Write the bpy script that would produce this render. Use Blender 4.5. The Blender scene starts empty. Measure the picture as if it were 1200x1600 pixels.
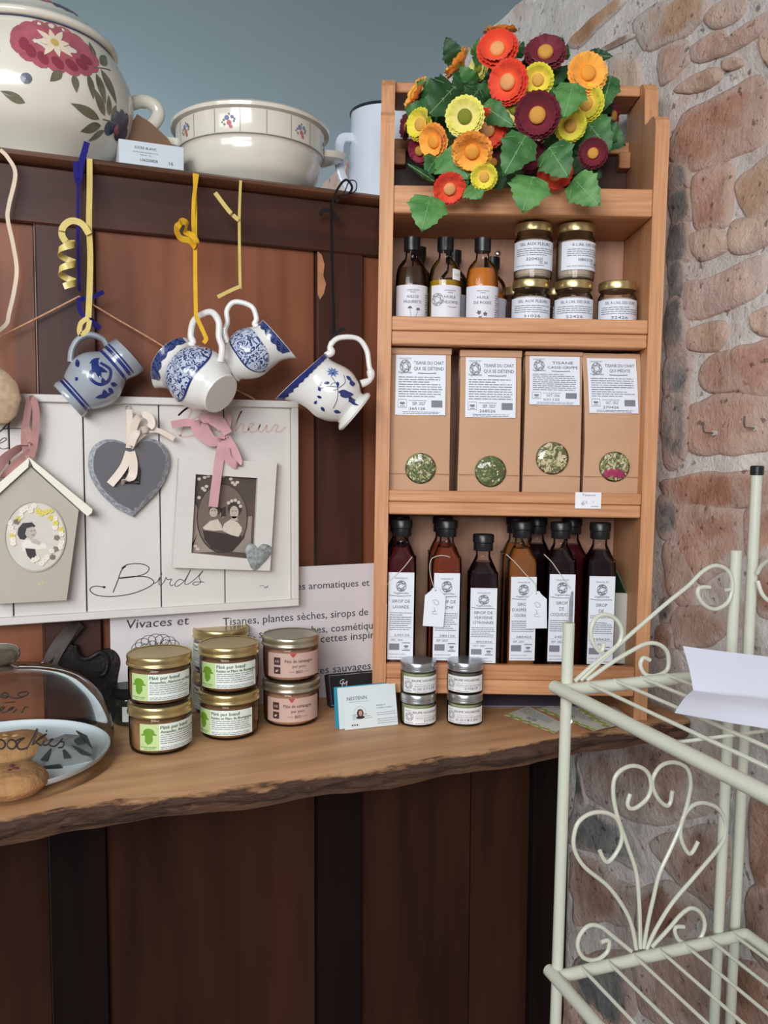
import bpy, math, random
from math import sin, cos, pi, radians, sqrt, atan2
from mathutils import Vector, Matrix, noise
rng = random.Random(7)
sc = bpy.context.scene
COL = sc.collection
V = Vector

# ------------------------------------------------------------------ camera
FPX, YAW, PITCH, ROLL = 1320.0, radians(22.0), radians(4.09), radians(0.25)
CAM = V((0, 0, 1.35))
_f = V((sin(YAW)*cos(PITCH), cos(YAW)*cos(PITCH), -sin(PITCH)))
_r = V((cos(YAW), -sin(YAW), 0)); _u = _r.cross(_f)
CR = _r*cos(ROLL) + _u*sin(ROLL); CU = _u*cos(ROLL) - _r*sin(ROLL)
NH = V((sin(YAW), cos(YAW), 0)); LAT = V((cos(YAW), -sin(YAW), 0))
cam = bpy.data.objects.new('camera', bpy.data.cameras.new('camera')); COL.objects.link(cam)
cam.data.sensor_fit = 'VERTICAL'; cam.data.sensor_height = 24; cam.data.lens = 24*FPX/1600
cam.data.clip_start = 0.02
cam.matrix_world = Matrix(((CR.x, CU.x, -_f.x, CAM.x), (CR.y, CU.y, -_f.y, CAM.y), (CR.z, CU.z, -_f.z, CAM.z), (0, 0, 0, 1)))
sc.camera = cam
sc.view_settings.view_transform = 'Standard'; sc.view_settings.look = 'None'
sc.view_settings.gamma = 1.0; sc.view_settings.use_curve_mapping = False
sc.view_settings.exposure = 0.0

# ------------------------------------------------------------------ world and lights
w = bpy.data.worlds.new('world'); sc.world = w; w.use_nodes = True
w.node_tree.nodes['Background'].inputs[0].default_value = (0.80, 0.88, 1.0, 1)
w.node_tree.nodes['Background'].inputs[1].default_value = 0.16
def area(name, loc, tgt, sx, sy, power, col):
    l = bpy.data.lights.new(name, 'AREA'); l.shape = 'RECTANGLE'; l.size = sx; l.size_y = sy
    l.energy = power; l.color = col
    o = bpy.data.objects.new(name, l); COL.objects.link(o); o.location = loc
    o.rotation_euler = (V(tgt)-V(loc)).to_track_quat('-Z', 'Y').to_euler(); return o
area('window_light', (-0.95, 0.10, 2.18), (0.30, 1.25, 1.20), 1.0, 0.7, 15, (1.0, 0.985, 0.965))
area('front_window', (-1.05, -1.35, 1.88), (0.50, 1.1, 1.25), 1.5, 0.8, 66, (0.97, 0.985, 1.0))
area('ceiling_fill_light', (-0.2, 3.1, 0.9), (-0.1, 3.0, 2.25), 1.6, 1.4, 26, (0.92, 0.97, 1.0))  # added unseen uplight behind the partition, brightens the ceiling

# ------------------------------------------------------------------ pixel -> place helpers (photograph is 1200 x 1600)
def ray(x, y): return _f + CR*((x-600)/FPX) - CU*((y-800)/FPX)
def onZ(x, y, z): d = ray(x, y); return CAM + d*((z-CAM.z)/d.z)
def onY(x, y, Y): d = ray(x, y); return CAM + d*(Y/d.y)
def onX(x, y, X): d = ray(x, y); return CAM + d*(X/d.x)
def onD(x, y, D): d = ray(x, y); return CAM + d*(D/d.dot(NH))
def onP(x, y, p0, nrm): d = ray(x, y); return CAM + d*((p0-CAM).dot(nrm)/d.dot(nrm))

# ------------------------------------------------------------------ materials
def lin(c):
    c = c/255.0
    return c/12.92 if c <= 0.04045 else ((c+0.055)/1.055)**2.4
def rgb(r, g, b): return (lin(r), lin(g), lin(b), 1.0)
_M = {}
def newmat(name):
    m = bpy.data.materials.new(name); m.use_nodes = True
    nt = m.node_tree; b = nt.nodes['Principled BSDF']; return m, nt, b
def mat(name, col, rough=0.5, metal=0.0, var=0.0, vscale=30.0, bump=0.0, bscale=80.0, coat=0.0, sheen=0.0, spec=0.5, col2=None):
    if name in _M: return _M[name]
    m, nt, b = newmat(name); N = nt.nodes; L = nt.links
    b.inputs['Base Color'].default_value = col; b.inputs['Roughness'].default_value = rough
    b.inputs['Metallic'].default_value = metal; b.inputs['Coat Weight'].default_value = coat
    b.inputs['Sheen Weight'].default_value = sheen; b.inputs['Specular IOR Level'].default_value = spec
    tc = N.new('ShaderNodeTexCoord')
    if var > 0 or col2:
        n = N.new('ShaderNodeTexNoise'); n.inputs['Scale'].default_value = vscale; n.inputs['Detail'].default_value = 4
        L.new(tc.outputs['Object'], n.inputs['Vector'])
        rp = N.new('ShaderNodeValToRGB'); rp.color_ramp.elements[0].position = 0.32; rp.color_ramp.elements[1].position = 0.68
        c2 = col2 or tuple(min(1, c*(1+var)) for c in col[:3])+(1,)
        c1 = col if col2 else tuple(c*(1-var) for c in col[:3])+(1,)
        rp.color_ramp.elements[0].color = c1; rp.color_ramp.elements[1].color = c2
        L.new(n.outputs['Fac'], rp.inputs['Fac']); L.new(rp.outputs['Color'], b.inputs['Base Color'])
    if bump > 0:
        n2 = N.new('ShaderNodeTexNoise'); n2.inputs['Scale'].default_value = bscale; n2.inputs['Detail'].default_value = 5
        L.new(tc.outputs['Object'], n2.inputs['Vector'])
        bp = N.new('ShaderNodeBump'); bp.inputs['Strength'].default_value = bump; bp.inputs['Distance'].default_value = 0.004
        L.new(n2.outputs['Fac'], bp.inputs['Height']); L.new(bp.outputs['Normal'], b.inputs['Normal'])
    _M[name] = m; return m
def wood(name, c1, c2, axis='X', scale=9.0, rough=0.5, stretch=14.0, bump=0.15, fine=1.0, spec=0.4):
    if name in _M: return _M[name]
    m, nt, b = newmat(name); N = nt.nodes; L = nt.links
    tc = N.new('ShaderNodeTexCoord'); mp = N.new('ShaderNodeMapping')
    s = [scale]*3; s['XYZ'.index(axis)] = scale/stretch
    mp.inputs['Scale'].default_value = s
    oi = N.new('ShaderNodeObjectInfo'); sc_ = N.new('ShaderNodeVectorMath'); sc_.operation = 'SCALE'; sc_.inputs[0].default_value = (3.1, 5.7, 4.3)
    L.new(oi.outputs['Random'], sc_.inputs['Scale'])
    ad = N.new('ShaderNodeVectorMath'); ad.operation = 'ADD'
    L.new(tc.outputs['Object'], ad.inputs[0]); L.new(sc_.outputs[0], ad.inputs[1]); L.new(ad.outputs[0], mp.inputs['Vector'])
    n = N.new('ShaderNodeTexNoise'); n.inputs['Scale'].default_value = 1.0; n.inputs['Detail'].default_value = 6; n.inputs['Distortion'].default_value = 0.6
    L.new(mp.outputs[0], n.inputs['Vector'])
    n2 = N.new('ShaderNodeTexNoise'); n2.inputs['Scale'].default_value = 7.0*fine; n2.inputs['Detail'].default_value = 5
    L.new(mp.outputs[0], n2.inputs['Vector'])
    mx = N.new('ShaderNodeMix'); mx.inputs['Factor'].default_value = 0.50
    L.new(n.outputs['Fac'], mx.inputs['A']); L.new(n2.outputs['Fac'], mx.inputs['B'])
    rp = N.new('ShaderNodeValToRGB'); rp.color_ramp.elements[0].position = 0.36; rp.color_ramp.elements[1].position = 0.62
    rp.color_ramp.elements[0].color = c1; rp.color_ramp.elements[1].color = c2
    L.new(mx.outputs['Result'], rp.inputs['Fac']); L.new(rp.outputs['Color'], b.inputs['Base Color'])
    bp = N.new('ShaderNodeBump'); bp.inputs['Strength'].default_value = bump; bp.inputs['Distance'].default_value = 0.002
    L.new(mx.outputs['Result'], bp.inputs['Height']); L.new(bp.outputs['Normal'], b.inputs['Normal'])
    b.inputs['Roughness'].default_value = rough; b.inputs['Specular IOR Level'].default_value = spec
    _M[name] = m; return m
def glass(name, tint=(1, 1, 1, 1), rough=0.02, strength=1.0):
    if name in _M: return _M[name]
    m, nt, b = newmat(name); N = nt.nodes; L = nt.links; N.remove(b)
    t = N.new('ShaderNodeBsdfTransparent'); t.inputs[0].default_value = tint
    g = N.new('ShaderNodeBsdfGlossy'); g.inputs['Roughness'].default_value = rough
    lw = N.new('ShaderNodeFresnel'); lw.inputs['IOR'].default_value = 1.0+0.42*strength
    mx = N.new('ShaderNodeMixShader')
    L.new(lw.outputs[0], mx.inputs[0]); L.new(t.outputs[0], mx.inputs[1]); L.new(g.outputs[0], mx.inputs[2])
    L.new(mx.outputs[0], N['Material Output'].inputs[0]); _M[name] = m; return m
def stone_mat(name, cols, scale=14.0, smear=0.7):
    if name in _M: return _M[name]
    m, nt, b = newmat(name); N = nt.nodes; L = nt.links
    tc = N.new('ShaderNodeTexCoord')
    n = N.new('ShaderNodeTexNoise'); n.inputs['Scale'].default_value = scale; n.inputs['Detail'].default_value = 8; n.inputs['Roughness'].default_value = 0.68
    L.new(tc.outputs['Object'], n.inputs['Vector'])
    rp = N.new('ShaderNodeValToRGB'); e = rp.color_ramp.elements
    e[0].position = 0.30; e[0].color = cols[0]; e[1].position = 0.72; e[1].color = cols[-1]
    for i, c in enumerate(cols[1:-1]):
        k = e.new(0.30+0.42*(i+1)/(len(cols)-1)); k.color = c
    L.new(n.outputs['Fac'], rp.inputs['Fac'])
    hv = N.new('ShaderNodeHueSaturation'); oi = N.new('ShaderNodeObjectInfo')
    mr = N.new('ShaderNodeMapRange'); mr.inputs['To Min'].default_value = 0.92; mr.inputs['To Max'].default_value = 1.20
    L.new(oi.outputs['Random'], mr.inputs['Value']); L.new(mr.outputs[0], hv.inputs['Value'])
    mr2 = N.new('ShaderNodeMapRange'); mr2.inputs['To Min'].default_value = 1.12; mr2.inputs['To Max'].default_value = 0.72
    L.new(oi.outputs['Random'], mr2.inputs['Value']); L.new(mr2.outputs[0], hv.inputs['Saturation'])
    L.new(rp.outputs['Color'], hv.inputs['Color'])
    # lime smeared over the face
    sn = N.new('ShaderNodeTexNoise'); sn.inputs['Scale'].default_value = 11; sn.inputs['Detail'].default_value = 9; sn.inputs['Roughness'].default_value = 0.62; sn.inputs['Distortion'].default_value = 0.4
    L.new(tc.outputs['Object'], sn.inputs['Vector'])
    sr = N.new('ShaderNodeValToRGB'); sr.color_ramp.elements[0].position = 0.50; sr.color_ramp.elements[1].position = 0.66; sr.color_ramp.elements[1].color = (smear,)*3+(1,); sr.color_ramp.elements[0].color = (0, 0, 0, 1)
    at = N.new('ShaderNodeAttribute'); at.attribute_name = 'lime'
    am = N.new('ShaderNodeMath'); am.operation = 'MULTIPLY_ADD'; am.inputs[1].default_value = 0.30; L.new(at.outputs['Fac'], am.inputs[0]); L.new(sn.outputs['Fac'], am.inputs[2]); L.new(am.outputs[0], sr.inputs['Fac'])
    sm = N.new('ShaderNodeMix'); sm.data_type = 'RGBA'; L.new(sr.outputs['Color'], sm.inputs['Factor']); L.new(hv.outputs[0], sm.inputs['A']); lg = N.new('ShaderNodeTexNoise'); lg.inputs['Scale'].default_value = 2.6; lg.inputs['Detail'].default_value = 3; L.new(tc.outputs['Object'], lg.inputs['Vector'])
    lr = N.new('ShaderNodeValToRGB'); lr.color_ramp.elements[0].position = 0.40; lr.color_ramp.elements[1].position = 0.62; lr.color_ramp.elements[0].color = rgb(222, 215, 210); lr.color_ramp.elements[1].color = rgb(212, 182, 168)
    L.new(lg.outputs['Fac'], lr.inputs['Fac']); L.new(lr.outputs['Color'], sm.inputs['B'])
    # dark pits
    vo = N.new('ShaderNodeTexNoise'); vo.inputs['Scale'].default_value = 75; vo.inputs['Detail'].default_value = 3
    L.new(tc.outputs['Object'], vo.inputs['Vector'])
    pr = N.new('ShaderNodeValToRGB'); pr.color_ramp.elements[0].position = 0.30; pr.color_ramp.elements[0].color = (0.30, 0.28, 0.27, 1)
    pr.color_ramp.elements[1].position = 0.37; pr.color_ramp.elements[1].color = (1, 1, 1, 1)
    L.new(vo.outputs['Fac'], pr.inputs['Fac'])
    mu = N.new('ShaderNodeMix'); mu.data_type = 'RGBA'; mu.blend_type = 'MULTIPLY'; mu.inputs['Factor'].default_value = 0.8
    L.new(sm.outputs['Result'], mu.inputs['A']); L.new(pr.outputs['Color'], mu.inputs['B'])
    L.new(mu.outputs['Result'], b.inputs['Base Color'])
    n3 = N.new('ShaderNodeTexNoise'); n3.inputs['Scale'].default_value = 45; n3.inputs['Detail'].default_value = 9; n3.inputs['Roughness'].default_value = 0.7
    L.new(tc.outputs['Object'], n3.inputs['Vector'])
    bp = N.new('ShaderNodeBump'); bp.inputs['Strength'].default_value = 0.9; bp.inputs['Distance'].default_value = 0.012
    L.new(n3.outputs['Fac'], bp.inputs['Height']); L.new(bp.outputs['Normal'], b.inputs['Normal'])
    b.inputs['Roughness'].default_value = 0.9; b.inputs['Specular IOR Level'].default_value = 0.2
    _M[name] = m; return m

INK = mat('ink', rgb(52, 52, 58), 0.7)
GREYINK = mat('grey_ink', rgb(125, 126, 136), 0.7)
PAPER = mat('white_paper', rgb(236, 236, 240), 0.7, var=0.02, vscale=20)
BLACKPL = mat('black_plastic', rgb(24, 25, 28), 0.35, var=0.1)
GLASS = glass('clear_glass', strength=0.75)
FILM = glass('clear_film', rough=0.06, strength=1.2)
GOLD = mat('gold_lid', rgb(196, 176, 124), 0.30, 0.85, var=0.06, vscale=60)
SILVER = mat('silver_lid', rgb(190, 192, 194), 0.30, 0.9, var=0.04, vscale=60)
STEEL = mat('steel', rgb(160, 160, 158), 0.3, 1.0, var=0.05)
PINE = wood('pine', rgb(178, 116, 76), rgb(212, 156, 112), 'X', 16, 0.5, 22, 0.2, 2.0)
PINEV = wood('pine_upright', rgb(182, 122, 82), rgb(212, 158, 114), 'Z', 16, 0.5, 22, 0.2, 2.0)
BACKW = wood('back_board_wood', rgb(168, 122, 98), rgb(192, 150, 124), 'Z', 10, 0.6, 10)

# ------------------------------------------------------------------ mesh builder
WM = {}
class MB:
    def __init__(s, M=None): s.v = []; s.f = []; s.M = M or Matrix.Identity(4); s.sm = []
    def add(s, vs, fs, smooth=True):
        b = len(s.v); M = s.M
        s.v.extend([M @ V(p) for p in vs]); s.f.extend([tuple(b+i for i in f) for f in fs]); s.sm.extend([smooth]*len(fs))
    def box(s, x0, x1, y0, y1, z0, z1, bv=0.0):
        if bv <= 0:
            vs = [(x, y, z) for z in (z0, z1) for y in (y0, y1) for x in (x0, x1)]
            s.add(vs, [(0, 2, 3, 1), (4, 5, 7, 6), (0, 1, 5, 4), (2, 6, 7, 3), (0, 4, 6, 2), (1, 3, 7, 5)], False)
        else:
            bm_box(s, x0, x1, y0, y1, z0, z1, bv)
    def lathe(s, prof, seg=36, n=None, cap=True, smooth=True, c=(0, 0)):
        vs = []; fs = []
        for k, (r, z) in enumerate(prof):
            e = n(k) if n else 2.0
            for i in range(seg):
                a = 2*pi*(i+0.5)/seg; ca, sa = cos(a), sin(a)
                q = r if e == 2.0 else r/((abs(ca)**e+abs(sa)**e)**(1/e))
                vs.append((c[0]+q*ca, c[1]+q*sa, z))
        for k in range(len(prof)-1):
            for i in range(seg):
                j = (i+1) % seg
                fs.append((k*seg+i, k*seg+j, (k+1)*seg+j, (k+1)*seg+i))
        if cap:
            if prof[0][0] > 1e-5: fs.append(tuple(range(seg-1, -1, -1)))
            if prof[-1][0] > 1e-5: fs.append(tuple((len(prof)-1)*seg+i for i in range(seg)))
        s.add(vs, fs, smooth)
    def tube(s, pts, r, seg=8, closed=False, flat=1.0, up=None):
        pts = [V(p) for p in pts]; n = len(pts); vs = []; fs = []
        rs = r if isinstance(r, (list, tuple)) else [r]*n
        prev = None
        for i, p in enumerate(pts):
            if closed: t = pts[(i+1) % n]-pts[i-1]
            else: t = pts[min(i+1, n-1)]-pts[max(i-1, 0)]
            if t.length < 1e-9: t = V((0, 0, 1))
            t.normalize()
            if prev is None:
                a = V(up) if up else (V((0, 0, 1)) if abs(t.z) < 0.9 else V((1, 0, 0)))
            else: a = prev
            a = a-t*a.dot(t); a.normalize(); prev = a; b = t.cross(a)
            for k in range(seg):
                q = 2*pi*k/seg
                vs.append(p+a*(cos(q)*rs[i])+b*(sin(q)*rs[i]*flat))
        for i in range(n if closed else n-1):
            for k in range(seg):
                k2 = (k+1) % seg; i2 = (i+1) % n
                fs.append((i*seg+k, i*seg+k2, i2*seg+k2, i2*seg+k))
        if not closed:
            fs.append(tuple(range(seg-1, -1, -1))); fs.append(tuple((n-1)*seg+k for k in range(seg)))
        s.add(vs, fs, True)
    def strip(s, pts, wdt, side, th=0.0004):
        # flat ribbon along pts; side(i) or vector gives the width direction
        pts = [V(p) for p in pts]; n = len(pts); vs = []; fs = []
        for i, p in enumerate(pts):
            d = side[i] if isinstance(side, list) else V(side)
            t = (pts[min(i+1, n-1)]-pts[max(i-1, 0)]).normalized()
            d = d-t*d.dot(t)
            if d.length < 1e-6: d = t.orthogonal()
            d.normalize(); nn = t.cross(d)*th
            wv = (wdt[i] if isinstance(wdt, list) else wdt)/2
            vs += [p-d*wv-nn, p+d*wv-nn, p+d*wv+nn, p-d*wv+nn]
        for i in range(n-1):
            for k in range(4):
                k2 = (k+1) % 4
                fs.append((i*4+k, i*4+k2, i*4+4+k2, i*4+4+k))
        fs += [(3, 2, 1, 0), tuple((n-1)*4+k for k in range(4))]
        s.add(vs, fs, True)
    def prism(s, poly, y0, y1, smooth=False):
        # polygon in x,z extruded along y
        n = len(poly)
        vs = [(x, y0, z) for x, z in poly]+[(x, y1, z) for x, z in poly]
        fs = [tuple(range(n)), tuple(range(2*n-1, n-1, -1))]+[(i, n+i, n+(i+1) % n, (i+1) % n) for i in range(n)]
        s.add(vs, fs, smooth)
    def build(s, name, m, parent=None, world=False, smooth=True):
        me = bpy.data.meshes.new(name)
        vs = s.v
        if world and parent is not None:
            inv = WM[parent.name].inverted(); vs = [inv @ p for p in vs]
        me.from_pydata([tuple(p) for p in vs], [], s.f); me.validate(); me.materials.append(m)
        if smooth and any(s.sm) and len(s.sm) == len(me.polygons):
            me.polygons.foreach_set('use_smooth', s.sm)
            try: me.set_sharp_from_angle(angle=radians(38))
            except Exception: pass
        return put(name, me, parent)
def bm_box(s, x0, x1, y0, y1, z0, z1, b):
    # chamfered box: 24 vertices
    vs = []; idx = {}
    X = (x0, x1); Y = (y0, y1); Z = (z0, z1)
    for i in (0, 1):
        for j in (0, 1):
            for k in (0, 1):
                sx, sy, sz = (1, -1)[i], (1, -1)[j], (1, -1)[k]
                for a in range(3):
                    p = [X[i]+sx*b, Y[j]+sy*b, Z[k]+sz*b]; p[a] = (X[i], Y[j], Z[k])[a]
                    idx[(i, j, k, a)] = len(vs); vs.append(p)
    fs = []
    for a in range(3):
        o = [q for q in range(3) if q != a]
        for e in (0, 1):
            cyc = [(0, 0), (1, 0), (1, 1), (0, 1)]
            f = []
            for c in cyc:
                t = [0, 0, 0]; t[a] = e; t[o[0]] = c[0]; t[o[1]] = c[1]; f.append(idx[(*t, a)])
            fs.append(tuple(f if (e == 1) ^ (a == 1) else f[::-1]))
    for a in range(3):
        o = [q for q in range(3) if q != a]
        for c in ((0, 0), (0, 1), (1, 0), (1, 1)):
            t0 = [0, 0, 0]; t0[o[0]], t0[o[1]] = c; t1 = list(t0); t1[a] = 1
            f = [idx[(*t0, o[0])], idx[(*t1, o[0])], idx[(*t1, o[1])], idx[(*t0, o[1])]]
            fs.append(tuple(f))
    for i in (0, 1):
        for j in (0, 1):
            for k in (0, 1): fs.append((idx[(i, j, k, 0)], idx[(i, j, k, 1)], idx[(i, j, k, 2)]))
    s.add(vs, fs, False)
def put(name, me, parent=None):
    o = bpy.data.objects.new(name, me); COL.objects.link(o)
    if parent is not None: o.parent = parent; WM[o.name] = WM[parent.name]
    else: WM[o.name] = Matrix.Identity(4)
    return o
def thing(name, label, cat, M, group=None):
    o = bpy.data.objects.new(name, None); COL.objects.link(o); o.empty_display_size = 0.03
    if not isinstance(M, Matrix): M = Matrix.Translation(V(M))
    o.matrix_world = M; WM[o.name] = M.copy(); tag(o, label, cat, group); return o
def tag(o, label, cat, group=None, kind=None):
    o['label'] = label; o['category'] = cat
    if group: o['group'] = group
    if kind: o['kind'] = kind
    return o
def struct(o): o['kind'] = 'structure'; return o
_C = {}
def cached(key, name, m, parent, fn):
    # alike parts share one mesh
    k = (key, m.name)
    if k not in _C:
        b = MB(); fn(b); o = b.build(name, m, parent); _C[k] = o.data; return o
    return put(name, _C[k], parent)
def smooth_pts(p, sub=6, closed=False):
    p = [V(q) for q in p]; n = len(p); out = []
    for i in range(n if closed else n-1):
        if closed: a, b, c, d = p[i-1], p[i], p[(i+1) % n], p[(i+2) % n]
        else: a, b, c, d = p[max(i-1, 0)], p[i], p[i+1], p[min(i+2, n-1)]
        for k in range(sub):
            t = k/sub
            out.append(0.5*((2*b)+(c-a)*t+(2*a-5*b+4*c-d)*t*t+(3*b-a-3*c+d)*t**3))
    if not closed: out.append(p[-1])
    return out

# ------------------------------------------------------------------ flat print: text, strokes, rules
_T = {}
def text_geo(s):
    if s not in _T:
        cu = bpy.data.curves.new('t', 'FONT'); cu.body = s; cu.resolution_u = 2
        o = bpy.data.objects.new('t', cu); me = bpy.data.meshes.new_from_object(o)
        vs = [(v.co.x, v.co.y) for v in me.vertices]; fs = [tuple(p.vertices) for p in me.polygons]
        bpy.data.objects.remove(o); bpy.data.meshes.remove(me); bpy.data.curves.remove(cu)
        x0 = min(v[0] for v in vs); x1 = max(v[0] for v in vs)
        _T[s] = ([(x-x0, y) for x, y in vs], fs, x1-x0)
    return _T[s]
class Print:
    def __init__(s, fn): s.fn = fn; s.v = []; s.f = []; s.n = 0
    def poly(s, pts):
        s.n += 1
        b = len(s.v); n = len(pts)
        cx = sum(p[0] for p in pts)/n; cy = sum(p[1] for p in pts)/n
        s.v.append((cx, cy)); s.v.extend([(p[0], p[1]) for p in pts])
        s.f.extend([(b, b+1+i, b+1+(i+1) % n) for i in range(n)])
    def rect(s, x0, y0, x1, y1, nx=1):
        s.n += 1
        b = len(s.v)
        for i in range(nx+1):
            x = x0+(x1-x0)*i/nx; s.v += [(x, y0), (x, y1)]
        s.f.extend([(b+2*i, b+2*i+2, b+2*i+3, b+2*i+1) for i in range(nx)])
    def text(s, t, x, y, h, wmax=None, align='C', slant=0.0, wfix=None, rot=0.0):
        if not t.strip(): return
        s.n += len(t)
        vs, fs, wd = text_geo(t); k = h/0.70; kx = k
        if wmax and wd*k > wmax: kx = wmax/wd
        if wfix: kx = wfix/wd
        ox = -wd*kx/2 if align == 'C' else (0 if align == 'L' else -wd*kx)
        b = len(s.v); c_, s_ = cos(rot), sin(rot)
        for vx, vy in vs:
            px, py = ox+vx*kx+vy*k*slant, vy*k
            s.v.append((x+px*c_-py*s_, y+px*s_+py*c_))
        s.f.extend([tuple(b+i for i in f) for f in fs])
    def stroke(s, pts, w, sub=5, closed=False, sm=True):
        s.n += 1
        p = smooth_pts([(a, b, 0) for a, b in pts], sub, closed) if sm else [V((a, b, 0)) for a, b in pts]
        n = len(p); b = len(s.v)
        for i, q in enumerate(p):
            t = (p[(i+1) % n]-p[i-1]) if closed else (p[min(i+1, n-1)]-p[max(i-1, 0)])
            if t.length < 1e-9: t = V((1, 0, 0))
            t.normalize(); nn = V((-t.y, t.x, 0))*w/2
            s.v += [(q.x+nn.x, q.y+nn.y), (q.x-nn.x, q.y-nn.y)]
        s.f.extend([(b+2*i, b+2*i+1, b+(2*i+3) % (2*n), b+(2*i+2) % (2*n)) for i in range(n if closed else n-1)])
    def ell(s, x, y, rx, ry, n=14, rot=0.0):
        s.poly([(x+rx*cos(2*pi*i/n)*cos(rot)-ry*sin(2*pi*i/n)*sin(rot), y+rx*cos(2*pi*i/n)*sin(rot)+ry*sin(2*pi*i/n)*cos(rot)) for i in range(n)])
    def leaf(s, x, y, ln, wd, rot, n=7):
        a = [(ln*i/n, wd/2*sin(pi*(i/n)**0.8)) for i in range(n+1)]
        pts = a+[(p, -q) for p, q in a[-2:0:-1]]
        s.poly([(x+p*cos(rot)-q*sin(rot), y+p*sin(rot)+q*cos(rot)) for p, q in pts])
    def rules(s, x0, x1, y0, n, dy, h, seed=1):
        # lines of print too small to read
        g = random.Random(seed)
        for i in range(n):
            x = x0; end = x1-(g.random()*0.5*(x1-x0) if g.random() < 0.3 else g.random()*0.06*(x1-x0)); y = y0-i*dy
            while x < end:
                wl = (0.05+0.13*g.random())*(x1-x0); s.rect(x, y, min(x+wl, end), y+h); x += wl+0.018*(x1-x0)
    def logo(s, x, y, r, w):
        for k in range(4):
            a = pi*k/4+0.3; e = 0.42 if k % 2 else 0.6
            s.stroke([(x+r*(cos(b)*cos(a)-e*sin(b)*sin(a)), y+r*(cos(b)*sin(a)+e*sin(b)*cos(a))) for b in [2*pi*i/10 for i in range(10)]], w, 2, True)
        s.stroke([(x+r*cos(b), y+r*sin(b)) for b in [2*pi*i/10 for i in range(10)]], w, 2, True)
    def icon(s, x0, y0, w, h, lw):
        s.stroke([(x0, y0), (x0+w, y0), (x0+w, y0+h), (x0, y0+h)], lw, 1, True, False)
        s.poly([(x0+0.5*w+0.32*w*cos(pi+pi*i/8), y0+0.60*h+0.26*h*sin(pi+pi*i/8)) for i in range(9)])
        s.rect(x0+0.25*w, y0+0.60*h, x0+0.75*w, y0+0.68*h); s.rect(x0+0.22*w, y0+0.14*h, x0+0.78*w, y0+0.22*h)
    def build(s, name, m, parent, world=False):
        if not s.v: return None
        me = bpy.data.meshes.new(name); vs = [V(s.fn(*p)) for p in s.v]; many = s.n > 1
        if world and parent is not None:
            inv = WM[parent.name].inverted(); vs = [inv @ p for p in vs]
        me.from_pydata([tuple(p) for p in vs], [], s.f); me.validate(); me.materials.append(m)
        o = put(name, me, parent)
        if many: o['kind'] = 'stuff'      # flat print, too small to pick apart
        return o
def cyl(r, off=0.0): return lambda x, y: (r*sin(x/r)*(1+off/r), -r*cos(x/r)*(1+off/r), y)
def flat(y0): return lambda x, y: (x, y0, y)
def rimband(r, x0, x1, z0, z1, th=0.0003, nx=14):
    # a paper label wrapped on a cylinder facing -Y
    def fn(b):
        vs = []; fs = []
        for i in range(nx+1):
            a = (x0+(x1-x0)*i/nx)/r
            for rr in (r, r+th):
                for z in (z0, z1): vs.append((rr*sin(a), -rr*cos(a), z))
        for i in range(nx):
            p = i*4; q = p+4
            fs += [(p+2, q+2, q+3, p+3), (p, p+1, q+1, q), (p+1, p+3, q+3, q+1), (p, q, q+2, p+2)]
        fs += [(0, 2, 3, 1), (nx*4, nx*4+1, nx*4+3, nx*4+2)]
        b.add(vs, fs, True)
    return fn

# ================================================================== THE ROOM
YP, XS, ZC, ZT = 1.30, 0.909, 2.251, 0.95      # wood partition, stone wall, ceiling, table top
mFLOOR = mat('floor_tiles', rgb(92, 80, 72), 0.6, var=0.12, vscale=6, bump=0.1)
mCEIL = mat('painted_ceiling', rgb(146, 166, 174), 0.9, var=0.03, vscale=2.0, bump=0.08, bscale=40)
mFARWALL = mat('far_plaster', rgb(176, 180, 178), 0.9, var=0.05, vscale=2.5)
b = MB(); b.box(-3.2, XS+0.2, -3.2, 4.8, -0.06, 0.0); struct(b.build('floor', mFLOOR))
b = MB(); b.box(-3.2, XS+0.2, -3.2, 4.8, ZC, ZC+0.06); struct(b.build('ceiling', mCEIL))
b = MB(); b.box(-3.2, XS+0.2, 4.7, 4.8, 0, ZC); struct(b.build('wall_far', mFARWALL))
b = MB(); b.box(-3.2, -3.1, -1.9, 4.8, 0, ZC); struct(b.build('wall_left', mFARWALL))

# stone wall: a rough mortar sheet and single stones set in it
mMORTAR = stone_mat('lime_mortar', [rgb(192, 182, 175), rgb(220, 212, 206), rgb(232, 226, 220)], 10, 0.85)
def stone_noise(y, z): return noise.noise(V((3.1, y*5, z*5)))*0.010+noise.noise(V((1.1, y*19, z*19)))*0.006+noise.noise(V((7.1, y*60, z*60)))*0.0016
def stone_low(y, z): return noise.noise(V((3.1, y*5, z*5)))*0.010+noise.noise(V((1.1, y*19, z*19)))*0.006
NY, NZ = 320, 260
vs = []; fs = []
for i in range(NY+1):
    y = -0.5+5.25*(i/NY)**1.5
    for j in range(NZ+1):
        z = 0.0+ZC*j/NZ; vs.append((XS+0.002-stone_noise(y, z), y, z))
for i in range(NY):
    for j in range(NZ):
        a = i*(NZ+1)+j; fs.append((a, a+1, a+NZ+2, a+NZ+1))
me = bpy.data.meshes.new('wall_right'); me.from_pydata(vs, [], fs); me.materials.append(mMORTAR)
me.polygons.foreach_set('use_smooth', [True]*len(fs)); wall_right = struct(put('wall_right', me))
b = MB(); b.box(XS+0.02, XS+0.2, -0.5, 4.75, 0, ZC); b.build('masonry_core', mMORTAR, wall_right)
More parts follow.
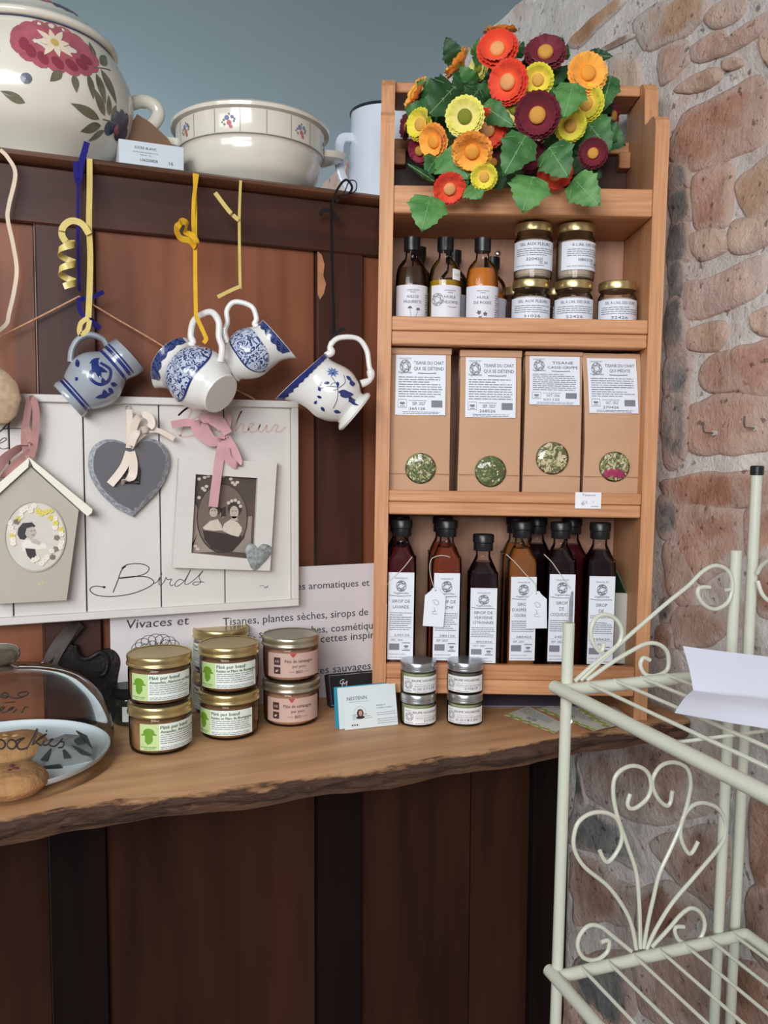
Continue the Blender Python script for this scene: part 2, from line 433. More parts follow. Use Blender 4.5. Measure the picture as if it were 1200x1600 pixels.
STONES = [stone_mat('stone_pink', [rgb(170, 122, 104), rgb(208, 162, 142), rgb(226, 190, 170)], 9, 0.8),
          stone_mat('stone_buff', [rgb(178, 136, 106), rgb(214, 176, 148), rgb(228, 202, 180)], 9, 0.8),
          stone_mat('stone_brown', [rgb(140, 104, 88), rgb(186, 148, 128), rgb(208, 176, 156)], 11),
          stone_mat('stone_grey', [rgb(98, 102, 102), rgb(132, 134, 132), rgb(170, 164, 156)], 14, 0.75)]
def add_stone(poly, k, h=0.010):
    # poly: list of (y, z) on the wall face
    n = 44
    P = smooth_pts([(p[0], p[1], 0) for p in poly], 40, True)
    cy = sum(p.x for p in P)/len(P); cz = sum(p.y for p in P)/len(P)
    ring = [P[int(i*len(P)/n)] for i in range(n)]
    vs = []; fs = []
    levels = [(1.24, -0.010), (1.17, -0.001), (1.08, 0.30*h), (0.96, 0.72*h), (0.80, h), (0.58, 1.05*h), (0.35, h), (0.15, h)]
    edge = [1.0, 1.0, 0.92, 0.55, 0.2, 0.0, 0.0, 0.0]
    for s, d in levels:
        for i, p in enumerate(ring):
            jit = 1+max(0.0, min(1.0, (s-0.55)/0.5))*(0.10*noise.noise(V((p.x*30, p.y*30, 5.0)))+0.035*noise.noise(V((p.x*75, p.y*75, 1.0))))
            y = cy+(p.x-cy)*s*jit; z = cz+(p.y-cz)*s*jit
            vs.append((XS-(d+stone_low(y, z)+0.0015), y, z))
    vs.append((XS-h-stone_low(cy, cz)-0.0015, cy, cz))
    for l in range(len(levels)-1):
        for i in range(n):
            j = (i+1) % n; fs.append((l*n+i, l*n+j, (l+1)*n+j, (l+1)*n+i))
    for i in range(n): fs.append(((len(levels)-1)*n+i, (len(levels)-1)*n+(i+1) % n, len(vs)-1))
    me = bpy.data.meshes.new('stone'); me.from_pydata(vs, [], fs); me.materials.append(STONES[k])
    me.polygons.foreach_set('use_smooth', [True]*len(fs)); at_ = me.attributes.new('lime', 'FLOAT', 'POINT')
    at_.data.foreach_set('value', [e for e in edge for i in range(n)]+[0.0]); put('stone', me, wall_right)
def wallpoly(pts, sx, ox, oy): return [(lambda q: (q.y, q.z))(onX(ox+x/sx, oy+y/sx, XS)) for x, y in pts]
A = (2.287, 900, 0); B7 = (3.158, 820, 700); B8 = (3.158, 820, 1100)
WALLSTONES = [
 (A, 1, [(225, 70), (330, 0), (440, -20), (440, 70), (340, 140), (245, 165)]), (A, 2, [(100, 168), (190, 124), (196, 138), (118, 176)]),
 (A, 0, [(420, 185), (440, 150), (520, 108), (540, 150), (600, 130), (686, 40), (700, 80), (560, 175), (450, 215)]),
 (A, 0, [(300, 190), (345, 160), (388, 155), (402, 210), (350, 275), (305, 285)]), (A, 1, [(368, 322), (420, 270), (490, 245), (498, 285), (425, 325)]),
 (A, 1, [(522, 222), (552, 206), (584, 215), (580, 236), (535, 250)]),
 (A, 0, [(420, 400), (520, 345), (622, 292), (652, 380), (635, 500), (560, 540), (480, 578), (385, 590), (358, 500)]),
 (A, 0, [(430, 655), (500, 602), (548, 625), (545, 785), (500, 805), (430, 795)]), (A, 1, [(576, 655), (620, 610), (690, 570), (700, 740), (640, 780), (590, 730)]),
 (A, 0, [(388, 1015), (470, 1000), (560, 960), (645, 938), (650, 1040), (500, 1108), (400, 1125)]), (A, 1, [(402, 1190), (450, 1160), (520, 1155), (540, 1200), (500, 1245), (405, 1240)]),
 (A, 0, [(455, 1310), (555, 1262), (592, 1370), (540, 1395), (470, 1390)]), (A, 0, [(566, 1266), (640, 1240), (700, 1235), (700, 1390), (600, 1385)]),
 (A, 1, [(636, 1135), (660, 1112), (700, 1105), (700, 1190), (648, 1182)]), (A, 0, [(410, 1480), (470, 1440), (540, 1420), (690, 1438), (700, 1580), (560, 1610), (420, 1600)]),
 (A, 1, [(410, 850), (500, 822), (540, 880), (440, 925)]), (A, 1, [(560, 800), (640, 780), (700, 775), (700, 860), (570, 895)]),
 (A, 1, [(-10, 150), (60, 70), (150, -5), (165, 15), (90, 95), (25, 160)]), (A, 1, [(130, 215), (190, 205), (226, 240), (224, 320), (170, 340), (130, 320)]),
 (A, 3, [(345, 690), (400, 672), (412, 770), (352, 800)]), (A, 3, [(345, 590), (402, 600), (405, 665), (345, 680)]), (A, 3, [(340, 810), (396, 790), (400, 910), (338, 950)]), (A, 3, [(332, 1090), (385, 1080), (392, 1240), (330, 1270)]), (A, 3, [(326, 1430), (392, 1410), (398, 1600), (322, 1640)]), (A, 3, [(335, 960), (378, 920), (390, 1060), (340, 1080)]), (A, 3, [(330, 1290), (392, 1260), (400, 1400), (335, 1420)]),  # grey stones beside the shelf unit: crevice shade put into their colour
 (A, 1, [(470, 60), (520, 10), (600, -10), (580, 60), (500, 95)]), (A, 1, [(660, 130), (700, 110), (700, 220), (668, 215)]),
 (B7, 0, [(705, 175), (850, 140), (1000, 130), (1190, 140), (1220, 250), (1050, 285), (900, 300), (725, 255)]),
 (B7, 0, [(780, 290), (1000, 305), (1088, 420), (1060, 520), (960, 600), (880, 640), (790, 560), (742, 470)]),
 (B7, 2, [(690, 510), (755, 485), (810, 560), (850, 650), (800, 755), (705, 700)]), (B7, 2, [(735, 820), (850, 790), (950, 800), (1000, 890), (890, 968), (745, 960)]),
 (B7, 0, [(1100, 330), (1230, 300), (1230, 480), (1120, 520)]), (B7, 3, [(665, 250), (745, 260), (760, 380), (690, 440), (660, 380)]), (B7, 3, [(655, 760), (730, 740), (738, 800), (665, 860)]),
 (B7, 0, [(1180, 580), (1300, 560), (1300, 800), (1190, 800)]), (B7, 2, [(640, 900), (725, 880), (740, 985), (650, 1020)]),
 (B8, 2, [(295, 275), (500, 190), (700, 195), (870, 215), (955, 330), (830, 515), (690, 560), (560, 560), (420, 490), (335, 400)]),
 (B8, 2, [(255, 770), (340, 790), (450, 870), (555, 930), (500, 1070), (390, 1060), (270, 1050)]), (B8, 2, [(650, 700), (800, 640), (960, 645), (965, 990), (860, 960), (740, 860)]),
 (B8, 3, [(255, 560), (330, 520), (470, 600), (560, 720), (540, 800), (420, 740), (262, 690)]), (B8, 2, [(550, 1260), (760, 1200), (950, 1210), (930, 1540), (720, 1560), (600, 1500)]),
 (B8, 2, [(1120, 490), (1210, 450), (1260, 640), (1210, 900), (1130, 820)]), (B8, 3, [(262, 1300), (480, 1250), (530, 1380), (500, 1560), (280, 1560)]),
 (B8, 2, [(1120, 930), (1260, 960), (1260, 1300), (1110, 1160)]), (B8, 2, [(560, 960), (700, 900), (830, 1010), (760, 1150), (610, 1160)]),
 (B8, 3, [(262, 300), (300, 420), (310, 500), (262, 540)]), (B8, 2, [(1000, 1280), (1250, 1400), (1250, 1600), (1000, 1600)])]
for (sx, ox, oy), k, pts in WALLSTONES: add_stone(wallpoly(pts, sx, ox, oy), k, 0.002+0.003*rng.random())
# the courses run on outside the frame
zz = 0.05
while zz < ZC-0.1:
    hh = 0.09+0.06*rng.random(); yy = -0.45+rng.random()*0.1
    while yy < 4.5:
        ww = 0.12+0.14*rng.random(); cy, cz = yy+ww/2, zz+hh/2
        if not (0.52 < cy < 2.0 and cz > 0.42) and not (cy >= 2.0 and cz < 1.4):
            pl = [(yy+0.01+ww*a, zz+0.01+hh*c) for a, c in ((0.05, 0.1), (0.5, 0.0), (0.92, 0.12), (0.9, 0.8), (0.5, 0.9), (0.08, 0.82))]
            pl = [(p+rng.uniform(-.012, .012), q+rng.uniform(-.01, .01)) for p, q in pl]
            add_stone(pl, rng.choice((0, 1, 2, 0)), 0.008)
        yy += ww+0.02
    zz += hh+0.02
# two wire hooks in the stone
for k, (px, py) in enumerate(((1104, 672), (1168, 664))):
    p = onX(px, py, XS-0.022)
    t = thing('wall_hook', ['small bent metal hook in the stone wall, the one nearer the wooden shelf unit', 'small bent metal hook in the stone wall, above the black-capped rack post'][k], 'hook', p, 'hooks in the stone wall')
    h = MB(); h.tube(smooth_pts([(0.02, 0, -0.004), (0.004, 0, -0.004), (-0.004, 0.0, -0.003), (-0.006, 0.0, 0.004), (-0.006, 0, 0.012)], 4), 0.0014, 8); h.build('hook_wire', STEEL, t)
    h = MB(); h.tube([(0.012, 0, -0.004), (0.03, 0, -0.004)], 0.004, 10); h.build('wall_plug', mat('plug', rgb(190, 184, 176), 0.6), t)

# ------------------------------------------------------------------ wood partition
mPANEL = wood('panel_wood', rgb(104, 56, 36), rgb(144, 88, 60), 'Z', 5.0, 0.42, 9, 0.12, 0.8)
mSTILE = wood('stile_wood', rgb(44, 22, 16), rgb(74, 40, 29), 'Z', 6.0, 0.45, 9, 0.15)
mRAIL = wood('rail_wood', rgb(46, 23, 18), rgb(76, 42, 31), 'X', 6.0, 0.42, 9, 0.15)
mMOULD = wood('moulding_wood', rgb(64, 38, 26), rgb(104, 66, 44), 'X', 8.0, 0.38, 9, 0.15)
wall_back = struct(thing('wall_back', 'x', 'x', (0, YP, 0))); del wall_back['label']; del wall_back['category']
def wb(name, m, x0, x1, y0, y1, z0, z1, bv=0.002):
    q = MB(); q.box(x0, x1, y0, y1, z0, z1, bv); return q.build(name, m, wall_back, world=True)
XL, XR = -1.5, 0.903
wb('rail', mRAIL, XL, XR, YP, YP+0.035, 1.666, 1.744)
q = MB(); q.lathe([(0.0, 0)], 3, cap=False) if False else None
q = MB(); prof = [(0.0, 0.0), (-0.012, 0.001), (-0.019, 0.007), (-0.019, 0.011), (-0.012, 0.0155), (0.02, 0.0155), (0.02, 0.0)]
n = len(prof); vs = [(x, YP+p[0], 1.744+p[1]) for x in (XL, XR) for p in prof]
q.add(vs, [tuple(range(n-1, -1, -1)), tuple(range(n, 2*n))]+[(i, (i+1) % n, n+(i+1) % n, n+i) for i in range(n)], True)
q.build('moulding', mMOULD, wall_back, world=True)
wb('ledge', mRAIL, XL, XR, YP+0.021, YP+0.48, 1.735, 1.7585, 0.001)
STL = []
for x0, x1 in ((-0.60, -0.50), (-0.003, 0.076), (0.410, 0.488), (0.826, 0.903)): STL.append((x0, x1)); wb('stile', mSTILE, x0, x1, YP, YP+0.035, 0.9305, 1.666)
PANS = [(-1.5, -0.60), (-0.50, -0.250), (-0.250, -0.003), (0.076, 0.410), (0.488, 0.703), (0.704, 0.826)]
mLOWP = wood('shaded_panel_wood', rgb(46, 25, 18), rgb(68, 40, 28), 'Z', 5.0, 0.75, 9, 0.12, 0.8, 0.12); mLOWS = wood('shaded_stile_wood', rgb(20, 12, 10), rgb(32, 19, 15), 'Z', 6.0, 0.75, 9, 0.15, 1.0, 0.12)  # below the table board: its shade is put into the wood colour
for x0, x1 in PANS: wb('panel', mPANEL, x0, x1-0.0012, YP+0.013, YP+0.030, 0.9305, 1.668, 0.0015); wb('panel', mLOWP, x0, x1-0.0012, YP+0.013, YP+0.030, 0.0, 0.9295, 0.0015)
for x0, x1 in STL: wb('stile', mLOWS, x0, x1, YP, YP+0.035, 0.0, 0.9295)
q = MB(); pl = [(0.4105, 1.664), (0.417, 1.660), (0.4215, 1.645), (0.4195, 1.628), (0.424, 1.615), (0.4205, 1.600), (0.414, 1.590), (0.4105, 1.598)]
q.prism(pl, YP-0.0006, YP+0.002)
q.build('bare_wood_patch', mat('torn_wood', rgb(176, 122, 84), 0.6, var=0.15, vscale=60), wall_back, world=True)

# ------------------------------------------------------------------ live-edge table board
mTABLE = wood('table_top_wood', rgb(172, 126, 88), rgb(208, 162, 118), 'X', 7.0, 0.5, 9, 0.12)
def bark_mat():
    m, nt, bs = newmat('live_edge'); N = nt.nodes; L = nt.links
    tcn = N.new('ShaderNodeTexCoord'); mp = N.new('ShaderNodeMapping'); mp.inputs['Scale'].default_value = (7, 20, 34); L.new(tcn.outputs['Object'], mp.inputs['Vector'])
    n1 = N.new('ShaderNodeTexNoise'); n1.inputs['Scale'].default_value = 1.6; n1.inputs['Detail'].default_value = 9; n1.inputs['Roughness'].default_value = 0.65; L.new(mp.outputs[0], n1.inputs['Vector'])
    sp = N.new('ShaderNodeSeparateXYZ'); L.new(tcn.outputs['Object'], sp.inputs[0])
    ma = N.new('ShaderNodeMath'); ma.operation = 'MULTIPLY_ADD'; ma.inputs[1].default_value = 17.0; L.new(sp.outputs['Z'], ma.inputs[0]); L.new(n1.outputs['Fac'], ma.inputs[2])
    rp = N.new('ShaderNodeValToRGB'); e = rp.color_ramp.elements; e[0].position = 0.02; e[0].color = rgb(120, 88, 70); e[1].position = 0.50; e[1].color = rgb(196, 152, 112)
    for p_, c_ in ((0.14, rgb(70, 50, 42)), (0.26, rgb(100, 76, 64)), (0.36, rgb(84, 60, 50)), (0.43, rgb(158, 118, 86))): k = e.new(p_); k.color = c_
    L.new(ma.outputs[0], rp.inputs['Fac']); L.new(rp.outputs['Color'], bs.inputs['Base Color']); bs.inputs['Roughness'].default_value = 0.85; bs.inputs['Specular IOR Level'].default_value = 0.2
    n2 = N.new('ShaderNodeTexNoise'); n2.inputs['Scale'].default_value = 3.5; n2.inputs['Detail'].default_value = 9; n2.inputs['Roughness'].default_value = 0.7; L.new(mp.outputs[0], n2.inputs['Vector'])
    bp = N.new('ShaderNodeBump'); bp.inputs['Strength'].default_value = 1.0; bp.inputs['Distance'].default_value = 0.008; L.new(n2.outputs['Fac'], bp.inputs['Height']); L.new(bp.outputs['Normal'], bs.inputs['Normal'])
    return m
mBARK = bark_mat()
def edge_y(x): return 0.976+0.006*sin(x*9+1)+0.007*noise.noise(V((x*7, 0, 0)))+0.004*noise.noise(V((x*30, 0, 0)))-0.022*max(0, -x-0.02)/0.1*0.3
t = thing('live_edge_shelf', 'thick wooden shelf board with a rough live bark edge along the partition', 'shelf', (0.4, 1.15, ZT))
NX = 150; vs = []; fs = []; top = MB(); bark = MB()
tv = []; tf = []; bv_ = []; bf = []; NB = 9
for i in range(NX+1):
    x = -0.9+(0.898+0.9)*i/NX; e = edge_y(x)+0.010
    for j, (yy, zz) in enumerate(((YP-0.002, ZT-0.034), (YP-0.002, ZT), (e+0.10, ZT), (e+0.02, ZT), (e, ZT-0.0012+0.001*noise.noise(V((x*25, 3, 1)))))): tv.append((x, yy, zz))
    for j in range(NB+1):
        s = j/NB
        yy = e-0.010*s**0.6+0.018*s*s+0.006*noise.noise(V((x*16, s*3, 4)))*sin(pi*s)+0.0045*noise.noise(V((x*48, s*6, 8)))*sin(pi*s)
        zz = ZT-0.0012-0.0335*s-0.003*noise.noise(V((x*11, 0, 6)))*s
        if j == 0: yy, zz = e, tv[-1][2]
        bv_.append((x, yy, zz))
    bv_.append((x, YP-0.002, ZT-0.034))
for i in range(NX):
    for j in range(4): a = i*5+j; tf.append((a, a+5, a+6, a+1))
    for j in range(NB+1): a = i*(NB+2)+j; bf.append((a, a+1, a+NB+3, a+NB+2))
top.add(tv, tf+[(4, 3, 2, 1, 0), tuple(NX*5+k for k in range(5))]); top.build('board_top', mTABLE, t, world=True)
bark.add(bv_, bf+[tuple(range(NB+1, -1, -1))[::-1], tuple(NX*(NB+2)+k for k in range(NB+2))[::-1]]); bark.build('bark_edge', mBARK, t, world=True)

# ------------------------------------------------------------------ tall pine shelf unit (its own leaning frame)
LEAN = 0.0118
UO = LAT*(-0.0172)+NH*1.24; UO.z = ZT+0.0002
AX_U = LAT*cos(LEAN)-V((0, 0, 1))*sin(LEAN); AX_W = V((0, 0, 1))*cos(LEAN)+LAT*sin(LEAN)
UO = UO+V((0, 0, 0.0048))
MU = Matrix(((AX_U.x, NH.x, AX_W.x, UO.x), (AX_U.y, NH.y, AX_W.y, UO.y), (AX_U.z, NH.z, AX_W.z, UO.z), (0, 0, 0, 1)))
MUI = MU.inverted()
def uvw(px, py, v):
    p0 = MU @ V((0, v, 0)); return MUI @ onP(px, py, p0, NH)
def onshelf(px, v, wz, rot=0.0, py=700):
    # a place on a shelf: u from the pixel column
    u = uvw(px, py, v).x
    return MU @ Matrix.Translation((u, v, wz)) @ Matrix.Rotation(rot, 4, 'Z')
UW, UD = 0.412, 0.152
unit = thing('shelf_unit', 'tall open pine shelf unit leaning in the corner on the live-edge board', 'shelf unit', MU)
def ub(name, m, x0, x1, y0, y1, z0, z1, bv=0.0015, parent=None):
    q = MB(); q.box(x0, x1, y0, y1, z0, z1, bv); return q.build(name, m, parent or unit)
def side_profile():
    f = 0.884
    pts = [(0, 0), (0, f-0.022), (0.003, f-0.010), (0.010, f-0.003), (0.020, f), (0.050, f), (0.055, f+0.004), (0.060, f+0.055), (0.068, f+0.066), (0.080, f+0.070), (UD, f+0.070), (UD, 0)]
    return pts
for x0, x1 in ((0.0, 0.020), (UW-0.020, UW)):
    q = MB(); sp = side_profile(); n = len(sp)
    vs = [(x0, y, z) for y, z in sp]+[(x1, y, z) for y, z in sp]
    q.add(vs, [tuple(range(n)), tuple(range(2*n-1, n-1, -1))]+[(i, n+i, n+(i+1) % n, (i+1) % n) for i in range(n)], False)
    q.build('side_board', PINEV, unit)
W = {}
def wl(z): return z-UO.z           # world height at the left -> unit height
SH = {}
for k, (zt, zm, zb) in {1: (1.731, None, 1.692), 2: (1.5462, 1.5255, 1.5062), 3: (1.2940, 1.2770, 1.2585), 4: (1.0352, 1.0124, 0.9905)}.items():
    a, c = wl(zt), wl(zb)
    if zm is None:
        ub('shelf_board', PINE, 0.0205, UW-0.0205, 0.004, UD-0.012, c, c+0.018); ub('front_lip', PINE, 0.0205, UW-0.0205, -0.001, 0.014, c+0.0005, a); SH[k] = c+0.018
    else:
        m_ = wl(zm); ub('shelf_board', PINE, 0.0205, UW-0.0205, 0.001, UD-0.012, c, m_); ub('front_lip', PINE, 0.0205, UW-0.0205, -0.001, 0.012, m_+0.0006, a); SH[k] = m_
ub('back_panel', BACKW, 0.0205, UW-0.0205, UD-0.011, UD-0.002, wl(0.985), wl(1.712), 0.0005)
ub('upper_back_panel', mSTILE, 0.0205, UW-0.0205, UD-0.010, UD-0.003, wl(1.713), wl(1.8245), 0.0005)
ub('top_board', PINE, 0.0205, UW-0.0205, 0.080, UD, 0.938, 0.953)
ub('back_rail', PINE, 0.0205, UW-0.0205, UD-0.022, UD-0.002, wl(1.825), wl(1.843))
for x in (0.0205, UW-0.0385): ub('cleat', PINE, x, x+0.018, UD-0.032, UD-0.0105, wl(1.80), wl(1.825))
p = uvw(778, 396, UD-0.012); q = MB(Matrix.Translation(p) @ Matrix.Rotation(pi/2, 4, 'X')); q.lathe([(0.0001, 0.004), (0.003, 0.0035), (0.0042, 0.002), (0.0045, 0)], 14); q.build('screw', STEEL, unit)

# ================================================================== ON TOP OF THE PARTITION
ZL = 1.7586
mCREAM = mat('cream_glaze', rgb(222, 216, 202), 0.18, coat=0.4, var=0.015, vscale=8)
mWHITEGL = mat('white_glaze', rgb(228, 226, 222), 0.15, coat=0.4, var=0.015, vscale=8)
def interp(prof, z):
    # radius of a lathe profile (r, z rising) at height z
    for (r0, z0), (r1, z1) in zip(prof, prof[1:]):
        if z0 <= z <= z1 and z1 > z0: return r0+(r1-r0)*(z-z0)/(z1-z0)
    return prof[-1][0]
def on_lathe(prof, ang0, r_ref, off=0.0006):
    # map (x along the girth, height) on a turned body; ang0 = compass of x = 0, seen from outside, x to the right
    def fn(x, z):
        r = interp(prof, z)+off; a = ang0+x/r_ref
        return (r*sin(a), -r*cos(a), z)
    return fn
def smooth_prof(p, sub=4): return [(max(q.x, 0.0), q.y) for q in smooth_pts([(a, c, 0) for a, c in p], sub)]
C_ROSE = mat('rose_paint', rgb(176, 92, 104), 0.3, var=0.18, vscale=40, coat=0.3)
C_ROSED = mat('dark_rose_paint', rgb(140, 60, 74), 0.3, var=0.15, vscale=40, coat=0.3)
C_OLIVE = mat('olive_paint', rgb(106, 104, 84), 0.3, var=0.22, vscale=50, coat=0.3)
C_NAVY = mat('navy_paint', rgb(58, 64, 92), 0.3, var=0.2, vscale=50, coat=0.3)
C_PETAL = mat('pale_paint', rgb(232, 214, 190), 0.3, coat=0.3)
C_YEL = mat('yellow_paint', rgb(206, 174, 98), 0.3, coat=0.3)
C_COBALT = mat('cobalt_paint', rgb(34, 48, 110), 0.25, var=0.3, vscale=60, coat=0.4)

# --- big flowered soup tureen
D = 1.354; S = D/FPX
tc = onY(53, 200, 1.46); tc.z = ZL
def zpx(px, py, D_): return onD(px, py, D_).z-ZL
R = 0.150
zr = zpx(178, 105, 1.399)
body = smooth_prof([(0.088, 0.0), (0.094, 0.006), (0.092, 0.020), (0.108, 0.038), (0.134, 0.066), (0.148, 0.100), (0.150, 0.130), (0.144, 0.160), (0.128, zr-0.012), (0.118, zr)], 4)
t = thing('soup_tureen', 'large cream soup tureen painted with a rose flower, on top of the wood partition', 'tureen', Matrix.Translation(tc) @ Matrix.Rotation(radians(3), 4, 'Z'))
q = MB(); q.lathe(body, 56); q.build('bowl', mCREAM, t)
lid = smooth_prof([(0.116, zr+0.001), (0.125, zr+0.003), (0.127, zr+0.009), (0.121, zr+0.015), (0.106, zr+0.026), (0.084, zr+0.046), (0.054, zr+0.061), (0.020, zr+0.067)], 3)
q = MB(); q.lathe(lid, 56); lo = q.build('lid', mCREAM, t)
q = MB(); q.lathe([(0.016, zr+0.065), (0.0155, zr+0.08), (0.017, zr+0.098), (0.024, zr+0.106), (0.022, zr+0.116), (0.0, zr+0.120)], 24); q.build('knob', mCREAM, lo)
q = MB()
for z, r in ((zr-0.0015, 0.1195),): q.lathe([(r, z), (r+0.001, z+0.0012), (r, z+0.0024)], 56, cap=False)
q.build('rim_line', C_NAVY, t)
for sgn in (1, -1):
    q = MB(); q.tube(smooth_pts([(sgn*0.140, 0, 0.148), (sgn*0.162, -0.004, 0.158), (sgn*0.182, -0.006, 0.155), (sgn*0.190, -0.006, 0.143), (sgn*0.182, -0.006, 0.126), (sgn*0.165, 0, 0.112), (sgn*0.146, 0, 0.104)], 5), 0.011, 10)
    q.tube(smooth_pts([(sgn*0.165, -0.004, 0.161), (sgn*0.184, -0.006, 0.160), (sgn*0.195, -0.006, 0.144), (sgn*0.188, -0.006, 0.123)], 4), 0.0045, 8)
    q.build('handle', mCREAM, t)
# painted decoration
def tz(py, px=80): return zpx(px, py, 1.26)      # height on the front of the bowl
fn = on_lathe(body, radians(22-16), 0.150); K = 1.26/FPX
pr = Print(fn); cx, cz = 0.010, zr-0.042
for k in range(15):
    a = 2*pi*k/15; pr.ell(cx+0.050*cos(a), cz+0.024*sin(a), 0.019, 0.014, 12, a*0.5)
pr.ell(cx, cz, 0.052, 0.026, 20); pr.build('painted_rose', C_ROSE, t)
pr = Print(on_lathe(body, radians(6), 0.150, 0.0009))
for k in range(7): a = pi+pi*(k+0.5)/7; pr.ell(cx+0.045*cos(a), cz+0.024*sin(a)-0.002, 0.010, 0.007, 10, a*0.5)
pr.build('rose_shading', C_ROSED, t)
pr = Print(on_lathe(body, radians(6), 0.150, 0.0012))
for k in range(8): a = 2*pi*k/8+0.2; pr.leaf(cx+0.003*cos(a)-0.002, cz+0.004+0.002*sin(a), 0.026 if k % 2 else 0.02, 0.009, a)
pr.build('rose_petals', C_PETAL, t)
pr = Print(on_lathe(body, radians(6), 0.150, 0.0015)); pr.ell(cx-0.002, cz+0.004, 0.006, 0.006); pr.build('rose_centre', C_YEL, t)
pr = Print(fn)
for (x, z, l, wd, r) in ((0.068, -0.012, 0.05, 0.016, -0.9), (0.058, -0.022, 0.042, 0.014, -1.15), (0.044, -0.028, 0.034, 0.011, -1.3), (0.070, -0.004, 0.036, 0.014, 0.75), (0.062, 0.004, 0.026, 0.011, 1.5), (0.005, -0.036, 0.024, 0.012, -2.3), (0.022, -0.036, 0.024, 0.011, -1.4),
    (0.078, -0.075, 0.042, 0.013, 2.3), (0.086, -0.072, 0.028, 0.011, 1.8), (0.070, -0.082, 0.052, 0.013, 3.0), (0.076, -0.088, 0.036, 0.013, 3.6), (0.086, -0.092, 0.028, 0.010, 3.9), (0.094, -0.074, 0.022, 0.011, 1.4), (-0.045, -0.085, 0.035, 0.012, 2.8), (-0.075, -0.02, 0.04, 0.014, 3.9)):
    pr.leaf(cx+x, cz+z, l, wd, r)
pr.stroke([(cx+0.055, cz-0.015), (cx+0.075, cz-0.008), (cx+0.092, cz-0.004)], 0.0016); pr.stroke([(cx+0.076, cz-0.08), (cx+0.09, cz-0.078), (cx+0.105, cz-0.076)], 0.0016)
pr.build('painted_leaves', C_OLIVE, t)
pr = Print(fn)
for (x, z, rx, rz) in ((0.104, -0.072, 0.012, 0.013), (0.118, -0.066, 0.009, 0.014), (0.132, -0.064, 0.009, 0.012), (0.096, -0.086, 0.012, 0.010), (0.124, -0.084, 0.014, 0.011), (0.140, -0.080, 0.010, 0.010), (-0.042, -0.055, 0.008, 0.007)): pr.ell(cx+x, cz+z, rx, rz, 14, 0.3)
pr.build('painted_pansy', C_NAVY, t)
pr = Print(on_lathe(body, radians(6), 0.150, 0.0012)); pr.ell(cx+0.110, cz-0.083, 0.005, 0.007); pr.ell(cx+0.116, cz-0.086, 0.004, 0.004); pr.build('pansy_centre', C_ROSE, t)
pl_ = on_lathe(lid, radians(8), 0.12, 0.0008); pr = Print(pl_)
for x, z in ((0.022, 0.036), (0.032, 0.037), (0.040, 0.035), (0.050, 0.037), (0.062, 0.036)): pr.ell(x, zr+z+0.003, 0.0065, 0.005, 12, 0.4)
pr.build('lid_flowers', C_NAVY, lo)
pr = Print(pl_); pr.ell(0.0, zr+0.042, 0.010, 0.005); pr.ell(0.012, zr+0.043, 0.006, 0.004); pr.build('lid_roses', C_ROSE, lo)

# --- cream lidded casserole
tc = onY(392, 205, 1.455); tc.z = ZL; Dc = 1.476
zr = zpx(272, 190, 1.435); zb = zpx(282, 236, 1.435)
K = Dc/FPX; r0 = 115*K
body = smooth_prof([(0.070, 0.0), (0.074, 0.006), (0.072, 0.012), (0.092, 0.028), (0.108, zb*0.5), (0.117, zb*0.78), (0.119, zb-0.004), (0.122, zb)], 4)+[(0.124, zb+0.002), (r0-0.004, zr-0.010), (r0-0.002, zr-0.006)]
t = thing('casserole_dish', 'cream lidded casserole with small flower sprays and two lug handles, on the partition top', 'casserole', Matrix.Translation(tc) @ Matrix.Rotation(radians(-10), 4, 'Z'))
q = MB(); q.lathe(body, 56); q.build('bowl', mCREAM, t)
q = MB(); q.lathe([(r0-0.003, zr-0.009), (r0+0.004, zr-0.007), (r0+0.005, zr-0.002), (r0+0.001, zr+0.002), (0.10, zr+0.010), (0.06, zr+0.020), (0.0, zr+0.024)], 56); lo = q.build('lid', mCREAM, t)
q = MB(); q.lathe(smooth_prof([(0.010, zr+0.021), (0.011, zr+0.028), (0.020, zr+0.034), (0.023, zr+0.041), (0.018, zr+0.047), (0.006, zr+0.050), (0.0, zr+0.050)], 3), 24); q.build('knob', mWHITEGL, lo)
for sgn in (1, -1):
    q = MB(); vs = []; fs = []; n = 10
    for lay, (dz, k) in enumerate(((0.004, 1.0), (-0.006, 0.9), (-0.016, 0.35))):
        for i in range(n+1):
            a = -pi/2+pi*i/n; vs.append((sgn*(0.116+0.048*cos(a)*k), 0.030*sin(a)*k, zb+0.012+dz+0.004*cos(a)))
    for l in range(2):
        for i in range(n): a = l*(n+1)+i; fs.append((a, a+1, a+n+2, a+n+1))
    fs.append(tuple(range(n+1))); fs.append(tuple(range(2*(n+1), 3*(n+1))))
    q.add(vs, fs, True); q.build('lug_handle', mCREAM, t)
gm = mat('grey_line', rgb(128, 120, 112), 0.4)
pr = Print(on_lathe(body, 0, 0.125, 0.0006))
for k in range(10): x = -0.19+0.0415*k; pr.rect(x, zb+0.002, x+0.0009, zr-0.010)
for k in range(60): x = -0.20+0.4*k/60; pr.rect(x, zb, x+0.4/60, zb+0.0009)
pr.build('panel_lines', gm, t)
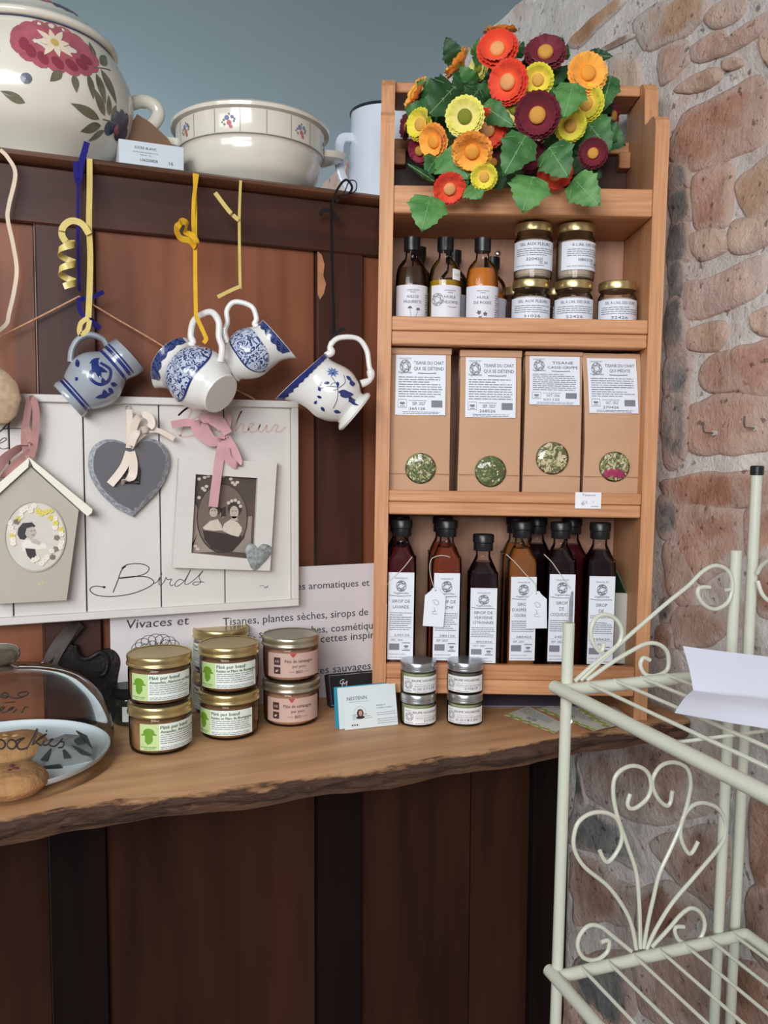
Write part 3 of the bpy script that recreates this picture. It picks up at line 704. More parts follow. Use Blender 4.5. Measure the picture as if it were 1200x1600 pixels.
for name, m, pts in (('spray_red', mat('spray_red', rgb(186, 108, 110), 0.4), ((0.0, -0.004, 0.004), (0.002, -0.009, 0.003))), ('spray_blue', mat('spray_blue', rgb(118, 126, 160), 0.4), ((-0.003, 0.003, 0.004), (0.004, 0.004, 0.003), (0.006, -0.002, 0.002), (-0.007, 0.0, 0.0018))), ('spray_leaf', mat('spray_leaf', rgb(120, 140, 110), 0.4), ((-0.006, -0.006, 0.002), (0.007, 0.001, 0.002), (0.0, 0.008, 0.0018), (-0.009, -0.003, 0.0015)))):
    pr = Print(on_lathe(body, 0, 0.125, 0.0009 if 'leaf' not in name else 0.0007))
    for x0 in (-0.128, -0.045+0.004, 0.038+0.042, 0.165):
        for dx, dz, r in pts: pr.ell(x0+dx*1.25, (zb+zr)/2-0.004+dz*1.1, r*1.0, r*1.0, 8)
    pr.build(name, m, t)

# --- white enamel jug behind the shelf unit
tc = onY(600, 250, 1.455); tc.z = ZL
zt = zpx(545, 172, 1.54)
mENAM = mat('white_enamel', rgb(214, 222, 234), 0.25, coat=0.3, var=0.01)
t = thing('enamel_pitcher', 'tall white enamel pitcher with a dark rim standing behind the shelf unit top', 'pitcher', tc)
q = MB(); q.lathe(smooth_prof([(0.064, 0), (0.065, 0.004), (0.0655, 0.03), (0.064, 0.10), (0.060, zt-0.02), (0.060, zt)], 3), 48, cap=False); q.lathe([(0.064, 0.0005), (0.0, 0.0006)], 48, cap=False)
q.lathe([(0.060, zt), (0.058, zt-0.001), (0.062, 0.02)], 48, cap=False); q.build('body', mENAM, t)
q = MB(); q.lathe([(0.0595, zt-0.001), (0.0615, zt), (0.0625, zt+0.002), (0.0615, zt+0.004), (0.0595, zt+0.003), (0.0588, zt+0.001)], 48, cap=False); q.build('rim', mat('enamel_rim', rgb(40, 44, 56), 0.3), t)
q = MB(); q.tube(smooth_pts([(-0.060, 0, zt-0.045), (-0.080, 0, zt-0.050), (-0.086, 0, zt-0.075), (-0.082, 0, zt-0.11), (-0.064, 0, zt-0.14)], 5), 0.0085, 10, flat=0.6); q.build('handle', mENAM, t)
# --- opened cardboard sugar box
mKRAFT = mat('kraft_card', rgb(120, 92, 70), 0.8, var=0.06, vscale=40)
pA, pB = onY(186, 252, 1.375), onY(287, 268, 1.375)
t = thing('sugar_box', 'white cardboard box of white sugar with a raised brown flap, between tureen and casserole', 'box', (pA.x, 1.375, ZL))
wd = pB.x-pA.x; hh = onY(240, 224, 1.375).z-ZL
q = MB(); q.box(-0.0, wd, 0, 0.0012, 0, hh); q.box(0, 0.0012, 0.0013, 0.05, 0, hh); q.box(wd-0.0012, wd, 0.0013, 0.05, 0, hh); q.box(0, wd, 0.05, 0.0512, 0, hh); q.box(0.001, wd-0.001, 0.0012, 0.05, 0, 0.001); q.build('carton', mat('white_card', rgb(206, 214, 222), 0.6, var=0.02), t)
fl = [onY(x, y, 1.424) for x, y in ((190, 222), (214, 178), (236, 192), (262, 216), (275, 238), (270, 250), (190, 250))]
q = MB(); n = len(fl); vs = [p for p in fl]+[p+V((0, 0.0015, 0)) for p in fl]
q.add(vs, [tuple(range(n)), tuple(range(2*n-1, n-1, -1))]+[(i, n+i, n+(i+1) % n, (i+1) % n) for i in range(n)], False); q.build('flap', mKRAFT, t, world=True)
pr = Print(flat(-0.0004)); k = wd/101.0
def bx(px): return (px-186)*k
pr.text('SUCRE BLANC', bx(227), hh-0.011, 0.0036, 0.040); pr.text('Saccharose pour alimentation en 1 kg', bx(227), hh-0.0165, 0.0017, 0.05); pr.text('Poids net : 1 kg', bx(227), hh-0.0205, 0.0018, 0.02)
pr.text('L06250828', bx(232), hh-0.029, 0.0042, 0.036); pr.text('16', bx(267), hh-0.030, 0.0056); pr.build('lettering', INK, t)

# ================================================================== HANGING JUGS
def jug(name, label, z0, up_px, base_px, mouth_px, handle_up, scale, tilt, D_, prof, spout, hand, m, rimslant=0.10, hflat=1.0, hr=0.0050, depth_bias=0.0):
    pass
def jug_matrix(base_px, mouth_px, D_, tilt, hsign):
    # body axis from base to mouth seen on the photo; tilt > 0 turns the base towards the viewer
    p0 = onD(base_px[0], base_px[1], D_); p1 = onD(mouth_px[0], mouth_px[1], D_)
    a = (p1-p0); L_ = a.length; a.normalize()
    az = (a*cos(tilt)+NH*sin(tilt)).normalized()
    h = V((0, 0, 1))-az*az.z
    h = h.normalized()
    y = az.cross(h).normalized()
    org = p0 - NH*0.0
    return Matrix(((h.x, y.x, az.x, org.x), (h.y, y.y, az.y, org.y), (h.z, y.z, az.z, org.z), (0, 0, 0, 1))), L_/cos(tilt)
def jug_surf(prof, H, spout, slant):
    # local: z up the body, handle towards +x, spout towards -x
    def f(a, z, off=0.0):
        r = interp(prof, min(max(z, 0), H))+off; x = r*cos(a); y = r*sin(a)
        s = max(0.0, (z/H-0.55)/0.45)
        back = max(0.0, -cos(a))
        x -= spout*s**1.6*back**3; y *= 1-0.28*s*back**3
        zz = z-slant*H*s*s*(cos(a)+0.2)*0.5
        zz += slant*0.5*H*s*s*back**2*0.5
        return V((x, y, zz))
    return f
def jug_body(f, prof, H, seg=48, rows=30, thick=0.0022):
    q = MB(); vs = []; fs = []
    zs = [H*i/rows for i in range(rows+1)]
    for off, zl in ((0.0, zs), (-thick, zs[::-1])):
        for z in zl:
            for i in range(seg): vs.append(f(2*pi*i/seg, max(z, 0.003 if off else 0), off))
    nr = 2*(rows+1)
    for k in range(nr-1):
        for i in range(seg): j = (i+1) % seg; fs.append((k*seg+i, k*seg+j, (k+1)*seg+j, (k+1)*seg+i))
    fs.append(tuple(range(seg-1, -1, -1))); fs.append(tuple((nr-1)*seg+i for i in range(seg)))
    q.add(vs, fs, True); return q
def transfer_mat(name, base, ink, scale, thr, zlo=None, zhi=None):
    # blue-printed ornament: fine scrolling lines in the glaze
    if name in _M: return _M[name]
    m, nt, bs = newmat(name); N = nt.nodes; L = nt.links
    tcn = N.new('ShaderNodeTexCoord')
    n1 = N.new('ShaderNodeTexNoise'); n1.inputs['Scale'].default_value = scale; n1.inputs['Detail'].default_value = 2; n1.inputs['Distortion'].default_value = 2.4
    L.new(tcn.outputs['Object'], n1.inputs['Vector'])
    ma = N.new('ShaderNodeMath'); ma.operation = 'MULTIPLY'; ma.inputs[1].default_value = 24.0; L.new(n1.outputs['Fac'], ma.inputs[0])
    si = N.new('ShaderNodeMath'); si.operation = 'SINE'; L.new(ma.outputs[0], si.inputs[0])
    rp = N.new('ShaderNodeValToRGB'); rp.color_ramp.elements[0].position = thr; rp.color_ramp.elements[0].color = base; rp.color_ramp.elements[1].position = thr+0.35; rp.color_ramp.elements[1].color = ink
    mr = N.new('ShaderNodeMapRange'); mr.inputs['From Min'].default_value = -1; L.new(si.outputs[0], mr.inputs['Value']); L.new(mr.outputs[0], rp.inputs['Fac'])
    L.new(rp.outputs['Color'], bs.inputs['Base Color']); bs.inputs['Roughness'].default_value = 0.18; bs.inputs['Coat Weight'].default_value = 0.4
    _M[name] = m; return m
mTRANS = transfer_mat('blue_transfer', rgb(190, 198, 216), rgb(38, 54, 108), 70, 0.42)
mTRIM = transfer_mat('blue_trim', rgb(70, 84, 134), rgb(24, 34, 84), 90, 0.35)
mSTONEW = mat('grey_stoneware', rgb(156, 162, 170), 0.22, coat=0.5, var=0.06, vscale=60)
def patch(f, outline, off=0.0007, div=10):
    # a printed field that follows the body; outline(u) -> (z_low, z_high, a) for u in 0..1
    q = MB(); vs = []; fs = []; n = 26
    for i in range(n+1):
        zl, zh, a = outline(i/n)
        for k in range(div+1): vs.append(f(a, zl+(zh-zl)*k/div, off))
    for i in range(n):
        for k in range(div): c = i*(div+1)+k; fs.append((c, c+div+1, c+div+2, c+1))
    q.add(vs, fs, True); return q

# --- front blue-and-white jug and the one behind it (a pair of the same pattern)
def transfer_jug(label, base_px, mouth_px, D_, tilt, viewside, hscale=1.0):
    M, H = jug_matrix(base_px, mouth_px, D_, tilt, 1)
    s = H/0.094
    w_ = s*hscale; prof = smooth_prof([(0.0265*w_, 0), (0.0275*w_, 0.003*s), (0.0260*w_, 0.007*s), (0.031*w_, 0.014*s), (0.0385*w_, 0.030*s), (0.0405*w_, 0.045*s), (0.0365*w_, 0.062*s), (0.0315*w_, 0.076*s), (0.032*w_, 0.088*s), (0.034*w_, 0.094*s)], 4)
    f = jug_surf(prof, H, 0.013*s, 0.10)
    t = thing('milk_jug', label, 'jug', M, 'blue transfer-printed jugs')
    jug_body(f, prof, H).build('body', mWHITEGL, t)
    va = -pi/2*viewside if False else viewside
    # printed garden band round the belly, blue line at its lower edge
    for k, ac in enumerate((va, va+pi)):
        def ol(u, ac=ac):
            a = ac+(u-0.5)*2.7; e = 1-abs(2*u-1)**4
            return (0.046*s-0.022*s*e, 0.046*s+0.022*s*e, a)
        patch(f, ol).build('printed_band', mTRANS, t)
        def ol2(u, ac=ac):
            a = ac+(u-0.5)*2.7; e = 1-abs(2*u-1)**4; zl = 0.046*s-0.022*s*e
            return (zl-0.0012*s, zl+0.0012*s, a)
        patch(f, ol2, 0.0010, 2).build('band_line', C_COBALT, t)
        def ol3(u, ac=ac):
            a = ac+(u-0.5)*2.3
            return (H-0.0105*s-0.004*s*abs(sin(u*16)), H-0.0008, a)
        patch(f, ol3, 0.0008, 3).build('rim_print', mTRIM, t)
    x0 = interp(prof, 0.080*s); x1 = interp(prof, 0.030*s)
    q = MB(); q.tube(smooth_pts([(x0-0.003, 0, 0.078*s), (x0+0.004*s, 0, 0.074*s), (x0+0.010*s, 0, 0.082*s), (x0+0.030*s, 0, 0.086*s), (x0+0.050*s, 0, 0.068*s), (x0+0.046*s, 0, 0.050*s), (x0+0.030*s, 0, 0.040*s), (x0+0.022*s, 0, 0.030*s), (x1+0.006*s, 0, 0.025*s), (x1-0.004, 0, 0.022*s)], 5), [0.0044*s]*46, 10)
    q.build('handle', mWHITEGL, t)
    return t, M, s
DJ = 1.17
j2, M2, s2 = transfer_jug('blue-printed white jug hanging in front from the bright yellow ribbon, spout down', (346, 616), (258, 556), 1.165, radians(24), -pi/2+0.25)
j3, M3, s3 = transfer_jug('blue-printed white jug hanging behind its twin with its spout to the right', (357, 575), (432, 524), 1.215, radians(4), pi/2-0.2)

# --- stoneware jug with cobalt scroll
M1, H = jug_matrix((106, 627), (192, 549), 1.17, radians(14), 1)
prof = smooth_prof([(0.0275, 0), (0.029, 0.004), (0.0275, 0.010), (0.026, 0.014), (0.032, 0.024), (0.0385, 0.042), (0.0375, 0.058), (0.030, 0.072), (0.0255, 0.078), (0.0265, 0.088), (0.0275, 0.096), (0.0265, H)], 4)
f = jug_surf(prof, H, 0.004, 0.02)
t = thing('stoneware_jug', 'grey stoneware jug with cobalt blue scrolls hanging from the blue and pale yellow ribbons', 'jug', M1)
jug_body(f, prof, H).build('body', mSTONEW, t)
def ring(z0, z1, off=0.0006):
    q = MB(); q.lathe([(interp(prof, z0)+off*0.2, z0), (interp(prof, z0)+off, z0+0.0004), (interp(prof, z1)+off, z1-0.0004), (interp(prof, z1)+off*0.2, z1)], 48, cap=False); return q
for z0, z1 in ((0.0095, 0.0135), (0.0150, 0.0175), (0.0765, 0.081), (0.0850, 0.0895), (0.091, 0.0935)): ring(z0, z1).build('blue_ring', C_COBALT, t)
va = pi/2
def jfn(f, va, rr=0.036, off=0.0006): return lambda x, z: f(va+x/rr, z, off)
jm = jfn(f, va); pr = Print(lambda x, z: jm(-x, z))
for x, z, l, wd, r in ((0.014, 0.062, 0.022, 0.008, -2.6), (0.018, 0.058, 0.024, 0.009, 3.3), (0.014, 0.054, 0.022, 0.008, 2.6), (0.016, 0.066, 0.018, 0.006, -2.0), (0.020, 0.070, 0.016, 0.006, -1.7), (-0.018, 0.058, 0.012, 0.006, 2.6), (-0.020, 0.052, 0.012, 0.006, 3.1), (-0.018, 0.046, 0.014, 0.007, 3.6), (-0.014, 0.050, 0.010, 0.006, 0.5), (-0.022, 0.030, 0.024, 0.007, 1.9), (0.012, 0.028, 0.006, 0.005, 0), (0.024, 0.04, 0.016, 0.007, 0.4)): pr.leaf(x, z, l, wd, r)
pr.stroke([(0.012, 0.066), (-0.004, 0.070), (-0.013, 0.060), (-0.010, 0.046), (0.002, 0.042), (0.008, 0.049), (0.004, 0.056), (-0.002, 0.053)], 0.0042, 6)
pr.build('painted_scroll', C_COBALT, t)
q = MB(); hp = smooth_pts([(0.0235, 0, 0.090), (0.036, 0, 0.092), (0.051, 0, 0.082), (0.055, 0, 0.066), (0.049, 0, 0.050), (0.038, 0, 0.038)], 6); q.tube(hp, 0.0044, 10, flat=1.5); q.build('handle', mSTONEW, t)

# --- onion-pattern jug
M4, H = jug_matrix((556, 645), (478, 580), 1.20, radians(-7), 1)
s = H/0.092
prof = smooth_prof([(0.032*s, 0), (0.034*s, 0.002*s), (0.032*s, 0.006*s), (0.026*s, 0.011*s), (0.034*s, 0.022*s), (0.040*s, 0.038*s), (0.0395*s, 0.052*s), (0.036*s, 0.066*s), (0.034*s, 0.078*s), (0.035*s, 0.086*s), (0.036*s, 0.092*s)], 4)
f = jug_surf(prof, H, 0.022*s, 0.12)
t = thing('onion_pattern_jug', 'white jug with blue flower sprig hanging from the black ribbon beside the shelf unit', 'jug', M4)
jug_body(f, prof, H).build('body', mWHITEGL, t)
for q_ in range(2):
    va = -pi/2+pi*q_
    def ol3(u, va=va): return (H-0.0065*s-0.0025*s*abs(sin(u*40)), H-0.0005, va+(u-0.5)*3.0)
    patch(f, ol3, 0.0008, 3).build('rim_print', C_COBALT, t)
va = -pi/2+0.05
pr = Print(jfn(f, va, 0.038))
P4 = [(-0.004, 0.058, 0.010, 1.0), (0.020, 0.062, 0.010, 0.6)]
for x, z, l, wd, r in ((0.000, 0.040, 0.016, 0.006, -1.0), (0.002, 0.036, 0.018, 0.007, -0.7), (-0.004, 0.028, 0.016, 0.006, -1.5), (0.000, 0.024, 0.012, 0.005, -0.5), (-0.016, 0.036, 0.010, 0.006, -0.6), (0.012, 0.056, 0.006, 0.003, 1), (0.016, 0.050, 0.006, 0.003, 2), (0.008, 0.060, 0.006, 0.003, 0.3), (-0.002, 0.054, 0.007, 0.003, 2.4), (-0.008, 0.048, 0.007, 0.003, -2.4), (-0.010, 0.058, 0.006, 0.003, 0), (0.024, 0.044, 0.007, 0.004, -2), (-0.020, 0.044, 0.009, 0.005, -1.4), (0.020, 0.030, 0.008, 0.005, -1.3), (0.028, 0.052, 0.006, 0.003, 0)): pr.leaf(x*s*-1.25, (0.044+(z-0.044)*1.2)*s, l*s*1.25, wd*s*1.3, r)
pr.stroke([(-0.022*s, 0.030*s), (-0.008*s, 0.034*s), (0.004*s, 0.044*s), (0.010*s, 0.058*s)], 0.0008); pr.stroke([(0.004*s, 0.044*s), (-0.004*s, 0.056*s), (-0.016*s, 0.062*s)], 0.0008); pr.stroke([(0.004*s, 0.042*s), (0.016*s, 0.040*s), (0.024*s, 0.048*s)], 0.0008)
for k in range(6): a = k*pi/3; pr.stroke([(0.002*s+0.005*s*cos(a+b), 0.048*s+0.005*s*sin(a+b)) for b in (0, 0.5, 1.0)], 0.0006)
pr.build('painted_sprig', C_COBALT, t)
pr = Print(jfn(f, va, 0.038))
for k in range(9): a = k*2*pi/9; pr.leaf(0.018*s+0.001*cos(a), 0.062*s+0.001*sin(a), 0.008*s, 0.003*s, a)
pr.build('painted_bloom', mat('soft_blue_paint', rgb(98, 126, 176), 0.25, coat=0.4), t)
x1 = interp(prof, 0.03*s)
q = MB(); hp = smooth_pts([(0.034*s, 0, 0.084*s), (0.043*s, 0, 0.080*s), (0.050*s, 0, 0.087*s), (0.066*s, 0, 0.084*s), (0.082*s, 0, 0.064*s), (0.078*s, 0, 0.044*s), (0.064*s, 0, 0.028*s), (0.056*s, 0, 0.018*s), (0.048*s, 0, 0.014*s), (0.036*s, 0, 0.020*s)], 5)
q.tube(hp, [0.0036*s+0.0022*s*abs(sin(i*0.32))*(1 if (i < 12 or i > 32) else 0.15) for i in range(len(hp))], 10); q.build('handle', mWHITEGL, t)

# ================================================================== RIBBONS AND STRINGS
def path(pts, Y, sub=6): return smooth_pts([onY(x, y, Y if not isinstance(Y, (list, tuple)) else Y[i]) for i, (x, y) in enumerate(pts)], sub)
XD = V((1, 0, 0))
RB = {'yellow': mat('yellow_ribbon', rgb(226, 176, 44), 0.35, var=0.08), 'pale': mat('pale_yellow_ribbon', rgb(212, 190, 112), 0.35, var=0.1), 'cream': mat('cream_raffia', rgb(216, 196, 172), 0.6, var=0.08),
      'blue': mat('blue_ribbon', rgb(30, 26, 108), 0.6, var=0.12, spec=0.15), 'black': mat('black_ribbon', rgb(22, 22, 24), 0.3), 'pink': mat('pink_satin', rgb(206, 158, 164), 0.35, var=0.08, sheen=0.3), 'satin': mat('cream_satin', rgb(222, 206, 192), 0.35, var=0.06, sheen=0.3), 'pinkmesh': mat('pink_organza', rgb(178, 132, 128), 0.6, var=0.15), 'twine': mat('jute_twine', rgb(200, 150, 112), 0.8, var=0.2, vscale=300)}
def ribbon(label, cat, m, strips, name='ribbon', group=None):
    p0 = V(strips[0][1][0]); t = thing(name, label, cat, p0, group)
    for nm, pts, wdt, side in strips:
        q = MB(); q.strip(pts, wdt, side) if wdt > 0.0021 else q.tube(pts, wdt/2, 6); q.build(nm, RB[m], t, world=True)
    return t
YR = 1.27
ribbon('pale yellow curled ribbon holding the grey stoneware jug', 'ribbon', 'pale', [
    ('strand', path([(140, 248), (140, 290), (139, 350), (141, 400), (140, 450), (138, 496)], [1.277, 1.262, 1.24, 1.22, 1.20, 1.185]), 0.0075, XD),
    ('curl', path([(139, 366), (128, 350), (112, 345), (99, 354), (97, 368), (106, 382)], 1.228)[:-1]+[onY(104, 378, 1.228)+V((0.0105*cos(0.4-a), 0.0105*sin(0.4-a), -0.0065*a*0.62)) for a in [0.35*i for i in range(44)]], 0.0085, V((0.15, 0, 1))),
    ('loop', path([(138, 496), (126, 506), (125, 522), (136, 516), (140, 500)], 1.172), 0.006, XD)])
ribbon('dark blue ribbon hanging behind the pale yellow one', 'ribbon', 'blue', [
    ('strand', path([(136, 222), (130, 245), (123, 285)], 1.275)[::1], 0.008, XD), ('cord', path([(122, 252), (122, 300), (122, 380), (124, 455)], 1.277), 0.0042, XD), ('knot_loop', path([(118, 253), (122, 285), (128, 250), (134, 232)], 1.274), 0.008, XD),
    ('tail', path([(124, 465), (124, 482), (132, 496), (140, 500)], 1.26), 0.006, XD), ('tail', path([(126, 466), (140, 466), (162, 456)], 1.262), 0.006, V((0, 0, 1))), ('tail', path([(140, 498), (148, 506), (156, 514)], 1.20), 0.007, V((0.6, 0, 0.8)))])
ribbon('bright yellow ribbon with a knotted curl holding the front blue-printed jug', 'ribbon', 'yellow', [
    ('strand', path([(304, 271), (305, 320), (305, 371), (305, 430), (306, 494)], [1.277, 1.25, 1.215, 1.19, 1.165]), 0.0052, XD), ('strand', path([(308, 272), (303, 310), (302, 350), (304, 372)], [1.276, 1.25, 1.23, 1.215]), 0.0055, XD),
    ('curl', path([(304, 385), (296, 376), (282, 372), (276, 358), (284, 346), (292, 350), (290, 362), (300, 368), (308, 380), (302, 388)], [1.205, 1.2, 1.195, 1.19, 1.195, 1.2, 1.21, 1.20, 1.2, 1.205]), 0.009, V((0.5, 0.3, 0.7))),
    ('loop', path([(306, 494), (312, 506), (320, 524), (322, 530), (318, 536)], 1.155), 0.0055, XD)])
ribbon('thin pale yellow string holding the jug that hangs behind its twin', 'ribbon', 'pale', [
    ('strand', path([(376, 282), (374, 330), (374, 380), (375, 440), (376, 452)], [1.276, 1.25, 1.23, 1.21, 1.205]), 0.0040, XD), ('tail', path([(373, 344), (358, 330), (336, 301)], 1.24), 0.0062, V((0.7, 0, -0.6))), ('tail', path([(374, 448), (360, 454), (340, 464)], 1.20), 0.005, V((0.2, 0, 1)))], )
ribbon('black ribbon with a looped bow holding the jug beside the shelf unit', 'ribbon', 'black', [
    ('strand', path([(518, 318), (518, 345), (519, 420), (521, 480), (522, 530)], [1.272, 1.262, 1.24, 1.22, 1.20]), 0.0044, XD),
    ('bow', path([(517, 326), (526, 298), (540, 281), (550, 292), (544, 304), (532, 306), (526, 316)], 1.268), 0.0036, V((0.5, 0, 0.6))), ('bow', path([(522, 322), (538, 300), (546, 283), (556, 284), (556, 297), (546, 304)], 1.27), 0.0018, XD), ('tail', path([(517, 330), (506, 328), (500, 336)], 1.268), 0.006, V((0, 0, 1))), ('tail', path([(518, 332), (526, 340), (530, 346)], 1.268), 0.006, V((0.6, 0, 0.6))),
    ('wrap', path([(522, 530), (524, 522), (532, 516), (540, 514)], 1.168), 0.0050, V((0, 0, 1)))])
ribbon('cream raffia strand hanging down over the left partition panel', 'ribbon', 'cream', [('strand', path([(0, 234), (12, 246), (24, 272), (14, 320), (12, 342), (20, 380), (26, 420), (22, 455), (14, 490), (10, 506), (-6, 520)], 1.276), 0.0052, XD)])
q_ = thing('jute_twine', 'thin jute twine slung across the partition behind the jugs', 'twine', onY(124, 463, 1.285))
q = MB(); q.tube(path([(-60, 556), (0, 526), (60, 496), (124, 463)], 1.285), 0.0013, 6); q.tube(path([(124, 463), (180, 497), (240, 532), (330, 588), (398, 624)], 1.288), 0.0013, 6); q.build('strand', RB['twine'], q_, world=True)
# oval speckled wooden spoon bowl at the frame's left edge
c = onY(-6, 622, 1.235); t = thing('wooden_spoon', 'speckled pale wooden spoon bowl hanging at the left end of the white board', 'spoon', c)
q = MB(Matrix.Translation((0, 0, 0)) @ Matrix.Scale(0.32, 4, (0, 1, 0))); q.lathe([(0.0, -0.036), (0.014, -0.033), (0.025, -0.022), (0.031, 0.0), (0.027, 0.02), (0.016, 0.033), (0.006, 0.040), (0.0, 0.041)], 28); q.build('bowl', mat('pale_spoon_wood', rgb(176, 150, 122), 0.6, var=0.18, vscale=120), t)
q = MB(); q.tube([(0, 0, 0.036), (-0.012, 0, 0.10), (-0.03, 0.01, 0.2)], 0.006, 8); q.build('handle', mat('dark_spoon_handle', rgb(36, 28, 24), 0.5), t)

# ================================================================== WHITE BOARD WITH ORNAMENTS
def PXZ(px, py, Y): p = onY(px, py, Y); return (p.x, p.z)
mBOARD = mat('white_painted_board', rgb(212, 207, 202), 0.6, var=0.025, vscale=14)
BZ0, BZ1, BX0, BX1 = 1.1085, 1.4268, -0.30, 0.3675
t = thing('picture_board', 'white planked board with a raised frame and the word Birds, hung on the partition', 'board', (0.1, 1.27, 1.27))
xs = [-0.237, -0.1395, -0.0416, 0.0547, 0.159, 0.2536, 0.3575]
def pb(name, m, x0, x1, y0, y1, z0, z1, bv=0.001):
    q = MB(); q.box(x0, x1, y0, y1, z0, z1, bv); return q.build(name, m, t, world=True)
for x0, x1 in zip([BX0+0.01]+xs[:-1], xs): pb('plank', mBOARD, x0+0.0009, x1-0.0009, 1.270, 1.280, BZ0+0.004, BZ1-0.004)
pb('backing', mat('board_back', rgb(120, 110, 104), 0.8), BX0+0.006, BX1-0.004, 1.2802, 1.2835, BZ0+0.004, BZ1-0.004, 0)
pb('frame_rail', mBOARD, BX0, BX1, 1.262, 1.284, BZ1-0.0105, BZ1); pb('frame_rail', mBOARD, BX0, BX1, 1.262, 1.284, BZ0, BZ0+0.0105)
pb('frame_stile', mBOARD, BX1-0.0105, BX1, 1.262, 1.284, BZ0+0.0106, BZ1-0.0106); pb('frame_stile', mBOARD, BX0, BX0+0.0105, 1.262, 1.284, BZ0+0.0106, BZ1-0.0106)
for x in (-0.2, 0.30): pb('hanger', STEEL, x, x+0.02, 1.284, 1.2995, BZ1-0.03, BZ1-0.02, 0)
pr = Print(flat(1.2696)); BZP = lambda l: [PXZ(x, y, 1.2696) for x, y in l]
E5 = lambda l: BZP([(130+x/3.4286, 620+y/3.4286) for x, y in l])
pr.stroke(E5([(160, 1048), (185, 985), (205, 930), (228, 908), (205, 920), (240, 898), (310, 895), (352, 915), (335, 945), (270, 965), (190, 972), (270, 962), (340, 965), (378, 990), (350, 1020), (260, 1055), (150, 1070), (70, 1062), (36, 1035), (60, 1015), (118, 1020)]), 0.0013, 6)
pr.stroke(E5([(372, 1002), (395, 992), (412, 966), (405, 1000), (416, 1010)]), 0.0010, 6); pr.stroke(E5([(416, 1010), (434, 990), (444, 968), (452, 980), (474, 976), (464, 996), (470, 1012), (486, 1006)]), 0.0010, 6)
pr.stroke(E5([(540, 986), (516, 978), (492, 1000), (498, 1016), (520, 1006), (546, 980), (576, 926), (550, 980), (545, 1004), (562, 1004)]), 0.0010, 6); pr.stroke(E5([(562, 1004), (602, 974), (642, 932), (620, 964), (630, 990), (610, 1008), (586, 1004), (602, 992), (648, 992)]), 0.0010, 6)
pr.ell(*E5([(418, 948)])[0], 0.0013, 0.0013); pr.ell(*E5([(112, 1020)])[0], 0.002, 0.0016)
E4 = lambda l: BZP([(x/4.2125, 600+y/4.2125) for x, y in l])
pr.stroke(E4([(-30, 330), (10, 300), (50, 260), (70, 235), (50, 290), (20, 296), (90, 292), (150, 296)]), 0.0010); pr.stroke(E4([(-20, 330), (20, 300), (48, 262)]), 0.0009)
pr.stroke(E4([(-40, 400), (0, 390), (35, 372), (42, 358), (25, 355), (0, 375), (-10, 410), (20, 428), (60, 418)]), 0.0011)
pr.build('lettering', INK, t, world=True)
mPINKI = mat('pale_pink_ink', rgb(206, 178, 170), 0.7)
pr = Print(flat(1.2696))
pr.stroke(E5([(520, 210), (555, 130), (580, 70), (560, 60), (530, 80), (510, 100), (560, 58), (610, 55), (640, 75), (610, 110), (560, 130), (620, 130), (650, 160), (610, 200), (540, 215), (505, 200)]), 0.0026, 5)
pr.stroke(E5([(680, 150), (700, 135), (720, 160), (700, 185), (685, 165)]), 0.0022); pr.stroke(E5([(740, 190), (760, 145), (780, 150), (775, 190)]), 0.0022)
pr.stroke(E5([(800, 190), (830, 110), (850, 75), (830, 120), (815, 185), (840, 150), (860, 150), (852, 185), (870, 188), (900, 160), (915, 145), (895, 145), (885, 170), (900, 190), (930, 180), (950, 145), (940, 180), (960, 185), (985, 150), (980, 185), (1000, 185), (1030, 150), (1045, 155), (1030, 185), (1060, 185), (1085, 160)]), 0.0022, 4)
pr.build('faded_lettering', mPINKI, t, world=True)
pr = Print(flat(1.2694)); pr.stroke(E5([(945, 1016), (960, 1010), (975, 1020), (990, 1012), (985, 1022), (968, 1024)]), 0.0008, 3); pr.build('pencil_mark', GREYINK, t, world=True)
for px, py in ((199, 637), (355, 641)):
    c = onY(px, py, 1.264); q = MB(Matrix.Translation(c)); q.tube([(0.0038*cos(a), 0, 0.0038*sin(a)) for a in [2*pi*i/14 for i in range(14)]], 0.0008, 6, closed=True); q.tube([(0, 0.0, -0.003), (0, 0.008, -0.0035)], 0.001, 6); q.build('screw_eye', mat('painted_wire', rgb(200, 196, 188), 0.5), t, world=True)

# --- bird-house plaque
Yb = 1.246
c = onY(55, 820, Yb)
t = thing('birdhouse_plaque', 'grey-beige birdhouse plaque with an oval child portrait, hanging on the white board', 'plaque', c)
mTAUPE = mat('taupe_paint', rgb(178, 172, 158), 0.6, var=0.02, vscale=20); mIVORY = mat('ivory_paint', rgb(230, 228, 212), 0.6, var=0.02)
q = MB(); q.prism([PXZ(x, y, Yb) for x, y in ((48, 730), (-34, 800), (-12, 944), (104, 938), (123, 797))], Yb, Yb+0.014); q.build('house_front', mTAUPE, t, world=True)
for poly in ([(45, 714), (52, 730), (136, 806), (143, 801), (144, 795)], [(46, 714), (44, 730), (-46, 812), (-54, 806), (-54, 799)]):
    q = MB(); q.prism([PXZ(x, y, Yb) for x, y in poly], Yb-0.007, Yb+0.016); q.build('roof_slat', mIVORY, t, world=True)
oc = PXZ(55, 838, Yb); q = MB()
n = 36; a_, b_ = 0.0375, 0.047
ring = [(oc[0]+a_*cos(2*pi*i/n), oc[1]+b_*sin(2*pi*i/n)) for i in range(n)]; r2 = [(oc[0]+(a_+0.002)*cos(2*pi*i/n), oc[1]+(b_+0.002)*sin(2*pi*i/n)) for i in range(n)]
vs = [(x, Yb-0.0002, z) for x, z in r2]+[(x, Yb-0.0022, z) for x, z in r2]+[(x, Yb-0.0022, z) for x, z in ring]+[(x, Yb-0.0002, z) for x, z in ring]
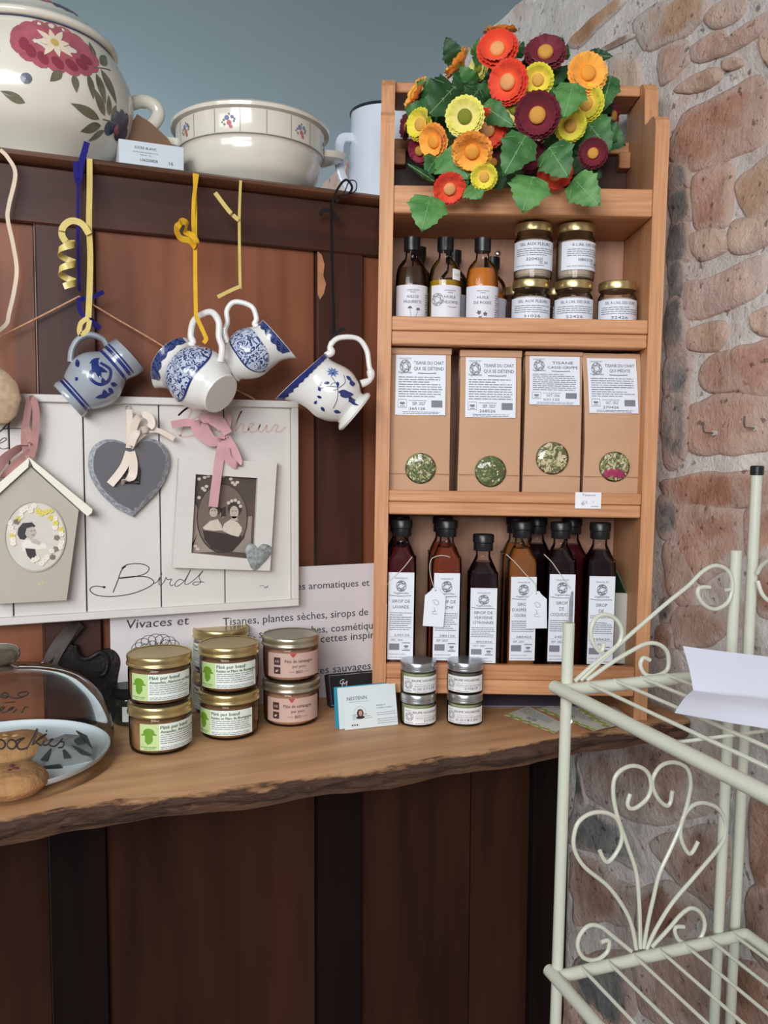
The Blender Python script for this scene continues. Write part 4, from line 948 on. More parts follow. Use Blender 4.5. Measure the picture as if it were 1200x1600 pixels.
q.add(vs, [(l*n+i, l*n+(i+1) % n, ((l+1) % 4)*n+(i+1) % n, ((l+1) % 4)*n+i) for l in range(4) for i in range(n)], True); q.build('oval_rim', mTAUPE, t, world=True)
q = MB(); q.prism(ring, Yb-0.0006, Yb+0.001); ph = q.build('portrait', mat('portrait_paper', rgb(206, 200, 190), 0.5, var=0.05, vscale=40), t, world=True)
F4 = lambda l, Y: [PXZ(x/4.2125, 600+y/4.2125, Y) for x, y in l]
mHAIR = mat('photo_dark', rgb(52, 48, 48), 0.6); mSKIN = mat('photo_light', rgb(186, 176, 168), 0.6); mMID = mat('photo_mid', rgb(118, 112, 108), 0.6); mWHT = mat('photo_white', rgb(226, 220, 212), 0.6)
for nm, m, off, polys in (('dress', mWHT, 0.0008, [[(140, 1050), (170, 1025), (230, 1035), (300, 1050), (310, 1080), (230, 1090), (150, 1100)]]),
    ('hair', mHAIR, 0.0010, [[(115, 990), (120, 950), (150, 915), (210, 910), (235, 935), (215, 940), (200, 965), (185, 1000), (160, 1025), (130, 1020)], [(165, 1080), (230, 1085), (245, 1160), (215, 1165), (180, 1130)]]), ('face', mSKIN, 0.0012, [[(165, 985), (175, 950), (215, 938), (232, 955), (238, 975), (228, 1000), (205, 1015), (180, 1012)], [(195, 1015), (235, 1020), (270, 1040), (260, 1060), (210, 1045)]]), ('features', mMID, 0.0014, [[(200, 965), (212, 962), (212, 968), (200, 970)], [(222, 962), (230, 960), (230, 966), (222, 968)], [(210, 992), (226, 988), (224, 996), (212, 998)]])):
    pr = Print(flat(Yb-off))
    for p in polys: pr.poly(F4(p, Yb))
    pr.build(nm, m, ph, world=True)
mFLW = mat('small_white_flower', rgb(232, 222, 208), 0.6, var=0.08); mFLY = mat('small_yellow_flower', rgb(214, 200, 96), 0.6, var=0.1); mFLG = mat('small_grey_flower', rgb(128, 116, 104), 0.6, var=0.2)
g = random.Random(3)
fl3 = {0: MB(), 1: MB(), 2: MB()}
for k in range(34):
    a = radians(-95+300*k/34); rr = g.uniform(0.72, 0.95)
    x = oc[0]+a_*rr*cos(a); z = oc[1]+b_*rr*sin(a)*0.92+0.001; kind = g.choice((0, 0, 1, 2)) if k > 3 else 0
    for i in range(5):
        b2 = 2*pi*i/5+a; cx, cz = x+0.0022*cos(b2), z+0.0022*sin(b2)
        fl3[kind].prism([(cx+0.0019*cos(c2), cz+0.0019*sin(c2)) for c2 in [2*pi*j/6 for j in range(6)]], Yb-0.0016-0.0006*g.random(), Yb-0.0008)
for k, m in ((0, mFLW), (1, mFLY), (2, mFLG)):
    o = fl3[k].build('wreath_flowers', m, ph, world=True); o['kind'] = 'stuff'
pr = Print(flat(Yb-0.0003)); fx, fz = PXZ(64, 912, Yb)
for i in range(5): pr.ell(fx+0.0022*cos(i*1.257), fz+0.0018*sin(i*1.257), 0.0018, 0.0013, 8)
pr.build('painted_daisy', mat('pale_daisy', rgb(206, 196, 150), 0.6), t, world=True)
q = MB()
for pts, wd in (([(46, 716), (38, 690), (42, 650), (48, 622), (56, 640), (54, 690), (48, 714)], 0.009), ([(48, 706), (30, 722), (8, 742), (-12, 748), (4, 720), (30, 700), (48, 692)], 0.014), ([(48, 690), (44, 676), (36, 664)], 0.010)):
    q.strip(path(pts, 1.250), wd, V((0.9, 0.2, 0.4)))
q.build('organza_ribbon', RB['pinkmesh'], t, world=True)

# --- slate heart
Yh = 1.256
c = onY(203, 745, Yh); t = thing('slate_heart', 'grey slate heart with chipped pale edges and a cream satin bow, on the white board', 'heart ornament', c)
HP = [(200, 700), (196, 693), (180, 687), (160, 688), (143, 702), (138, 725), (143, 748), (158, 772), (182, 795), (208, 808), (228, 788), (252, 762), (265, 732), (264, 708), (250, 690), (230, 685), (212, 690), (204, 698)]
def heart(pts, Y, y1, m, m2, th, bev, names, ins=0.88):
    P = [PXZ(x, y, Y) for x, y in pts]; P = [(p.x, p.y) for p in smooth_pts([(a, b, 0) for a, b in P[:9]], 4)]+[(p.x, p.y) for p in smooth_pts([(a, b, 0) for a, b in P[9:]], 4)]
    cx = sum(p[0] for p in P)/len(P); cz = sum(p[1] for p in P)/len(P)+0.004; n = len(P)
    I = [(cx+(x-cx)*ins+0.001*noise.noise(V((x*200, z*200, 0))), cz+(z-cz)*ins+0.001*noise.noise(V((x*200, z*200, 5)))) for x, z in P]
    q = MB(); vs = [(x, y1+th, z) for x, z in P]+[(x, y1+bev, z) for x, z in P]+[(x, y1, z) for x, z in I]
    q.add(vs, [(l*n+i, l*n+(i+1) % n, (l+1)*n+(i+1) % n, (l+1)*n+i) for l in range(2) for i in range(n)]+[tuple(range(n))], False); o1 = q.build(names[0], m2, t, world=True)
    q = MB(); q.add([(x, y1, z) for x, z in I]+[(cx, y1-0.0002, cz)], [(i, (i+1) % n, n) for i in range(n)], False); q.build(names[1], m, t, world=True)
mSLATE = mat('slate', rgb(98, 96, 100), 0.7, var=0.04, vscale=30); mCHIP = mat('slate_chip', rgb(128, 130, 138), 0.6, col2=rgb(176, 178, 184), vscale=220, bump=0.6, bscale=300)
heart(HP, Yh, Yh-0.001, mSLATE, mCHIP, 0.011, 0.006, ('chipped_edge', 'slate_face'))
q = MB()
for pts, wd in (([(200, 640), (201, 660), (200, 700)], 0.005), ([(204, 640), (205, 662), (202, 700)], 0.004), ([(202, 700), (206, 680), (214, 655), (226, 648), (236, 656), (234, 668), (214, 676), (204, 696)], 0.010), ([(204, 700), (222, 680), (244, 672), (272, 686)], 0.007), ([(202, 706), (195, 726), (186, 740), (172, 757)], 0.011), ([(204, 706), (208, 722), (207, 742), (199, 750), (190, 768-14)], 0.012)):
    q.strip(path(pts, [1.252-0.0015*i for i in range(len(pts))]), wd, V((0.9, 0, 0.45)))
q.build('satin_bow', RB['satin'], t, world=True)
q = MB(); mAGED = mat('aged_silver', rgb(74, 70, 66), 0.35, 0.8, var=0.2, vscale=300)
cg = lambda l: [onY(134+x/3.4286, 621+y/3.4286, 1.2525) for x, y in l]
q.tube(cg([(208, 385), (212, 460), (285, 462), (290, 385), (270, 355), (235, 352)]), 0.0011, 6, closed=True)
for x in (228, 248, 270): q.tube(cg([(x, 372), (x, 460)]), 0.0006, 5)
q.tube(cg([(210, 440), (288, 442)]), 0.0008, 5); q.tube(cg([(210, 400), (290, 402)]), 0.0006, 5); q.tube(cg([(232, 415), (250, 398), (268, 425), (246, 432)]), 0.0009, 5, closed=True); q.tube(cg([(250, 352), (250, 330)]), 0.001, 5)
q.build('birdcage_charm', mAGED, t, world=True)

# --- white photo frame
Yf = 1.252
c = onY(350, 806, Yf); t = thing('photo_frame', 'white photo frame with a sepia picture of two girls and a pink satin bow', 'picture frame', c)
O = [PXZ(x, y, Yf) for x, y in ((280, 716), (433, 722), (422, 892), (270, 887))]; I = [PXZ(x, y, Yf) for x, y in ((306, 741), (403, 747), (397, 874), (299, 864))]
for k in range(4):
    j = (k+1) % 4; q = MB(); q.prism([O[k], O[j], I[j], I[k]], Yf, Yf+0.014); q.build('frame_bar', mBOARD, t, world=True)
q = MB(); q.prism([PXZ(x, y, Yf) for x, y in ((300, 735), (408, 741), (402, 880), (294, 870))], Yf+0.009, Yf+0.0105); ph = q.build('photograph', mat('sepia', rgb(84, 70, 62), 0.45, var=0.12, vscale=30), t, world=True)
F5 = lambda l: [PXZ(130+x/3.4286, 620+y/3.4286, Yf+0.0085) for x, y in l]
def ellp(cx, cy, rx, ry, n=24): return [(cx+rx*cos(2*pi*i/n), cy+ry*sin(2*pi*i/n)) for i in range(n)]
mSEP1 = mat('sepia_mount', rgb(150, 136, 126), 0.5, var=0.05); mSEP2 = mat('sepia_oval', rgb(112, 98, 88), 0.5, var=0.08, vscale=60); mSEPD = mat('sepia_dark', rgb(58, 46, 42), 0.5); mSEPS = mat('sepia_skin', rgb(190, 172, 156), 0.5); mSEPW = mat('sepia_white', rgb(206, 194, 180), 0.5, var=0.05, vscale=200)
for nm, m, off, polys in (('mount', mSEP1, 0.0001, [[(590, 560), (610, 590), (640, 720), (720, 830), (560, 835), (575, 830)], [(800, 830), (860, 760), (885, 640), (905, 640), (895, 838)]]),
    ('oval', mSEP2, 0.0003, [ellp(745, 650, 132, 180)]), ('oval_line', mSEPD, 0.0002, [ellp(745, 652, 138, 186)]), ('shadow_wall', mSEPD, 0.0004, [[(640, 715), (850, 745), (845, 780), (800, 825), (745, 830), (690, 815), (650, 765)]]),
    ('dresses', mSEPW, 0.0006, [[(640, 700), (680, 665), (720, 655), (742, 690), (745, 715), (700, 718), (650, 712)], [(742, 715), (755, 680), (790, 655), (825, 670), (850, 700), (848, 720), (832, 750), (790, 740)], ellp(748, 622, 14, 24)]),
    ('hair', mSEPD, 0.0007, [ellp(812, 600, 38, 42), ellp(706, 608, 34, 26), [(735, 600), (765, 585), (765, 640), (738, 645)]]), ('faces', mSEPS, 0.0009, [ellp(808, 618, 24, 34), ellp(698, 618, 22, 26), [(792, 640), (822, 640), (830, 662), (795, 665)]]),
    ('headbands', mSEPW, 0.0010, [ellp(x, y, 9, 9) for x, y in ((778, 568), (795, 558), (814, 554), (832, 566), (842, 586))]+[ellp(x, y, 10, 8) for x, y in ((620, 440), (650, 432), (670, 425), (640, 490), (660, 480), (650, 500), (800, 460), (825, 458), (812, 470), (790, 440), (620, 540), (750, 425), (600, 800), (612, 815))]),
    ('features', mSEPD, 0.0011, [ellp(800, 612, 4, 2.5), ellp(818, 612, 4, 2.5), ellp(809, 634, 4, 1.3), ellp(690, 610, 4, 2.5), ellp(706, 610, 4, 2.5), ellp(698, 632, 3.5, 1.2)])):
    pr = Print(flat(Yf+0.0085-off+0.0003))
    for p in polys: pr.poly(F5(p))
    pr.build(nm, m, ph, world=True)
hp2 = [(402, 858), (396, 850), (388, 850), (383, 858), (386, 872), (396, 891), (410, 880), (422, 866), (424, 858), (420, 852), (411, 850), (405, 854)]
P = [(p.x, p.y) for p in smooth_pts([(*PXZ(x, y, Yf-0.001), 0) for x, y in hp2], 3, True)]; n = len(P); cx = sum(p[0] for p in P)/n; cz = sum(p[1] for p in P)/n
q = MB(); vs = [(x, Yf+0.0005, z) for x, z in P]+[(x, Yf-0.003, z) for x, z in P]+[(cx+(x-cx)*0.6, Yf-0.0065, cz+(z-cz)*0.6) for x, z in P]+[(cx, Yf-0.007, cz)]
q.add(vs, [(l*n+i, l*n+(i+1) % n, (l+1)*n+(i+1) % n, (l+1)*n+i) for l in range(2) for i in range(n)]+[(2*n+i, 2*n+(i+1) % n, 3*n) for i in range(n)]); q.build('small_heart', mat('grey_washed_wood', rgb(108, 114, 112), 0.5, col2=rgb(166, 170, 168), vscale=180), t, world=True)
q = MB()
for pts, wd in (([(357, 642), (358, 660), (352, 684)], 0.006), ([(352, 684), (330, 690), (306, 670), (318, 655), (340, 654), (356, 678)], 0.014), ([(352, 682), (336, 690), (320, 668), (330, 658), (346, 668)], 0.012), ([(314, 664), (292, 660), (268, 664)], 0.011), ([(350, 684), (344, 710), (338, 752), (333, 792)], 0.0135), ([(354, 684), (364, 700), (372, 720), (368, 726), (356, 716), (352, 700)], 0.012), ([(352, 690), (360, 712), (376, 724)], 0.010)):
    q.strip(path(pts, [1.249-0.0015*i for i in range(len(pts))]), wd, V((0.8, 0, 0.6)) if abs(pts[-1][1]-pts[0][1]) < 45 else XD)
q.build('satin_bow', RB['pink'], t, world=True)

# --- printed sign behind the board
YS = 1.288
a0 = PXZ(172, 975, YS); a1 = PXZ(582, 880, YS); zsign = a1[1]
t = thing('printed_sign', 'white printed paper sign about plants, leaning on the partition behind the jars', 'sign', (0.3, YS, ZT))
q = MB(); q.box(a0[0], 0.62, YS, YS+0.002, ZT+0.0004, zsign); q.build('sheet', mat('sign_sheet', rgb(212, 206, 208), 0.6, var=0.015), t, world=True)
pr = Print(flat(YS-0.0006))
def signtext(s, xl, xr, yb, hpx, px_ref):
    x0, z = PXZ(xl, yb[0], YS); x1, z1 = PXZ(xr, yb[1], YS); z = z1; h = hpx/FPX*(1.288/ray(px_ref, yb[1]).y)*1.0
    pr.text(s, x0, z, h, align='L', wfix=x1-x0)
signtext('es aromatiques et', 464, 577, (923, 915), 11, 520); signtext('Tisanes, plantes sèches, sirops de', 348, 575, (975, 961), 12, 460); signtext(', sels aux herbes, cosmétiques', 396, 596, (994, 981), 12, 480); signtext('recettes inspirées', 486, 606, (1005, 995), 12, 520); signtext('violettes sauvages', 452, 579, (1058, 1045), 12, 520)
pr.text('Vivaces et', *PXZ(246, 979, YS), 0.0135, align='C', wfix=0.092, slant=0.12)
lx, lz = PXZ(243, 1012, YS)
for k in range(9):
    a = pi*k/8; pr.stroke([(lx+0.026*cos(a)+0.011*cos(b), lz-0.006+0.018*sin(a)+0.009*sin(b)) for b in [2*pi*i/7 for i in range(7)]], 0.0008, 3, True)
for k in range(4): pr.stroke([(lx-0.015+0.01*k+0.008*cos(b), lz+0.004*(k % 2)+0.007*sin(b)) for b in [2*pi*i/7 for i in range(7)]], 0.0008, 3, True)
pr.build('lettering', INK, t, world=True)

# ================================================================== ON THE TABLE
def ontable(px, py, rot=0.0, dz=0.0006):
    p = onZ(px, py, ZT+0.0005); d = (p-CAM); yaw = atan2(d.x, d.y)
    return Matrix.Translation((p.x, p.y, ZT+dz)) @ Matrix.Rotation(-yaw+rot, 4, 'Z')
mPATE = mat('pate', rgb(150, 112, 76), 0.5, var=0.2, vscale=120); mPATE2 = mat('pork_pate', rgb(196, 146, 116), 0.5, var=0.12, vscale=120)
mGLAB = mat('jar_label_white', rgb(226, 234, 226), 0.55, var=0.01); mGPATCH = mat('pale_green_print', rgb(190, 214, 150), 0.55); mGREEN = mat('green_print', rgb(104, 150, 36), 0.55); mDKG = mat('dark_green_print', rgb(78, 104, 56), 0.6)
mPLAB = mat('jar_label_pink', rgb(198, 166, 154), 0.55, var=0.02); mREDP = mat('red_print', rgb(176, 62, 58), 0.55)
RJ, HJ = 0.0415, 0.0655
def jar_glass(b): b.lathe(smooth_prof([(0.030, 0.0), (0.0375, 0.001), (0.0400, 0.006), (0.0408, 0.016), (0.0412, 0.040), (0.0405, 0.047), (0.0390, 0.051), (0.0392, 0.055)], 3), 44)
def jar_fill(b): b.lathe([(0.034, 0.003), (0.0382, 0.007), (0.0392, 0.016), (0.0396, 0.040), (0.036, 0.0425), (0.0, 0.043)], 36)
def jar_lid(b): b.lathe(smooth_prof([(0.0418, 0.0505), (0.0432, 0.051), (0.0430, 0.0535), (0.0420, 0.055), (0.0428, 0.060), (0.0420, 0.0636), (0.0405, 0.0648), (0.0390, 0.0640), (0.0385, 0.0635), (0.0, 0.0635)], 2), 44)
def pate_jar(label, M, kind, rot=0.0, line2=''):
    t = thing('pate_jar', label, 'jar', M @ Matrix.Rotation(rot, 4, 'Z'), 'pâté jars on the shelf board')
    cached('jarfill', 'pate', mPATE if kind == 0 else mPATE2, t, jar_fill); cached('jarglass', 'glass_jar', GLASS, t, jar_glass); cached('jarlid', 'lid', GOLD if kind == 0 else mat('dull_gold_lid', rgb(188, 180, 158), 0.3, 0.85), t, jar_lid)
    r = 0.0414; fn = cyl(r, 0.0009)
    lb = cached('jarlabel%d' % kind, 'label', mGLAB if kind == 0 else mPLAB, t, rimband(r, -0.042, 0.046, 0.0085, 0.0435))
    if kind == 0:
        pr = Print(cyl(r, 0.0006)); pr.rect(-0.042, 0.0085, -0.0165, 0.0435, 5); pr.build('label_patch', mGPATCH, lb)
        pr = Print(fn); pr.ell(-0.0295, 0.0325, 0.0075, 0.0058, 14); pr.poly([(-0.0395, 0.030), (-0.030, 0.0335), (-0.0195, 0.0305), (-0.0195, 0.0285), (-0.03, 0.0295), (-0.0395, 0.028)]); pr.poly([(-0.0345, 0.030), (-0.0245, 0.030), (-0.0240, 0.022), (-0.027, 0.018), (-0.031, 0.0165), (-0.0345, 0.021)]); pr.build('hat_emblem', mGREEN, lb)
        pr = Print(fn); pr.text('Pâté pur bœuf', -0.0145, 0.0368, 0.0046, align='L', wfix=0.040); pr.text('Pâté pur bœuf', -0.0143, 0.0367, 0.0046, align='L', wfix=0.040); pr.text(line2, -0.0145, 0.0314, 0.0037, align='L', wfix=0.058); pr.text(line2, -0.0143, 0.0313, 0.0037, align='L', wfix=0.058); pr.text('la ferme de pagus', -0.030, 0.0125, 0.0020, 0.022); pr.build('title', mDKG, lb)
        pr = Print(fn); pr.rules(-0.0145, 0.043, 0.0285, 5, 0.0028, 0.0009, hash(label) % 50 if False else len(label)); pr.rules(-0.0145, 0.043, 0.0125, 2, 0.0024, 0.0008, 4); pr.rules(-0.036, -0.022, 0.0105, 1, 0.002, 0.0007, 5); pr.build('small_print', GREYINK, lb)
    else:
        pr = Print(fn); pr.text('Pâté de campagne', 0.007, 0.0300, 0.0046, wfix=0.042); pr.text('pur porc', 0.007, 0.0228, 0.0042, wfix=0.020); pr.text('BIO', 0.007, 0.0145, 0.0042)
        pr.rect(-0.008, 0.0163, 0.0005, 0.0167); pr.rect(0.0135, 0.0163, 0.022, 0.0167); pr.rect(-0.0305, 0.0265, -0.0205, 0.0375, 3); pr.rect(-0.0305, 0.0135, -0.0205, 0.0235, 3); pr.build('lettering', mat('brown_ink', rgb(66, 40, 40), 0.6), lb)
        pr = Print(cyl(r, 0.0013)); pr.text('AB', -0.0255, 0.0300, 0.0038); pr.leaf(-0.028, 0.0165, 0.006, 0.003, 0.6); pr.build('emblem', mPLAB, lb)
        pr = Print(fn); pr.poly([(-0.007, 0.0435), (0.003, 0.0435), (-0.002, 0.0372)]); pr.build('red_tip', mREDP, lb)
    return t
ST = Matrix.Translation((0, 0, HJ+0.0004))
mA, mB_, mC, mD = ontable(251, 1166), ontable(359, 1144), ontable(455, 1124), ontable(346, 1108)
pate_jar('gold-lidded beef pâté jar, bottom of the stack nearest the glass dome', mA, 0, radians(20), 'Amandes, Abricots et Miel')
pate_jar('gold-lidded beef pâté jar, top of the stack nearest the glass dome', ST @ mA, 0, radians(2), 'Amandes, Abricots et Miel')
pate_jar('gold-lidded beef pâté jar, bottom of the middle stack', mB_, 0, radians(-16), 'Raisins et Marc de Bourgogne')
pate_jar('gold-lidded beef pâté jar, top of the middle stack with a glossy lid', ST @ mB_, 0, radians(-4), 'Raisins et Marc de Bourgogne')
pate_jar('pink-labelled country pork pâté jar, bottom of its stack of two', mC, 1, radians(4))
pate_jar('pink-labelled country pork pâté jar, top of its stack of two', ST @ mC, 1, radians(7))
pate_jar('pâté jar hidden at the bottom behind the middle stack', mD, 0, radians(-50), 'Amandes, Abricots et Miel')
pate_jar('gold-lidded pâté jar on top, standing behind the middle stack', ST @ mD, 0, radians(-50), 'Amandes, Abricots et Miel')
# dark little jar behind the first stack
t = thing('dark_jar', 'small dark-lidded green jar half hidden behind the first pâté stack', 'jar', ontable(204, 1128, radians(10)))
q = MB(); q.lathe(smooth_prof([(0.020, 0), (0.024, 0.002), (0.025, 0.008), (0.025, 0.036), (0.022, 0.041), (0.022, 0.044)], 3), 30); q.build('jar_body', mat('dark_green_jar', rgb(38, 44, 34), 0.15, coat=0.5), t)
q = MB(); q.lathe(smooth_prof([(0.0245, 0.0425), (0.0250, 0.043), (0.0250, 0.055), (0.0240, 0.0565), (0.0, 0.0565)], 2), 30); q.build('lid', BLACKPL, t)
q = MB(); rimband(0.0253, -0.016, 0.02, 0.008, 0.030)(q); q.build('label', mGLAB, t)

# black wrought-iron piece behind the dome
mIRON = mat('black_iron', rgb(30, 26, 25), 0.55, 0.4, var=0.25, vscale=60, bump=0.4, bscale=120)
c = onZ(150, 1128, ZT); Yi = c.y
t = thing('iron_bracket', 'black wrought-iron scroll bracket standing against the wood behind the glass dome', 'bracket', c)
ip = lambda l: [onY(x/4.704, 1000+y/4.704, Yi) for x, y in l]
q = MB(); q.strip(smooth_pts(ip([(320, 230), (360, 190), (400, 110), (450, 30), (520, -60), (590, -130)]), 5), 0.022, V((0.75, -0.2, 0.55)), 0.003); q.build('curved_arm', mat('worn_iron', rgb(72, 64, 60), 0.5, 0.4, var=0.2, vscale=60), t, world=True)
pl = [(q_.x, q_.z) for q_ in smooth_pts(ip([(560, 40), (600, 110), (660, 130), (740, 80), (810, 62), (862, 95), (885, 160), (868, 260), (850, 400), (835, 520), (832, 610), (700, 610), (620, 420), (480, 300), (330, 215), (400, 120), (470, 40)]), 4, True)]
q = MB(); q.prism(pl, Yi-0.004, Yi+0.004); q.build('plate', mIRON, t, world=True)
q = MB(); q.tube(smooth_pts([p+V((0, -0.006, 0)) for p in ip([(555, 30), (560, 90), (600, 130), (660, 125), (735, 85), (785, 130), (785, 200), (760, 245), (725, 250), (722, 230)])], 5), 0.0035, 8); q.build('scroll', mIRON, t, world=True)
q = MB(); q.box(c.x-0.05, c.x+0.035, Yi-0.012, Yi+0.012, ZT, ZT+0.006, 0.001); q.build('foot', mIRON, t, world=True)

# glass dome on a white plate with cookies
Mdome = ontable(4, 1196); pd = Mdome.translation; Dd = (pd-CAM).dot(NH)
RD = 172*Dd/FPX
t = thing('cake_plate', 'round white cake plate under the glass dome on the shelf board', 'plate', Matrix.Translation((pd.x, pd.y, ZT+0.0006)))
q = MB(); q.lathe(smooth_prof([(RD*0.62, 0), (RD*0.66, 0.002), (RD*0.90, 0.008), (RD*0.955, 0.016), (RD*0.950, 0.0175), (RD*0.88, 0.011), (RD*0.6, 0.006), (0.0, 0.006)], 3), 64); q.build('plate_body', mat('plate_white', rgb(214, 224, 228), 0.25, coat=0.3, var=0.01), t)
t = thing('glass_dome', 'clear glass cake dome with handwritten black lettering and a round glass knob', 'dome', Matrix.Translation((pd.x, pd.y, ZT+0.0008)))
hd = onD(55, 1052, Dd-0.03).z-ZT-0.004
DP = smooth_prof([(RD, 0.0), (RD*1.005, 0.012), (RD*0.985, hd*0.32), (RD*0.93, hd*0.55), (RD*0.80, hd*0.78), (RD*0.58, hd*0.92), (RD*0.30, hd*0.99), (RD*0.10, hd*1.0), (0.0001, hd*1.0)], 4)
q = MB(); q.lathe(DP, 72, cap=False); gd = q.build('dome_shell', glass('dome_glass', rgb(251, 253, 253), 0.04, 0.36), t)
q = MB(); q.lathe([(0.016, hd*1.001), (0.022, hd+0.0015), (0.016, hd+0.004), (0.010, hd+0.006)], 28, cap=False); q.lathe(smooth_prof([(0.010, hd+0.006), (0.020, hd+0.010), (0.0245, hd+0.018), (0.022, hd+0.027), (0.012, hd+0.031), (0.0, hd+0.032)], 3), 28); q.build('knob', mat('smoky_knob', rgb(86, 78, 66), 0.1, coat=0.6, var=0.25, vscale=40), t)
def domefn(x, z):
    # ink on the glass: x = angle from the viewer's side, z = height
    a = radians(-4)+x; r = interp(DP, min(z, hd*0.995))+0.0008; return (r*sin(a), -r*cos(a), z)
pr = Print(domefn)
def dpx(px, py):
    # photograph -> angle, height on the dome by marching the view ray
    d = ray(px, py).normalized(); s = 0.5
    for i in range(900):
        p = CAM+d*s; l = p-V((pd.x, pd.y, ZT+0.0008))
        if l.z < hd*0.995 and l.z > 0 and sqrt(l.x**2+l.y**2) < interp(DP, l.z): break
        s += 0.001
    return (atan2(l.x, -l.y)-radians(-4), max(0.001, min(l.z, hd*0.99)))
E8 = lambda l: [dpx(x/4.704, 1000+y/4.704) for x, y in l]
def dstroke(l, wdt): pr.stroke(E8(l), wdt, 4)
wa = 0.0018/RD
P_ = []
q = MB()
def dome_ink(l, r=0.0009): q.tube([domefn(*p) for p in [(k.x, k.y) for k in smooth_pts([(a, b, 0) for a, b in E8(l)], 4)]], r, 6)
for ox in (4, 84): dome_ink([(ox+34*cos(b), 764-34*sin(b)) for b in [0.6+2*pi*i/10 for i in range(11)]], 0.0010)
dome_ink([(112, 745), (140, 728), (178, 716), (150, 735), (128, 765), (134, 795), (165, 800), (195, 788)], 0.0010)
dome_ink([(190, 800), (235, 720), (270, 650), (262, 690), (235, 770), (290, 715), (340, 690), (280, 735), (255, 745), (300, 775)], 0.0010)
dome_ink([(300, 775), (320, 735), (318, 770), (345, 765), (370, 740), (385, 725), (362, 735), (360, 770), (395, 780), (425, 760), (455, 722), (440, 745), (465, 750), (455, 785), (425, 790)], 0.0010); dome_ink([(335, 665), (342, 668)], 0.0012)
dome_ink([(0, 410), (40, 425), (60, 405), (40, 385), (10, 400), (60, 410), (110, 425), (165, 415), (205, 390), (190, 378), (140, 385), (130, 405), (160, 415)], 0.0008)
dome_ink([(0, 520), (30, 500), (25, 490), (0, 505), (15, 530), (70, 515), (100, 492), (80, 495), (60, 515), (95, 530), (120, 505), (140, 515), (160, 530), (180, 492), (210, 495)], 0.0008)
dome_ink([(30, 458), (110, 452)], 0.0007)
q.build('lettering', mat('dome_ink', rgb(44, 34, 30), 0.5), t)
mCOOK = mat('cookie', rgb(168, 124, 80), 0.85, var=0.16, vscale=60, bump=0.6, bscale=140)
def cookie(label, px, py, zb, r, h, nb, colr):
    p = onZ(px, py, ZT+zb); t = thing('cookie', label, 'cookie', p)
    g = random.Random(nb); q = MB(); pf = smooth_prof([(r*0.85, 0), (r*0.99, h*0.25), (r, h*0.45), (r*0.85, h*0.8), (r*0.5, h*0.98), (0.0, h)], 3); q.lathe(pf, 30)
    q.v = [V((p_.x*(1+0.05*noise.noise(p_*60)), p_.y*(1+0.05*noise.noise(p_*60+V((3, 0, 0)))), p_.z*(1+0.12*noise.noise(p_*50)))) for p_ in q.v]; q.build('crumb', mCOOK, t)
    q = MB()
    for k in range(nb):
        a = g.uniform(0, 6.28); rr = r*g.uniform(0.1, 0.85); z = interp([(x[0], x[1]) for x in pf][::-1] if False else [(h*1.0, 0)], 0) if False else h*(1-0.55*(rr/r)**2.2)
        q.M = Matrix.Translation((rr*cos(a), rr*sin(a), z)) @ Matrix.Rotation(a, 4, 'Z') @ Matrix.Diagonal((1.6, 1, 0.7, 1)); q.lathe([(0.0, -0.003), (0.003, -0.0015), (0.0034, 0.0005), (0.002, 0.002), (0.0, 0.0025)], 8)
    o = q.build('fruit_pieces', colr, t); o['kind'] = 'stuff'
cookie('round golden cookie with raspberry pieces at the front of the plate', 18, 1234, 0.008, 0.040, 0.026, 9, mat('raspberry_bits', rgb(108, 42, 48), 0.5))
cookie('flat crumbly cookie behind the raspberry one on the plate', 15, 1180, 0.008, 0.048, 0.024, 7, mat('pale_bits', rgb(190, 160, 116), 0.6))
# folded silvery wrapper with dark cut-outs
mFOIL = mat('grey_foil', rgb(120, 122, 122), 0.35, 0.3, var=0.1, vscale=60); mFDARK = mat('foil_dark', rgb(44, 50, 46), 0.4)
wc = onZ(100, 1192, ZT+0.0095); t = thing('foil_wrapper', 'crumpled grey faceted wrapper with dark wedge cut-outs beside the cookies', 'wrapper', wc)
wp = lambda l, lift=0.0: [onP(x/4.704, 1000+y/4.704, wc+V((0, 0.0, 0)), (V((0, 0, 1))*0.8-NH*0.6))+V((0, 0, lift)) for x, y in l]
o_ = wp([(215, 850), (300, 960), (440, 940), (690, 880), (660, 760), (600, 700), (480, 690), (300, 760)], 0.0); ci = wp([(440, 810)], 0.010)[0]
q = MB(); n = len(o_); q.add(o_+[ci]+[p+V((0, 0, -0.004)) for p in o_], [(i, (i+1) % n, n) for i in range(n)]+[(i, n+1+i, n+1+(i+1) % n, (i+1) % n) for i in range(n)]+[tuple(range(2*n, n, -1))], False); q.build('wrapper_sheet', mFOIL, t, world=True)
q = MB()
for tri in ([(300, 915), (380, 825), (385, 840), (350, 920)], [(455, 830), (475, 835), (520, 895), (470, 900)], [(525, 810), (560, 820), (665, 880), (600, 870)], [(545, 770), (600, 740), (620, 790), (570, 800)], [(560, 700), (640, 740), (680, 830), (640, 790)], [(320, 965), (440, 950), (470, 990), (320, 1010)]):
    vv = wp(tri, 0.0068); q.add(vv+[p+V((0, 0, -0.002)) for p in vv], [(0, 1, 2, 3), (7, 6, 5, 4)]+[(i, 4+i, 4+(i+1) % 4, (i+1) % 4) for i in range(4)], False)
o = q.build('cut_outs', mFDARK, t, world=True); o['kind'] = 'stuff'

